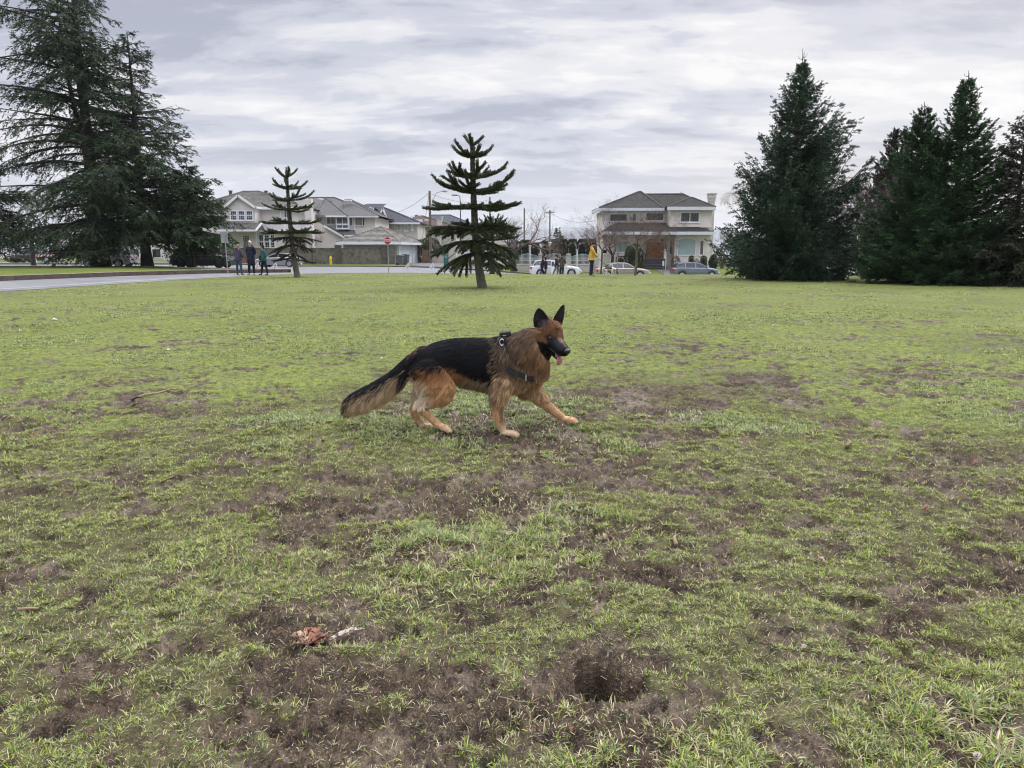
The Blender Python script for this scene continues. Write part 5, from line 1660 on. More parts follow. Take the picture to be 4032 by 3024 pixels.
# ------------------------------------------------------------------ clipped shrubs and hedge columns
def shrub(name, label, base, sx, sy, sz, n, cols, seed, cat='shrub', group=None, box=0.0, leaf=0.07, loose=0.0, stem=True):
    """dense shrub: a leafy volume from the ground up; box 0 = ball, 1 = clipped column"""
    g = np.random.default_rng(seed)
    root = empty(name, base)
    tag(root, label, cat, group)
    d = g.normal(0, 1, (n, 3)); d /= np.linalg.norm(d, axis=1)[:, None]
    e = 2.0 + 5.0 * box
    k = 1.0 / (np.abs(d[:, 0]) ** e + np.abs(d[:, 1]) ** e + np.abs(d[:, 2]) ** e) ** (1 / e)
    r = g.uniform(0.80, 1.0, n) ** 0.7
    bump = 0.88 + 0.24 * fbm(d[:, 0] * 3 + 9 + seed, d[:, 2] * 3 + d[:, 1] * 2, 3, seed)
    P = d * (k * r * (bump if box < 0.5 else 0.96 + 0.08 * bump))[:, None]
    taper = 1 - 0.16 * box * np.clip(P[:, 2], 0, 1)
    P = P * np.stack([sx / 2 * taper, sy / 2 * taper, np.full(n, sz / 2)], 1) + np.array([0, 0, sz / 2])
    D = d + g.normal(0, 0.7, (n, 3)); D[:, 2] += 0.5; D /= np.linalg.norm(D, axis=1)[:, None]
    c = np.asarray(cols)[g.integers(0, len(cols), n)] * g.uniform(0.6, 1.4, (n, 1)) * (0.7 + 0.6 * fbm(P[:, 0] * 4, P[:, 2] * 4 + P[:, 1] * 3, 2, seed))[:, None]
    L = leaf * g.uniform(0.7, 1.5, n)
    me = sprays_mesh('foliage', P, D, L, L * 0.6, c, g)
    link_mesh('foliage', me, M['leaves'], root)
    b = MB()
    if loose:
        rnd = random.Random(seed)
        for _ in range(9):
            a = rnd.uniform(0, 6.28); b.tube([(0, 0, -0.05), (math.cos(a) * sx * 0.2, math.sin(a) * sy * 0.2, sz * 0.4), (math.cos(a) * sx * 0.42, math.sin(a) * sy * 0.42, sz * 0.85)], [0.02, 0.014, 0.006], 4)
    else:
        m = 14
        for i in range(5):
            pass
        prof = []
        for i in range(11):
            z = -1 + 2 * i / 10
            rr = max(0.02, (1 - abs(z) ** e) ** (1 / e)) * 0.80
            prof.append((rr * min(sx, sy) / 2, (z * 0.82 + 1) * sz / 2))
        b.lathe(prof, m)
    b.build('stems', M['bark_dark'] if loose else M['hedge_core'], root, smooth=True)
    return root


HEDGE = [(0.050, 0.058, 0.026), (0.065, 0.066, 0.030), (0.075, 0.066, 0.034), (0.040, 0.046, 0.024)]
BOX = [(0.035, 0.055, 0.018), (0.05, 0.07, 0.022), (0.03, 0.045, 0.018)]
TOPI = [(0.06, 0.075, 0.02), (0.08, 0.085, 0.025), (0.045, 0.06, 0.02)]
first = None
for k, (X0, X1, top) in enumerate([(140, 305, 60), (318, 500, 40), (510, 670, 95), (700, 845, 60), (872, 1008, 28), (1032, 1162, 22), (1188, 1336, 24), (1368, 1512, 25), (1540, 1680, 24)]):
    u = 1980 + (X0 + X1) / 2 / 4.608
    Y = 79.2 + 0.15 * (k % 2)
    p = place(u, Y, zf=lotz); p.z -= 0.05
    wd = (X1 - X0) / 4.608 / FPX * Y * 1.22
    tp = at(u, 940 + top / 4.608, Y).z
    lab = ['clipped hedge column partly hidden by the stout bare trunk', 'clipped hedge column between the stout bare trunk and the first white lamp post', 'shorter clipped hedge column behind the first white lamp post', 'clipped hedge column behind the couple at the white car', 'clipped hedge column above the white car bonnet, left of the two widest gaps', 'clipped hedge column above the walking man',
           'widest clipped hedge column behind the fence pillar', 'clipped hedge column left of the man in yellow', 'clipped hedge column behind the man in yellow'][k]
    shrub('hedge_column', lab, p, wd, 0.9, tp - p.z, 6500, HEDGE, 100 + k, 'hedge', 'clipped hedge columns behind the white fence', box=0.9, leaf=0.10)


def zshrub(name, label, X0, X1, Y0, Yb, D, n, cols, seed, **kw):
    u = 2000 + (X0 + X1) / 2 / 2.458
    p = place(u, D, zf=lotz)
    w = (X1 - X0) / 2.458 / FPX * D
    top = at(u, 720 + Y0 / 2.458, D).z
    shrub(name, label, p, w, w * kw.pop('dy', 0.9), max(0.3, top - p.z), n, cols, seed, **kw)


zshrub('shrub', 'large round dark green shrub left of the porch steps', 1138, 1308, 598, 790, 76.5, 5200, BOX, 201, box=0.15, leaf=0.10)
zshrub('shrub', 'olive clipped ball under the large round shrub', 1192, 1272, 748, 815, 73.5, 1500, TOPI, 202, leaf=0.08)
zshrub('shrub', 'smaller olive clipped ball beside the porch steps', 1264, 1322, 768, 815, 73.8, 1200, TOPI, 203, leaf=0.08)
zshrub('hedge', 'low clipped hedge under the left front window', 1048, 1136, 714, 760, 78.5, 1400, HEDGE, 204, box=0.8, leaf=0.08, cat='hedge')
zshrub('shrub', 'brown winter hydrangea right of the porch steps', 1585, 1668, 708, 800, 76.5, 900, [(0.14, 0.085, 0.06), (0.10, 0.062, 0.048), (0.17, 0.11, 0.08)], 205, leaf=0.09, loose=1)
zshrub('shrub', 'narrow clipped green column below the arched window', 1755, 1802, 711, 790, 77.5, 1300, TOPI, 206, box=0.6, leaf=0.08)
zshrub('shrub', 'taller clipped green column at the right corner of the house', 1866, 1927, 712, 830, 76.5, 1700, TOPI, 207, box=0.4, leaf=0.08)
zshrub('shrub', 'dry twiggy plant between the two clipped columns', 1808, 1858, 735, 800, 78.0, 260, [(0.16, 0.11, 0.08), (0.12, 0.09, 0.07)], 208, leaf=0.09, loose=1)
zshrub('shrub', 'dark bush beside the right wall of the cream house', 1952, 2030, 700, 830, 77.0, 2000, HEDGE, 209, leaf=0.1)
shrub('shrub', 'dark shrubbery behind the wooden lane fence', place(1684, 92, zf=lotz), 3.6, 2.2, 3.0, 4200, HEDGE, 210, leaf=0.13)
shrub('shrub', 'low brown clipped mound on the lawn left of the striped barrier', place(52, 66.5, zf=isl) if False else place(60, 87, 0.15), 2.6, 1.6, 0.75, 1500, [(0.06, 0.035, 0.025), (0.05, 0.04, 0.025)], 211, leaf=0.1)
shrub('shrub', 'dark low shrub at the foot of the large spruce', place(3255, 34), 0.8, 0.6, 0.42, 900, SPRUCE, 212, leaf=0.06)


def treeline(name, label, spots, cols, seed, leaf=0.30):
    g = np.random.default_rng(seed)
    Ps, Ds, Cs, Ls = [], [], [], []
    for (u, Y, w, h, zb, n) in spots:
        c = place(u, Y, zb)
        d = g.normal(0, 1, (n, 3)); d /= np.linalg.norm(d, axis=1)[:, None]
        r = g.uniform(0.35, 1.0, n) ** 0.5 * (0.72 + 0.55 * fbm(d[:, 0] * 2.5 + u, d[:, 2] * 2.5 + d[:, 1], 3, seed))
        P = d * r[:, None] * np.array([w / 2, w / 2.4, h / 2]) + np.array([c.x, c.y, zb + h / 2])
        Ps.append(P); D_ = d + g.normal(0, 0.8, (n, 3)); D_[:, 2] += 0.3; Ds.append(D_ / np.linalg.norm(D_, axis=1)[:, None])
        Cs.append(np.asarray(cols)[g.integers(0, len(cols), n)] * g.uniform(0.5, 1.5, (n, 1))); Ls.append(leaf * g.uniform(0.6, 1.5, n))
    L = np.concatenate(Ls)
    o = link_mesh(name, sprays_mesh(name, np.concatenate(Ps), np.concatenate(Ds), L, L * 0.5, np.concatenate(Cs), g), M['leaves'])
    tag(o, label, 'trees', kind='stuff')


_g = random.Random(4)
treeline('treeline', 'far-off mass of winter trees and hedges behind the cedars at the left', [(-260 + k * 62 + _g.uniform(-20, 20), 132 + _g.uniform(-8, 14), _g.uniform(5, 8), _g.uniform(4.5, 8.5), -0.4, 1500) for k in range(17)], OLIVE + [(0.06, 0.048, 0.04), (0.03, 0.04, 0.026)], 301)
treeline('treeline', 'far-off mass of dark trees behind the spruce and firs at the right', [(2870 + k * 80 + _g.uniform(-20, 20), 92 + _g.uniform(-6, 12), _g.uniform(4, 6), _g.uniform(3.6, 6.2), -1.3, 1500) for k in range(18)], OLIVE + SPRUCE, 302)
treeline('treeline', 'low far-off winter tree cover beyond the clipped hedge columns', [(1960 + k * 52 + _g.uniform(-20, 20), 150 + _g.uniform(-10, 30), _g.uniform(6, 9), _g.uniform(3.4, 4.6), -3.2, 700) for k in range(9)], [(0.085, 0.07, 0.065), (0.06, 0.05, 0.045), (0.05, 0.052, 0.04)], 303)

# ================================================================== cars
def paint(name, col, metal=0.0, rough=0.3):
    return mat(name, col, rough, coat=0.6, metal=metal)


M['car_white'] = paint('car_paint_white', (0.66, 0.68, 0.71))
M['car_silver'] = paint('car_paint_silver', (0.36, 0.37, 0.39), 0.45, 0.35)
M['car_beige'] = paint('car_paint_champagne', (0.36, 0.315, 0.28), 0.4, 0.35)
M['car_blue'] = paint('car_paint_blue_grey', (0.155, 0.185, 0.235), 0.4, 0.32)
M['car_black'] = paint('car_paint_black', (0.012, 0.013, 0.015))
M['car_grey'] = paint('car_paint_dark_grey', (0.05, 0.053, 0.058), 0.3)
M['tyre'] = mat('tyre_rubber', (0.015, 0.015, 0.016), 0.85)
M['rim'] = mat('alloy_rim', (0.50, 0.51, 0.53), 0.35, metal=0.7)
M['car_glass'] = mat('car_glass', (0.02, 0.023, 0.026), 0.05, spec=0.8)
M['car_glass_pale'] = mat('car_glass_pale', (0.05, 0.06, 0.066), 0.06, spec=0.9)
M['lamp_red'] = mat('tail_lamp_red', (0.42, 0.02, 0.02), 0.2, coat=0.5)
M['lamp_clear'] = mat('head_lamp_clear', (0.62, 0.64, 0.66), 0.12, coat=0.5)
M['black_plastic'] = mat('black_plastic', (0.02, 0.02, 0.022), 0.6)
M['plate'] = mat('licence_plate', (0.6, 0.62, 0.66), 0.5)


def make_car(label, loc, rz, L, W, H, paintm, hood, belt, xa, roof, xd, wheels, wr, doors, rear='sedan', glass=None, group=None, rails=False, open_door=None, bed=None, rimm=None):
    """A car pointing along +x, wheels on z=0, x from -L/2 to L/2.
    hood: [(x, z)] top line of bonnet/boot along the car; belt: [(x, z)] shoulder line; xa / xd: foot of windscreen / of rear window;
    roof: [(x, z)] roof curve from windscreen top to rear window top; doors: x of the side window posts."""
    root = empty('parked_car', loc, rz)
    tag(root, label, 'car', group)
    glass = glass or M['car_glass']
    hx = [p[0] for p in hood]; hz = [p[1] for p in hood]
    bx = [p[0] for p in belt]; bz = [p[1] for p in belt]
    zs0 = 0.21
    xs = np.unique(np.concatenate([np.linspace(-L / 2, L / 2, 81), [-L / 2 + 0.03, -L / 2 + 0.08, L / 2 - 0.03, L / 2 - 0.08]] + [[w - wr * 1.13, w + wr * 1.13] for w in wheels]))

    def half(x): return W / 2 * (1 - 0.26 * abs(2 * x / L) ** 7)
    def belt_z(x): return float(np.interp(x, bx, bz))
    def hood_z(x): return float(np.interp(x, hx, hz))
    def sill(x):
        z = zs0 + 0.16 * max(0, abs(2 * x / L) - 0.88) / 0.12
        for w in wheels:
            d = abs(x - w)
            if d < wr * 1.14: z = max(z, wr + math.sqrt(max(0, (wr * 1.14) ** 2 - d * d)))
        return z
    b = MB()
    prev = None
    for x in xs:
        w = half(x); zs = sill(x); zb = max(belt_z(x), zs + 0.06); zt = max(hood_z(x), zb)
        zm = zs + (zb - zs) * 0.52
        q = [(x, w * 0.955, zs), (x, w, max(zs + 0.01, min(zm, zb - 0.02))), (x, w * 0.985, zb - 0.015), (x, w * 0.93, zb + 0.02 + 0.3 * (zt - zb)), (x, w * 0.62, zb + 0.85 * (zt - zb) + 0.02), (x, 0, zt + 0.025)]
        q = q + [(p[0], -p[1], p[2]) for p in q[-2::-1]]
        if prev:
            for k in range(len(q) - 1): b.poly([prev[k], prev[k + 1], q[k + 1], q[k]])
        else: b.poly(q)
        prev = q
    b.poly(prev[::-1])
    # greenhouse
    n = len(roof)
    side = [(xa, belt_z(xa))] + list(roof) + [(xd, belt_z(xd))]
    def gy(x, z):
        t = (z - belt_z(x)) / max(0.05, H - belt_z(x))
        return half(x) * (0.93 - 0.20 * max(0, min(1, t)))
    for k in range(len(side) - 1):
        (x0, z0), (x1, z1) = side[k], side[k + 1]
        y0, y1 = gy(x0, z0), gy(x1, z1)
        b.poly([(x0, y0, z0), (x0, -y0, z0), (x1, -y1, z1), (x1, y1, z1)])
    for s in (-1, 1):
        top = [(x, s * gy(x, z), z) for x, z in side]
        base = [(x, s * half(x) * 0.93, belt_z(x)) for x, z in side]
        for k in range(len(side) - 1):
            b.poly([base[k], base[k + 1], top[k + 1], top[k]])
    me_o = b.build('body', paintm, root)
    bm = bmesh.new(); bm.from_mesh(me_o.data); bmesh.ops.remove_doubles(bm, verts=bm.verts, dist=0.0005)
    bmesh.ops.recalc_face_normals(bm, faces=bm.faces); bm.to_mesh(me_o.data); bm.free()
    if rails:
        r = MB()
        for s in (-1, 1):
            x0, x1 = roof[1][0] - 0.1, roof[-2][0] + 0.1
            y = s * (half(0) * 0.70); r.tube([(x0, y, H - 0.02), (x0 - 0.08, y, H + 0.05), (x1 + 0.08, y, H + 0.05), (x1, y, H - 0.03)], 0.02, 6)
        r.build('roof_rail', M['black_plastic'], root)
    # dark wheel wells and floor
    u = MB(); u.box((0, 0, 0.40), (L * 0.86, W * 0.74, 0.36)); u.build('underbody', M['black_plastic'], root)
    # windows
    def wpoly(pts, name, m=glass, out=0.008):
        g = MB(); g.poly(pts); o = g.build(name, m, root, fixn=False); return o
    tops = list(roof)
    def top_z(x):
        return float(np.interp(-x, [-p[0] for p in side], [p[1] for p in side])) if side[0][0] > side[-1][0] else float(np.interp(x, [p[0] for p in side], [p[1] for p in side]))
    for s in (-1, 1):
        posts = [xa - 0.10] + list(doors) + [xd + 0.08]
        for k in range(len(posts) - 1):
            x1_, x0_ = posts[k] - 0.045, posts[k + 1] + 0.045
            if x1_ - x0_ < 0.12: continue
            pts = []
            for x in np.linspace(x0_, x1_, 9):
                z = min(top_z(x) - 0.075, H - 0.09)
                z = max(z, belt_z(x) + 0.045)
                pts.append((x, s * (gy(x, z) + 0.012), z))
            low = [(x, s * (gy(x, belt_z(x) + 0.04) + 0.012), belt_z(x) + 0.04) for x in np.linspace(x1_, x0_, 5)]
            wpoly(pts + low, 'side_window')
    def screen(p, q, name, ins=0.06):
        (x0, z0), (x1, z1) = p, q
        a, c = 0.10, 0.90
        xx0, zz0 = x0 + (x1 - x0) * a, z0 + (z1 - z0) * a; xx1, zz1 = x0 + (x1 - x0) * c, z0 + (z1 - z0) * c
        y0, y1 = gy(xx0, zz0) - ins, gy(xx1, zz1) - ins
        nx, nz = (z1 - z0), -(x1 - x0); l = math.hypot(nx, nz); nx, nz = nx / l * 0.012, nz / l * 0.012
        if nz < 0: nx, nz = -nx, -nz
        wpoly([(xx0 + nx, y0, zz0 + nz), (xx0 + nx, -y0, zz0 + nz), (xx1 + nx, -y1, zz1 + nz), (xx1 + nx, y1, zz1 + nz)], name)
    screen(side[0], side[1], 'windscreen'); screen(side[-1], side[-2], 'rear_window')
    # doors: thin skins just proud of the flanks
    dl = [xa - 0.02] + [d for d in doors if d < xa]
    dl = [dl[0]] + list(doors)
    last = max(xd + 0.25, wheels[0] + wr * 0.75) if len(doors) >= 1 else xd
    edges = [min(xa + 0.05, wheels[1] - wr * 1.16)] + [doors[0]] + ([max(doors[1], wheels[0] + wr * 0.4)] if len(doors) > 1 else [])
    for s in (-1, 1):
        for k in range(len(edges) - 1):
            x1_, x0_ = edges[k] - 0.012, edges[k + 1] + 0.012
            g = MB(); P_ = []
            for x in np.linspace(x0_, x1_, 8):
                w = half(x); zs = max(sill(x) + 0.06, 0.30); zb = belt_z(x)
                zm = (zs + zb) / 2
                P_.append([(x, s * (w * 0.965 + 0.006), zs), (x, s * (w + 0.006), zm), (x, s * (w * 0.985 + 0.006), zb - 0.03)])
            for i in range(len(P_) - 1):
                for j in range(2): g.poly([P_[i][j], P_[i + 1][j], P_[i + 1][j + 1], P_[i][j + 1]])
            d = g.build('door', paintm, root)
            hb = MB(); xh = x0_ + 0.16; hb.box((xh, s * (half(xh) + 0.018), belt_z(xh) - 0.13), (0.19, 0.03, 0.035)); hb.build('handle', paintm if paintm != M['car_black'] else M['black_plastic'], d)
    if open_door:
        xh, ang = open_door
        g = MB(); g.box((-0.42, 0, 0.62), (0.84, 0.05, 0.62)); g.beam((-0.03, 0, 0.93), (-0.28, 0.02, H - 0.1), 0.05); g.beam((-0.28, 0.02, H - 0.1), (-0.80, 0.02, H - 0.14), 0.05); g.beam((-0.80, 0.02, H - 0.14), (-0.84, 0, 0.93), 0.05)
        d = g.build('open_door', paintm, root); d.location = (xh, -W / 2 + 0.02, 0); d.rotation_euler = (0, 0, ang)
        g = MB(); g.poly([(-0.06, 0.0, 0.95), (-0.82, 0.0, 0.95), (-0.78, 0.02, H - 0.16), (-0.30, 0.02, H - 0.14)]); g.build('pane', glass, d, fixn=False)
    # lights, mirrors, plates
    for s in (-1, 1):
        xf, xr = L / 2 - 0.17, -L / 2 + 0.12
        g = MB()
        zf = belt_z(xf) - 0.06
        w = half(xf)
        g.prism([(xf - 0.22, zf + 0.06), (xf - 0.02, zf + 0.03), (xf + 0.10, zf - 0.03), (xf + 0.10, zf - 0.13), (xf - 0.08, zf - 0.11)], 'y', s * (w * 0.60), s * (half(xf - 0.05) * 0.985 + 0.012)); g.build('headlight', M['lamp_clear'], root)
        zr = belt_z(xr) - 0.08; g = MB()
        g.prism([(xr + 0.20, zr + 0.06), (xr - 0.10, zr + 0.06), (xr - 0.135, zr - 0.12), (xr + 0.12, zr - 0.09)], 'y', s * (half(xr) * 0.66), s * (half(xr + 0.05) * 0.985 + 0.012)); g.build('taillight', M['lamp_red'], root)
        g = MB(); xm = xa - 0.32; g.box((xm, s * (half(xm) + 0.10), belt_z(xm) + 0.07), (0.11, 0.19, 0.13)); g.build('mirror', paintm, root)
    g = MB(); g.box((-L / 2 - 0.008, 0, belt_z(-L / 2) - 0.28), (0.02, 0.42, 0.13)); g.build('licence_plate', M['plate'], root)
    g = MB(); g.box((L / 2 - 0.03, 0, 0.50), (0.07, W * 0.50, 0.14)); g.box((L / 2 - 0.02, 0, 0.30), (0.06, W * 0.62, 0.10)); g.build('grille', M['black_plastic'], root)
    for xw in wheels:
        for s in (-1, 1):
            t = MB(); y = s * (W / 2 - 0.12)
            prof = [(wr * 0.66, -0.10), (wr * 0.90, -0.105), (wr, -0.07), (wr, 0.07), (wr * 0.90, 0.105), (wr * 0.66, 0.10)]
            t.lathe(prof, 28)
            wh = t.build('tyre', M['tyre'], None, smooth=False)
            we = empty('wheel', (xw, y, wr), 0, root); we.rotation_euler = (math.pi / 2, 0, 0)
            wh.parent = we
            r = MB(); so = -s * -1
            r.lathe([(wr * 0.70, 0.04), (wr * 0.70, 0.112), (wr * 0.63, 0.118), (wr * 0.61, 0.104)], 24)
            for k in range(7):
                a = 2 * math.pi * k / 7; r.beam((0.03 * math.cos(a), 0.03 * math.sin(a), 0.122), (wr * 0.64 * math.cos(a), wr * 0.64 * math.sin(a), 0.114), 0.075, 0.024)
            r.lathe([(0.065, 0.10), (0.06, 0.138), (0.0, 0.142)], 12)
            ro = r.build('rim', rimm or M['rim'], we)
            if s > 0: ro.rotation_euler = (math.pi, 0, 0)
    return root


def road_z(x, y): return float(drop(x, y)) + 0.011


def car_at(u0, u1, Y):
    a, b = at(u0, 1040, Y), at(u1, 1040, Y)
    return (a.x + b.x) / 2, b.x - a.x


def C(x, y): return Vector((x, y, road_z(x, y)))


HATCH = dict(hood=[(-2.13, 0.62), (-2.1, 0.90), (-1.9, 0.98), (1.0, 0.98), (1.55, 0.90), (1.95, 0.76), (2.13, 0.55)], belt=[(-2.13, 0.62), (-2.05, 0.86), (-1.7, 0.95), (0.8, 0.92), (1.4, 0.86), (1.9, 0.72), (2.13, 0.52)], xa=1.12, xd=-1.98,
             roof=[(0.40, 1.34), (0.12, 1.43), (-0.5, 1.47), (-1.1, 1.45), (-1.62, 1.38)], wheels=(-1.32, 1.31), wr=0.32, doors=(-0.12, -1.02))
SEDAN = dict(hood=[(-2.45, 0.62), (-2.42, 0.88), (-2.1, 0.98), (-1.6, 1.0), (1.2, 0.95), (1.8, 0.88), (2.25, 0.76), (2.45, 0.52)], belt=[(-2.45, 0.60), (-2.35, 0.84), (-1.8, 0.92), (0.8, 0.90), (1.6, 0.83), (2.2, 0.70), (2.45, 0.50)], xa=1.22, xd=-1.72,
             roof=[(0.46, 1.33), (0.15, 1.42), (-0.35, 1.45), (-0.85, 1.40), (-1.12, 1.33)], wheels=(-1.42, 1.42), wr=0.33, doors=(-0.08, -1.05))
WAGON = dict(hood=[(-2.28, 0.66), (-2.26, 0.92), (-2.05, 1.0), (0.9, 1.0), (1.45, 0.95), (2.05, 0.82), (2.28, 0.55)], belt=[(-2.28, 0.64), (-2.2, 0.90), (-1.8, 0.98), (0.8, 0.95), (1.5, 0.88), (2.05, 0.74), (2.28, 0.52)], xa=1.20, xd=-2.12,
             roof=[(0.50, 1.38), (0.2, 1.47), (-0.5, 1.51), (-1.3, 1.50), (-1.82, 1.43)], wheels=(-1.36, 1.36), wr=0.34, doors=(-0.10, -1.0))
COUPE = dict(hood=[(-2.28, 0.66), (-2.24, 0.92), (-2.0, 0.98), (-1.5, 0.99), (1.1, 0.94), (1.7, 0.86), (2.1, 0.74), (2.28, 0.52)], belt=[(-2.28, 0.60), (-2.2, 0.84), (-1.7, 0.93), (0.8, 0.88), (1.5, 0.81), (2.1, 0.70), (2.28, 0.50)], xa=1.25, xd=-1.95,
             roof=[(0.40, 1.27), (0.05, 1.37), (-0.45, 1.40), (-0.95, 1.35), (-1.3, 1.26)], wheels=(-1.34, 1.34), wr=0.335, doors=(-0.22, -1.15))
SUV = dict(hood=[(-2.25, 0.7), (-2.23, 1.0), (-2.0, 1.1), (0.9, 1.1), (1.5, 1.04), (2.05, 0.92), (2.25, 0.6)], belt=[(-2.25, 0.68), (-2.15, 0.98), (-1.8, 1.06), (0.8, 1.04), (1.5, 0.98), (2.05, 0.84), (2.25, 0.58)], xa=1.15, xd=-2.12,
           roof=[(0.55, 1.50), (0.2, 1.62), (-0.5, 1.66), (-1.3, 1.64), (-1.85, 1.54)], wheels=(-1.32, 1.34), wr=0.36, doors=(-0.05, -0.95))
TRUCK = dict(hood=[(-2.62, 0.8), (-2.6, 1.08), (-2.4, 1.12), (1.0, 1.12), (1.7, 1.10), (2.35, 1.00), (2.62, 0.66)], belt=[(-2.62, 0.78), (-2.5, 1.06), (-1.9, 1.08), (0.9, 1.08), (1.7, 1.04), (2.35, 0.92), (2.62, 0.64)], xa=1.12, xd=-2.30,
             roof=[(0.55, 1.60), (0.25, 1.72), (-0.4, 1.75), (-1.5, 1.73), (-2.05, 1.66)], wheels=(-1.62, 1.68), wr=0.40, doors=(-0.05, -0.95))

x, l = car_at(2085, 2290, 66.6)
make_car('white estate car with roof rails and its rear door open beside the couple', C(x, 66.8), R(1), 4.56, 1.78, 1.51, M['car_white'], group='cars parked along the far kerb', rails=True, open_door=(-0.10, R(62)), glass=M['car_glass_pale'], **WAGON)
x, l = car_at(2342, 2562, 67.0)
make_car('champagne beige saloon parked behind the man in the yellow jacket', C(x, 67.0), R(1), 4.9, 1.80, 1.45, M['car_beige'], group='cars parked along the far kerb', glass=M['car_glass_pale'], **SEDAN)
x, l = car_at(2643, 2832, 67.2)
make_car('blue-grey hatchback parked in front of the arched window', C(x, 67.2), R(-1), 4.26, 1.79, 1.47, M['car_blue'], group='cars parked along the far kerb', **HATCH)
x, l = car_at(1004, 1186, 75.0)
make_car('silver two-tone coupe parked by the garden wall, behind the woman in teal', C(x, 75.3), R(180 - 3), 4.56, 1.78, 1.40, M['car_silver'], group='cars parked along the far kerb', **COUPE)
x, l = car_at(327, 530, 64.8)
make_car('white car half hidden behind the thick cedar trunk', C(x, 64.8), R(178), 4.5, 1.80, 1.66, M['car_white'], group='cars behind the cedars', **SUV)
x, l = car_at(684, 921, 64.8)
make_car('black pickup with a covered bed under the low cedar boughs', C(x, 64.8), R(-2), 5.24, 1.86, 1.75, M['car_black'], group='cars behind the cedars', rimm=M['black_plastic'], **TRUCK)
x, l = car_at(3262, 3410, 60)
make_car('white car glimpsed through the gap between the spruce and the firs', C(x, 61.5), R(-2), 4.56, 1.78, 1.51, M['car_white'], **WAGON)
x, l = car_at(95, 210, 92)
p_ = Vector((x, 92.0, lotz(x, 92.0) + 0.03))
make_car('dark grey car parked on the side street at the far left', p_, R(8), 4.26, 1.79, 1.47, M['car_grey'], **HATCH)


# ================================================================== fences, walls, posts, signs
M['white_paint'] = mat('white_paint', (0.60, 0.62, 0.64), 0.5, noise=(4.0, 0.08))
M['fence_teal'] = mat('fence_finial_pale_blue', (0.42, 0.60, 0.63), 0.5)
M['pillar'] = mat('fence_pillar_stone', (0.47, 0.44, 0.40), 0.9, noise=(4.0, 0.2), bump=(20, 0.4, 0.02))
M['galv'] = mat('galvanised_steel', (0.30, 0.31, 0.32), 0.5, metal=0.4, noise=(5.0, 0.2))
M['sign_back'] = mat('sign_back_aluminium', (0.27, 0.28, 0.29), 0.55, metal=0.2, noise=(3, 0.2))
M['sign_red'] = mat('sign_red', (0.42, 0.012, 0.022), 0.45)
M['sign_green'] = mat('sign_green', (0.010, 0.10, 0.085), 0.5)
M['wood_pole'] = mat('pole_weathered_wood', (0.145, 0.115, 0.095), 0.95, noise=(6, 0.4), bump=(30, 0.6, 0.01))
M['wood_fence'] = mat('fence_brown_wood', (0.165, 0.115, 0.080), 0.9, noise=(5, 0.4), bump=(25, 0.5, 0.01))
M['tan_fence'] = mat('fence_tan_paint', (0.44, 0.38, 0.33), 0.8, noise=(4, 0.15))
M['yellow'] = mat('yellow_enamel', (0.72, 0.50, 0.03), 0.45, noise=(6, 0.12))
M['bin_grey'] = mat('bin_plastic_grey', (0.095, 0.105, 0.115), 0.55, noise=(4, 0.15))
M['bin_lid'] = mat('bin_lid_green', (0.10, 0.20, 0.17), 0.5)
M['orange'] = mat('orange_reflective', (0.75, 0.22, 0.10), 0.5)
M['blue_post'] = mat('lamp_post_blue', (0.045, 0.065, 0.11), 0.5)
M['wire'] = mat('cable_grey', (0.12, 0.12, 0.125), 0.7)
M['lamp_glass'] = mat('lantern_glass', (0.66, 0.68, 0.70), 0.3)


def tall_wall(label, pts, h, t=0.2, pillars=(), zf=lotz, hp=0.22):
    a, b = Vector(pts[0]), Vector(pts[1])
    d = (b - a); L = d.length; rz = math.atan2(d.y, d.x)
    root = empty('garden_wall', (a.x, a.y, zf(a.x, a.y)), rz)
    tag(root, label, 'wall')
    m = MB(); m.box((L / 2, 0, (h - 0.5) / 2), (L, t, h + 0.5)); m.build('panel', M['concrete_dark'], root)
    c = MB(); c.box((L / 2, 0, h + 0.03), (L, t + 0.1, 0.07)); c.build('coping', M['concrete_dark'], root)
    for s in pillars:
        p = MB(); p.box((s, -0.04, (h + hp - 0.5) / 2), (0.62, 0.5, h + hp + 0.5)); p.box((s, -0.04, h + hp + 0.05), (0.74, 0.62, 0.1)); p.box((s, -0.04, h + hp + 0.13), (0.6, 0.5, 0.06)); p.build('pillar', M['concrete_pillar'], root)
    return root


wa = at(820, 1000, 84.6); wb = at(1556, 1000, 82.9)
Lw = math.hypot(wb.x - wa.x, wb.y - wa.y)
def wf(u): return (at(u, 1000, 84).x - wa.x) / (wb.x - wa.x) * Lw
tall_wall('mossy rendered garden wall with square capped pillars behind the yellow hydrant', ((wa.x, wa.y, 0), (wb.x, wb.y, 0)), 1.62, pillars=(wf(972), wf(1338), wf(1520)))


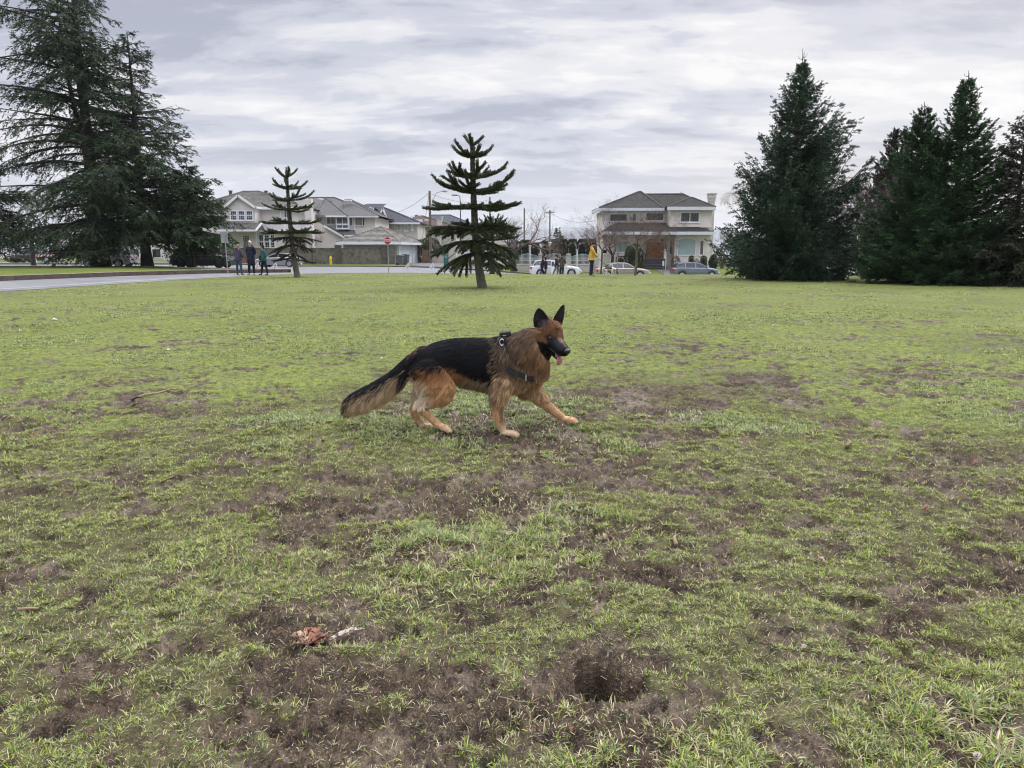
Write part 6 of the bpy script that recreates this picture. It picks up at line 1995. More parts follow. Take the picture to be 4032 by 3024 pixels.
def ornate_fence():
    def fx(X): return 1980 + X / 4.608
    Y = 76.5
    zb = lotz(5, Y)
    x0, x1 = at(fx(240), 1000, Y).x, at(fx(1950), 1000, Y).x
    root = empty('ornate_fence', (x0, Y, zb)); tag(root, 'white ornate picket fence with pale blue tips on a low wall between stone pillars', 'fence')
    def lx(X): return at(fx(X), 1000, Y).x - x0
    def lz(v): return at(2100, 940 + v / 4.608, Y).z - zb
    w = MB(); w.box((lx(1700) / 2, 0.05, (lz(478) - 0.3) / 2), (lx(1700), 0.22, lz(478) + 0.3)); w.box((lx(1700) / 2, 0.05, lz(478) + 0.03), (lx(1700), 0.3, 0.06)); w.build('low_wall', M['pillar'], root)
    for (a, b) in ((645, 730), (1150, 1234), (1656, 1742), (1836, 1948)):
        p = MB(); c = (lx(a) + lx(b)) / 2; wd = (lx(b) - lx(a)) * 0.82; top = lz(300)
        p.box((c, 0, (top - 0.3) / 2), (wd, wd if wd < 0.5 else 0.5, top + 0.3)); p.box((c, 0, top + 0.05), (wd * 1.22, 0.55, 0.12)); p.box((c, 0, top + 0.14), (wd * 1.08, 0.48, 0.07)); p.box((c, -0.005, top * 0.55), (wd * 0.62, 0.51, top * 0.5)); p.build('pillar', M['pillar'], root)
    for (a, b, hi) in ((255, 648, 282), (728, 1152, 282), (1232, 1658, 292), (1740, 1838, 300)):
        A, B = lx(a), lx(b); zlo = lz(472)
        pk = MB(); tp = MB()
        for zz in (zlo + 0.06, zlo + (lz(330) - zlo) * 0.55, lz(352)):
            rail = MB(); rail.box(((A + B) / 2, 0, zz), (B - A, 0.04, 0.045)); rail.build('rail', M['white_paint'], root)
        n = int((B - A) / 0.115)
        for k in range(n + 1):
            s = k / n; x = A + (B - A) * s
            z1 = lz(332) + (lz(hi) - lz(332)) * (math.sin(math.pi * s) ** 1.6)
            pk.box((x, 0, (zlo + z1) / 2 + 0.02), (0.035, 0.03, z1 - zlo - 0.04))
            tp.lathe([(0.004, z1 - 0.02), (0.034, z1 + 0.02), (0.028, z1 + 0.06), (0.002, z1 + 0.13)], 6, (x, 0, 0))
            if k < n: tp.lathe([(0.001, 0), (0.03, 0.02), (0.001, 0.04)], 6, (x + 0.055, -0.02, zlo + (lz(330) - zlo) * 0.66))
        pk.build('pickets', M['white_paint'], root); tp.build('finials', M['fence_teal'], root)


ornate_fence()


def lantern_post(label, u, Y, v0, v1, woodish=False, lantern=True):
    p = place(u, Y, zf=lotz); top = at(u, v0, Y).z
    r = empty('lantern_post', p); tag(r, label, 'lamp', 'white lantern posts along the ornate fence')
    h = top - p.z
    b = MB(); b.lathe([(0.11, -0.2), (0.11, 0.12), (0.07, 0.2), (0.065, h - 0.42 if lantern else h - 0.06), (0.09, h - 0.38 if lantern else h)], 12)
    b.build('post', M['wood_pole'] if woodish else M['white_paint'], r)
    if lantern:
        g = MB(); g.lathe([(0.09, h - 0.36), (0.15, h - 0.10), (0.14, h - 0.08)], 6); g.build('lantern', M['lamp_glass'], r)
        c = MB(); c.lathe([(0.19, h - 0.08), (0.15, h - 0.02), (0.03, h + 0.04)], 6); c.build('cap', M['white_paint'], r)


def z8(X): return 1980 + X / 4.608
lantern_post('white lantern post nearest the stout bare trunk', z8(495), 75.6, 940 + 98 / 4.608, 0)
lantern_post('white lantern post rising behind the fence pillar and the couple', z8(690), 77.3, 940 + 93 / 4.608, 0)
lantern_post('brown lantern post with white top above the roof of the white estate car', z8(852), 77.2, 940 + 62 / 4.608, 0, True)
lantern_post('plain white post without a lantern in the fence panel left of the man in yellow', z8(1348), 76.1, 940 + 190 / 4.608, 0, lantern=False)


def board_fence(label, u0, u1, Y, v0, m, posts=3):
    a, b = at(u0, 1000, Y), at(u1, 1000, Y); zb = lotz((a.x + b.x) / 2, Y); top = at(u0, v0, Y).z - zb
    r = empty('wooden_fence', (a.x, Y, zb)); tag(r, label, 'fence')
    L = b.x - a.x; n = max(3, int(L / 0.14)); p = MB()
    for k in range(n): p.box(((k + 0.5) * L / n, 0.0 if k % 2 else -0.012, (top - 0.1) / 2), (L / n - 0.012, 0.03, top + 0.1))
    p.build('boards', m, r)
    for zz in (top - 0.05, 0.25):
        q = MB(); q.box((L / 2, -0.03, zz), (L, 0.05, 0.1)); q.build('rail', m, r)
    for k in range(posts):
        s = MB(); s.box((L * k / (posts - 1), -0.05, (top + 0.1) / 2), (0.13, 0.13, top + 0.2)); s.build('post', m, r)


board_fence('brown board gate between the garage and the utility pole', 1664, 1692, 90, 983, M['wood_fence'], 2)
board_fence('tan board fence along the lane right of the utility pole', 1702, 1752, 88.5, 984, M['tan_fence'], 3)


def pole(name, label, cat, u, Y, v0, z, r0, r1, m, group=None, arms=0):
    p = place(u, Y, z); top = at(u, v0, Y).z
    e = empty(name, p); tag(e, label, cat, group)
    b = MB(); h = top - p.z; b.tube([(0, 0, -0.4), (0, 0, h)], [r0, r1], 10); b.build('pole', m, e)
    for k in range(arms):
        c = MB(); zz = h - 0.35 - 0.8 * k; c.box((0, -0.1, zz), (1.5 - 0.4 * k, 0.09, 0.11)); c.build('crossarm', m, e)
        for x in (-0.6, -0.2, 0.2, 0.6):
            if abs(x) < 0.75 - 0.2 * k:
                i = MB(); i.lathe([(0.03, 0), (0.05, 0.05), (0.03, 0.12)], 8, (x, -0.1, zz + 0.055)); i.build('insulator', M['dark_metal'], e)
    return e, h


up, uh = pole('utility_pole', 'tall wooden utility pole carrying a curved street lamp beside the lane', 'pole', 1696, 88, 752, lotz(-9.6, 88), 0.17, 0.13, M['wood_pole'])
g = MB(); g.tube([(0.1, -0.15, uh - 2.2), (0.35, -0.15, uh - 1.0), (0.85, -0.15, uh - 0.2), (1.5, -0.15, uh - 0.05)], 0.035, 8); la = g.build('lamp_arm', M['galv'], up)
g = MB(); g.prism([(1.4, uh - 0.02), (1.75, uh + 0.06), (2.1, uh - 0.05), (1.95, uh - 0.16), (1.5, uh - 0.12)], 'y', -0.26, -0.02); g.build('lamp_head', M['galv'], la)
pole('utility_pole', 'wooden utility pole seen through the top right of the larger monkey puzzle', 'pole', 1930, 118, 776, -2.0, 0.16, 0.12, M['wood_pole'], 'far utility poles')
pole('utility_pole', 'wooden utility pole behind the stout bare tree', 'pole', 2064, 124, 820, -2.2, 0.16, 0.12, M['wood_pole'], 'far utility poles')
pole('utility_pole', 'wooden utility pole just left of the small dark conifer', 'pole', 2164, 128, 828, -2.4, 0.16, 0.12, M['wood_pole'], 'far utility poles', arms=1)
bp2, bh = pole('street_lamp', 'blue street lamp post with a short hooked head left of the larger monkey puzzle trunk', 'street lamp', 1815, 100, 792, lotz(-7, 100), 0.10, 0.07, M['blue_post'])
g = MB(); g.tube([(0, 0, bh - 0.1), (-0.05, 0, bh + 0.5), (-0.22, 0, bh + 0.75), (-0.45, 0, bh + 0.78)], 0.05, 8); g.box((-0.75, 0, bh + 0.76), (0.75, 0.22, 0.14)); g.build('lamp_head', M['blue_post'], bp2)
rl, rh = pole('street_lamp', 'curved street lamp seen between the spruce and the brown cypress', 'street lamp', 3285, 82, 830, -1.0, 0.09, 0.06, M['galv'])
g = MB(); g.tube([(0, 0, rh - 0.1), (0.25, 0, rh + 0.35), (0.9, 0, rh + 0.55), (1.7, 0, rh + 0.55)], 0.045, 8); g.prism([(1.6, rh + 0.5), (2.0, rh + 0.66), (2.5, rh + 0.52), (2.0, rh + 0.42)], 'y', -0.15, 0.15); g.build('lamp_head', M['galv'], rl)


def cable(label, a, b, sagm, r=0.022):
    a, b = Vector(a), Vector(b); o = MB()
    o.tube([a.lerp(b, k / 14) - Vector((0, 0, sagm * 4 * (k / 14) * (1 - k / 14))) for k in range(15)], r, 5)
    c = o.build('overhead_cable', M['wire']); tag(c, label, 'cable', 'overhead cables')


pt = Vector((up.location.x, up.location.y, up.location.z + uh))
cable('overhead cable running down from the top of the utility pole to the slate-blue house', pt + Vector((-.1, 0, -.25)), at(1558, 838, 106), 0.3)
cable('overhead cable from the middle of the utility pole to the house with narrow dormers', pt + Vector((-.1, 0, -3.1)), at(1575, 850, 108), 0.25)
cable('overhead cable from the utility pole towards the far poles', pt + Vector((.1, 0, -.3)), at(1930, 785, 118), 0.7)
cable('lower overhead cable from the utility pole towards the far poles', pt + Vector((.1, 0, -2.9)), at(1930, 850, 118), 0.8)
cable('guy wire slanting down from the utility pole to the lane', pt + Vector((-.1, 0, -.4)), at(1652, 1012, 89), 0.05, 0.018)
cable('thin cable between the far poles and the cream house', at(2164, 834, 128), at(2345, 868, 92), 0.8)


def traffic_sign():
    p = gp(897, 1067, 0.15); p.z = isl(p.x, p.y)
    r = empty('traffic_sign', p); tag(r, 'grey back of a rectangular traffic sign on a steel post by the kerb', 'sign')
    h = at(890, 912, p.y).z - p.z
    b = MB(); b.tube([(0, 0, -0.2), (-0.05, 0, h - 0.1)], 0.03, 8); b.build('post', M['galv'], r)
    s = MB(); hh = h - (at(890, 957, p.y).z - p.z); s.box((0, 0, 0), (0.42, 0.012, hh)); q = s.build('sign_plate', M['sign_back'], r); q.location = (-0.10, 0.04, h - hh / 2); q.rotation_euler = (0, R(-2.5), 0)
    k = MB(); k.box((0, -0.012, 0), (0.05, 0.02, hh * 0.96)); k2 = k.build('bracket', M['galv'], q)


traffic_sign()


def text_mesh(name, txt, size, m, parent, loc, rot):
    cu = bpy.data.curves.new(name, 'FONT'); cu.body = txt; cu.size = size; cu.align_x = 'CENTER'; cu.align_y = 'CENTER'; cu.extrude = 0.004; cu.offset = 0.004
    t = bpy.data.objects.new(name, cu); COL.objects.link(t)
    dg = bpy.context.evaluated_depsgraph_get()
    me = bpy.data.meshes.new_from_object(t.evaluated_get(dg))
    bpy.data.objects.remove(t)
    o = bpy.data.objects.new(name, me); me.materials.clear(); me.materials.append(m); COL.objects.link(o); o.parent = parent; o.location = loc; o.rotation_euler = rot
    return o


def stop_sign():
    Y = 48.6; p = place(1527, Y)
    r = empty('stop_sign', p); tag(r, 'red octagonal stop sign on a thin steel post at the edge of the field', 'sign')
    c = at(1526.5, 947.5, Y).z - p.z; w = 27.5 / FPX * Y; R_ = w / 2 / math.cos(math.pi / 8)
    b = MB(); b.box((0.01, 0.03, (c + w * 0.42 - 0.3) / 2), (0.05, 0.03, c + w * 0.42 + 0.3)); b.build('post', M['galv'], r)
    def oct_(rr): return [(rr * math.cos(math.pi / 8 + k * math.pi / 4), c + rr * math.sin(math.pi / 8 + k * math.pi / 4)) for k in range(8)]
    s = MB(); s.prism(oct_(R_), 'y', -0.008, 0.008); pl = s.build('sign_plate', M['white_paint'], r)
    s = MB(); s.prism(oct_(R_ * 0.93), 'y', -0.012, -0.0085); s.build('sign_face', M['sign_red'], pl)
    text_mesh('lettering', 'STOP', w * 0.47, M['white_paint'], pl, (0, -0.017, c), (math.pi / 2, 0, 0)).scale = (0.78, 1, 1)


stop_sign()


def simple_post(name, label, u, Y, v0, zf, r=0.03, m=None, cat='sign', plate=None, pm=None):
    p = place(u, Y, zf=zf) if zf else place(u, Y)
    e = empty(name, p); tag(e, label, cat); h = at(u, v0, Y).z - p.z
    b = MB(); b.tube([(0, 0, -0.3), (0, 0, h)], r, 8); b.build('post', m or M['galv'], e)
    if plate:
        w, hh, rz = plate; s = MB(); s.box((0, -r - 0.01, h - hh / 2), (w, 0.012, hh)); o = s.build('sign_plate', pm or M['sign_back'], e); o.rotation_euler = (0, 0, rz)
    return e


simple_post('sign_post', 'thin grey sign post with its plate seen edge-on before the beige saloon', 2432, 48.8, 925, None, 0.032, plate=(0.3, 0.45, R(86)))
simple_post('yard_stake', 'short stake with a white plate on the verge left of the blue-grey hatchback', 2613, 69.4, 1027, lotz, 0.03, M['wood_pole'], plate=(0.17, 0.46, 0), pm=M['white_paint'])


def green_board():
    p = place(1756, 71.0, zf=lambda x, y: road_z(x, y)); e = empty('notice_board', p); tag(e, 'tall dark green park notice board with pale lettering, left of the larger monkey puzzle', 'sign')
    h = at(1756, 973, 71).z - p.z; b = MB()
    for x in (-0.2, 0.2): b.box((x, 0.03, h / 2 - 0.15), (0.06, 0.06, h + 0.3))
    b.build('posts', M['sign_green'], e)
    s = MB(); s.box((0, 0, h * 0.56), (0.44, 0.03, h * 0.86)); pl = s.build('sign_plate', M['sign_green'], e)
    t = MB()
    for k, w in enumerate((0.26, 0.30, 0.22, 0.28, 0.2)): t.box((0, -0.019, h * 0.80 - k * 0.14), (w, 0.006, 0.03))
    t.build('lettering', M['white_paint'], pl)


green_board()


def hydrant():
    p = place(1301, 82.0, zf=lotz); e = empty('bollard', p); tag(e, 'yellow domed bollard on the verge in front of the garden wall', 'bollard')
    b = MB(); b.lathe([(0.125, -0.1), (0.125, 0.58), (0.125, 0.60)], 16); b.build('post', M['yellow'], e)
    c = MB(); c.lathe([(0.13, 0.60), (0.15, 0.62), (0.15, 0.70), (0.13, 0.72), (0.125, 0.80), (0.09, 0.86), (0.02, 0.89)], 16); c.build('cap', M['yellow'], e)


hydrant()


def bin_at(label, u, Y, w, h, lid, rz):
    p = place(u, Y, zf=lotz); e = empty('wheelie_bin', p, rz); tag(e, label, 'bin', 'wheelie bins by the garage')
    b = MB(); w2 = w * 0.8
    pts0 = [(-w2 / 2, -w2 / 2, 0.06), (w2 / 2, -w2 / 2, 0.06), (w2 / 2, w2 / 2, 0.06), (-w2 / 2, w2 / 2, 0.06)]; pts1 = [(-w / 2, -w / 2, h), (w / 2, -w / 2, h), (w / 2, w / 2, h), (-w / 2, w / 2, h)]
    for k in range(4): b.poly([pts0[k], pts0[(k + 1) % 4], pts1[(k + 1) % 4], pts1[k]])
    b.poly(pts0[::-1]); b.poly(pts1); b.box((0, 0, h - 0.03), (w * 1.08, w * 1.08, 0.06)); b.box((w * 0.47, 0, h * 0.45), (0.02, w * 0.3, h * 0.6)); b.build('body', M['bin_grey'], e)
    l = MB(); l.prism([(-w * 0.56, h + 0.005), (w * 0.56, h + 0.005), (w * 0.56, h + 0.04), (0, h + 0.09), (-w * 0.56, h + 0.05)], 'y', -w * 0.55, w * 0.55); l.beam((w * 0.6, -w * 0.4, h - 0.02), (w * 0.6, w * 0.4, h - 0.02), 0.035); l.build('lid', lid, e)
    for s in (-1, 1):
        t = MB(); t.tube([(-w * 0.36, s * (w * 0.36), 0.11), (-w * 0.36, s * (w * 0.46), 0.11)], 0.12, 14); t.build('wheel', M['tyre'], e)


bin_at('grey wheelie bin with a greenish lid, nearer the stop sign', 1574, 80.2, 0.70, 0.98, M['bin_lid'], R(-12))
bin_at('taller all-grey wheelie bin close to the white garage door', 1597, 81.4, 0.66, 1.04, M['bin_grey'], R(-12))


def barrier_aframe(label, u0, u1, Y, zf, striped=True, h=1.0, board=True, rz=0.0, group=None):
    a, b = at(u0, 1030, Y), at(u1, 1030, Y); L = b.x - a.x
    e = empty('barricade', ((a.x + b.x) / 2, Y, zf((a.x + b.x) / 2, Y)), rz); tag(e, label, 'barricade', group)
    for s in (-1, 1):
        f = MB(); x = s * L * 0.43
        if board:
            for d in (-1, 1): f.beam((x + d * 0.24, 0, 0), (x, 0, h), 0.09, 0.05)
            f.beam((x - 0.15, 0, h * 0.36), (x + 0.15, 0, h * 0.36), 0.05, 0.06)
        else:
            f.beam((x - 0.28, 0, 0.03), (x + 0.18, 0, h), 0.05, 0.06); f.beam((x + 0.18, 0, h), (x + 0.22, 0.02, h * 0.5), 0.06, 0.06); f.beam((x + 0.22, 0.02, h * 0.5), (x + 0.34, 0.04, 0.02), 0.06, 0.06)
            f.beam((x - 0.1, 0, h * 0.35), (x + 0.22, 0, h * 0.38), 0.05); f.box((x + 0.05, -0.04, h * 0.42), (0.16, 0.02, 0.20))
        f.build('leg_frame', M['white_paint'], e)
        if not board:
            o = MB(); o.box((x + 0.06, -0.056, h * 0.40), (0.10, 0.01, 0.12)); o.build('reflector', M['orange'], e)
    if board:
        w = MB(); w.box((0, -0.06, h * 0.80), (L * 0.98, 0.03, 0.26)); bo = w.build('board', M['white_paint'], e)
        st = MB(); n = 8
        for k in range(n):
            x = -L * 0.49 + (k + 0.15) * L * 0.98 / n; d = L * 0.98 / n * 0.5
            st.poly([(x, -0.078, h * 0.80 - 0.13), (x + d, -0.078, h * 0.80 - 0.13), (x + d + 0.14, -0.078, h * 0.80 + 0.13), (x + 0.14, -0.078, h * 0.80 + 0.13)])
        st.build('red_stripes', M['sign_red'], bo)
    else:
        w = MB(); w.beam((-L * 0.42, 0, 0.05), (L * 0.42, 0, 0.05), 0.06, 0.07); w.build('rail', M['white_paint'], e)
    return e


barrier_aframe('white wooden barricade with a red striped board across the side street', 130, 228, 84.5, lambda x, y: lotz(x, y) + 0.03)
barrier_aframe('low white folding barricade on the road behind the woman in teal', 1000, 1082, 58, road_z, board=False, h=0.62, group='low white barricades')
barrier_aframe('low white folding barricade with orange reflectors at the lane entrance', 1592, 1704, 62, road_z, board=False, h=0.66, group='low white barricades')


def bicycle():
    p = place(1870, 73.5, zf=lotz); e = empty('bicycle', p, R(2)); tag(e, 'dark bicycle leaning behind the trunk of the larger monkey puzzle', 'bicycle')
    r = 0.34
    for x in (-0.52, 0.52):
        t = MB()
        pts = [(x + r * math.cos(a), 0, r + r * math.sin(a)) for a in np.linspace(0, 2 * math.pi, 25)]
        t.tube(pts, 0.022, 6, cap=False)
        wl = t.build('wheel', M['tyre'], e)
        s = MB()
        for k in range(9):
            a = math.pi * k / 9; s.beam((x - r * math.cos(a), 0, r - r * math.sin(a)), (x + r * math.cos(a), 0, r + r * math.sin(a)), 0.006)
        s.build('spokes', M['galv'], wl)
    f = MB(); bb = (-0.08, 0, 0.30); st = (-0.22, 0, 0.82); hd = (0.36, 0, 0.80)
    for a, b in (((-0.52, 0, r), bb), ((-0.52, 0, r), st), (bb, st), (bb, hd), ((-0.20, 0, 0.74), hd), (hd, (0.52, 0, r))): f.tube([a, b], 0.018, 8)
    f.build('frame', M['dark_metal'], e)
    s = MB(); s.box((-0.24, 0, 0.88), (0.26, 0.13, 0.06)); s.build('saddle', M['black_plastic'], e)
    h = MB(); h.tube([hd, (0.33, 0, 0.95)], 0.016, 8); h.tube([(0.40, -0.24, 0.95), (0.33, -0.1, 0.96), (0.33, 0.1, 0.96), (0.40, 0.24, 0.95)], 0.015, 8); h.build('handlebar', M['black_plastic'], e)


bicycle()

# ================================================================== people
M['skin'] = mat('skin', (0.50, 0.30, 0.22), 0.55)
M['eye_dark'] = mat('eye_dark', (0.02, 0.015, 0.012), 0.2)


def cloth(name, c, quilt=None):
    m = mat(name, c, 0.8, spec=0.25, noise=(9.0, 0.25), bump=(30, 0.3, 0.01))
    if quilt:
        w = m.node_tree
        # quilted rows of a puffer jacket: real bump rows along its height
        tc = w.nodes.new('ShaderNodeTexCoord'); sp = w.nodes.new('ShaderNodeSeparateXYZ'); w.links.new(tc.outputs['Object'], sp.inputs[0])
        mm = w.nodes.new('ShaderNodeMath'); mm.operation = 'MULTIPLY'; mm.inputs[1].default_value = quilt; w.links.new(sp.outputs[2], mm.inputs[0])
        si = w.nodes.new('ShaderNodeMath'); si.operation = 'SINE'; w.links.new(mm.outputs[0], si.inputs[0])
        ab = w.nodes.new('ShaderNodeMath'); ab.operation = 'ABSOLUTE'; w.links.new(si.outputs[0], ab.inputs[0])
        bp = w.nodes.new('ShaderNodeBump'); bp.inputs['Strength'].default_value = 0.7; bp.inputs['Distance'].default_value = 0.018; w.links.new(ab.outputs[0], bp.inputs['Height'])
        pb = [n for n in w.nodes if n.type == 'BSDF_PRINCIPLED'][0]
        w.links.new(bp.outputs[0], pb.inputs['Normal'])
    return m


def skin_obj(name, joints, edges, m, parent, sub=2, root=0, extra=None):
    """joints: [(xyz, rx, ry)] -> one continuous skinned surface"""
    me = bpy.data.meshes.new(name)
    me.from_pydata([j[0] for j in joints], edges, [])
    o = bpy.data.objects.new(name, me); COL.objects.link(o)
    sk = o.modifiers.new('s', 'SKIN'); sk.use_smooth_shade = True; sk.branch_smoothing = 0.6
    for i, j in enumerate(joints):
        v = me.skin_vertices[0].data[i]; v.radius = (j[1], j[2]); v.use_root = (i == root)
    ss = o.modifiers.new('d', 'SUBSURF'); ss.levels = sub; ss.render_levels = sub
    dg = bpy.context.evaluated_depsgraph_get(); dg.update()
    ev = bpy.data.meshes.new_from_object(o.evaluated_get(dg))
    bpy.data.objects.remove(o)
    if extra:
        bm = bmesh.new(); bm.from_mesh(ev)
        for fn in extra: fn(bm)
        bm.to_mesh(ev); bm.free()
    ev.materials.clear()
    n = bpy.data.objects.new(name, ev); ev.materials.append(m)
    ev.polygons.foreach_set('use_smooth', [True] * len(ev.polygons))
    COL.objects.link(n)
    if parent: n.parent = parent
    return n


def V3(*a): return Vector(a)


def person(label, loc, rz, H, legs, arms, top, bottom, shoes, hair, coat_len=0.02, hat=None, lean=0.0, head=(0, 0), group=None, hairlen='short', build=1.0, extras=None, skin=None, glasses=False, hood=None, beard=None):
    """Faces +y. legs / arms: for each side (-1 left, +1 right): legs = (thigh fwd deg, thigh out deg, knee bend deg); arms = (upper fwd, upper out, elbow bend, forearm inward deg)."""
    k = H / 1.75
    r = empty('person', loc, rz); tag(r, label, 'person', group)
    skin = skin or M['skin']
    J, E, nm = [], [], {}
    def add(n, p, rx, ry=None, par=None):
        nm[n] = len(J); J.append((tuple(p), rx * k, (ry or rx) * k))
        if par is not None: E.append((nm[par], nm[n]))
        return Vector(p)
    hipz = 0.93 * k
    sl = Vector((0, math.sin(R(lean)), math.cos(R(lean))))
    pel = Vector((0, 0, hipz))
    add('pelvis', pel, 0.145 * build, 0.105)
    waist = pel + sl * 0.17 * k; add('waist', waist, 0.125 * build, 0.095, 'pelvis')
    chest = pel + sl * 0.38 * k; add('chest', chest, 0.155 * build, 0.11, 'waist')
    nb = pel + sl * 0.54 * k; add('neckbase', nb, 0.075, 0.07, 'chest')
    hy, hp = head
    hdir = Vector((math.sin(R(hy)) * math.cos(R(hp)), math.cos(R(hy)) * math.cos(R(hp)), -math.sin(R(hp))))
    nk = nb + Vector((0, 0.015 * k, 0.075 * k)); add('neck', nk, 0.052, 0.055, 'neckbase')
    hc = nk + Vector((0, 0.02 * k, 0.115 * k)) + hdir * 0.015 * k
    add('jaw', hc - Vector((0, 0, 0.05 * k)) + hdir * 0.01 * k, 0.058, 0.064, 'neck')
    J_legs = {}
    for s in (-1, 1):
        tf, to, kb = legs[0 if s < 0 else 1]
        n = 'L' if s < 0 else 'R'
        hip = pel + Vector((s * 0.095 * k, 0, -0.05 * k)); add(n + 'hip', hip, 0.095 * build, 0.10, 'pelvis')
        d = Vector((s * math.sin(R(to)), math.sin(R(tf)), -math.cos(R(tf)) * math.cos(R(to)))).normalized()
        knee = hip + d * 0.42 * k; add(n + 'knee', knee, 0.060, 0.062, n + 'hip')
        a2 = R(tf - kb); d2 = Vector((s * math.sin(R(to)) * 0.6, math.sin(a2), -math.cos(a2))).normalized()
        ank = knee + d2 * 0.40 * k; add(n + 'calf', knee.lerp(ank, 0.3) - Vector((0, 0.012, 0)), 0.055, 0.058, n + 'knee'); add(n + 'ankle', ank, 0.038, 0.042, n + 'calf')
        pit = max(-0.6, min(0.5, a2 * 0.6))
        toe = ank + Vector((s * 0.02 * k, 0.15 * k * math.cos(pit), -0.05 * k + 0.15 * k * math.sin(pit))); add(n + 'toe', toe, 0.040, 0.03, n + 'ankle')
        J_legs[n] = (hip, knee, ank, toe)
    J_arms = {}
    for s in (-1, 1):
        uf, uo, eb, fi = arms[0 if s < 0 else 1]
        n = 'L' if s < 0 else 'R'
        sh = nb + Vector((s * 0.175 * k * build, 0, -0.03 * k)); add(n + 'sh', sh, 0.062, 0.062, 'neckbase')
        d = Vector((s * math.sin(R(uo)), math.sin(R(uf)) * math.cos(R(uo)), -math.cos(R(uf)) * math.cos(R(uo)))).normalized()
        el = sh + d * 0.29 * k; add(n + 'el', el, 0.043, 0.043, n + 'sh')
        a2 = R(uf + eb); d2 = Vector((-s * math.sin(R(fi)) + s * math.sin(R(uo)) * 0.3, math.sin(a2) * math.cos(R(fi)), -math.cos(a2))).normalized()
        wr = el + d2 * 0.25 * k; add(n + 'wr', wr, 0.029, 0.026, n + 'el')
        pa = wr + d2 * 0.075 * k; add(n + 'palm', pa, 0.034, 0.02, n + 'wr')
        lat = d2.cross(Vector((0, 0, 1)) if abs(d2.z) < 0.9 else Vector((0, 1, 0))).normalized()
        inn = lat.cross(d2).normalized()
        for f in range(4):
            b0 = pa + lat * (f - 1.5) * 0.019 * k + d2 * 0.02 * k
            L = (0.062, 0.072, 0.068, 0.052)[f] * k
            add(n + 'f%d' % f, b0, 0.0095, None, n + 'palm'); t = b0 + d2 * L * 0.55 + inn * L * 0.1; add(n + 'g%d' % f, t, 0.009, None, n + 'f%d' % f); add(n + 'h%d' % f, t + (d2 * 0.7 + inn * 0.6) * L * 0.5, 0.0075, None, n + 'g%d' % f)
        t0 = wr + d2 * 0.03 * k + lat * 0.034 * k; add(n + 't0', t0, 0.012, None, n + 'wr'); add(n + 't1', t0 + (d2 * 0.8 + lat * 0.6) * 0.04 * k, 0.0105, None, n + 't0')
        J_arms[n] = (sh, el, wr, pa)

    up = Vector((0, 0, 1)); side = hdir.cross(up).normalized(); hup = side.cross(hdir).normalized()
    def headfn(bm):
        m = Matrix((side, hdir, hup)).transposed().to_4x4(); m.translation = hc
        res = bmesh.ops.create_uvsphere(bm, u_segments=20, v_segments=14, radius=1.0)
        for v in res['verts']:
            x, y, z = v.co
            fx = 0.076 * (1 - 0.18 * max(0, -z)); fy = 0.098; fz = 0.120
            p = Vector((x * fx, y * fy, z * fz))
            if y > 0.55 and abs(x) < 0.32 and -0.42 < z < 0.12: p.y += 0.022 * (1 - abs(x) / 0.32) * (1 - abs(z + 0.22) / 0.36)      # nose
            if y > 0.5 and 0.05 < z < 0.32 and 0.2 < abs(x) < 0.62: p.y -= 0.008                                                # eye sockets
            if y > 0.5 and -0.66 < z < -0.48 and abs(x) < 0.4: p.y += 0.005                                                     # mouth
            if y > 0.3 and z < -0.75: p.y += 0.018                                                                              # chin
            if abs(x) > 0.93 and abs(z) < 0.35: p.x += math.copysign(0.016, x)                                                  # ears
            v.co = m @ (p * k)
        for f in bm.faces: f.smooth = True
    body = skin_obj('body', J, E, skin, r, 2, 0, [headfn])
    M2 = Matrix((side, hdir, hup)).transposed().to_4x4(); M2.translation = hc
    def hp_(x, y, z): return M2 @ (Vector((x, y, z)) * k)
    if not glasses:
        for s in (-1, 1):
            e = MB(); e.lathe([(0.001, -0.009), (0.008, -0.005), (0.009, 0), (0.008, 0.005), (0.001, 0.009)], 8, tuple(hp_(s * 0.031, 0.083, 0.022))); e.build('eye', M['eye_dark'], r, smooth=True)
    else:
        g = MB()
        for s in (-1, 1): g.box(tuple(hp_(s * 0.034, 0.098, 0.02)), (0.055, 0.012, 0.04))
        g.beam(hp_(-0.06, 0.09, 0.03), hp_(0.06, 0.09, 0.03), 0.01); g.build('sunglasses', M['eye_dark'], r)
    # clothing
    TJ, TE = [], []
    TJ.append((tuple(pel + Vector((0, 0, -0.02 * k))), 0.135 * k * build, 0.105 * k))
    for n in 'LR':
        hip, knee, ank, toe = J_legs[n]; i = len(TJ)
        TJ += [(tuple(hip), 0.105 * k * build, 0.112 * k), (tuple(knee), 0.074 * k, 0.078 * k), (tuple(ank + Vector((0, 0, -0.015 * k))), 0.060 * k, 0.062 * k)]; TE += [(0, i), (i, i + 1), (i + 1, i + 2)]
    skin_obj('trousers', TJ, TE, bottom, r, 2, 0)
    hem = pel + Vector((0, 0, -coat_len * k))
    CJ = [(tuple(hem + Vector((0, 0, -0.06 * k))), 0.235 * k * build, 0.185 * k), (tuple(pel + sl * 0.10 * k), 0.215 * k * build, 0.165 * k), (tuple(chest), 0.20 * k * build, 0.15 * k), (tuple(nb + Vector((0, 0, 0.0))), 0.135 * k, 0.115 * k),
          (tuple(nb + Vector((0, 0.004, 0.07 * k))), 0.080 * k, 0.082 * k)]
    CE = [(0, 1), (1, 2), (2, 3), (3, 4)]
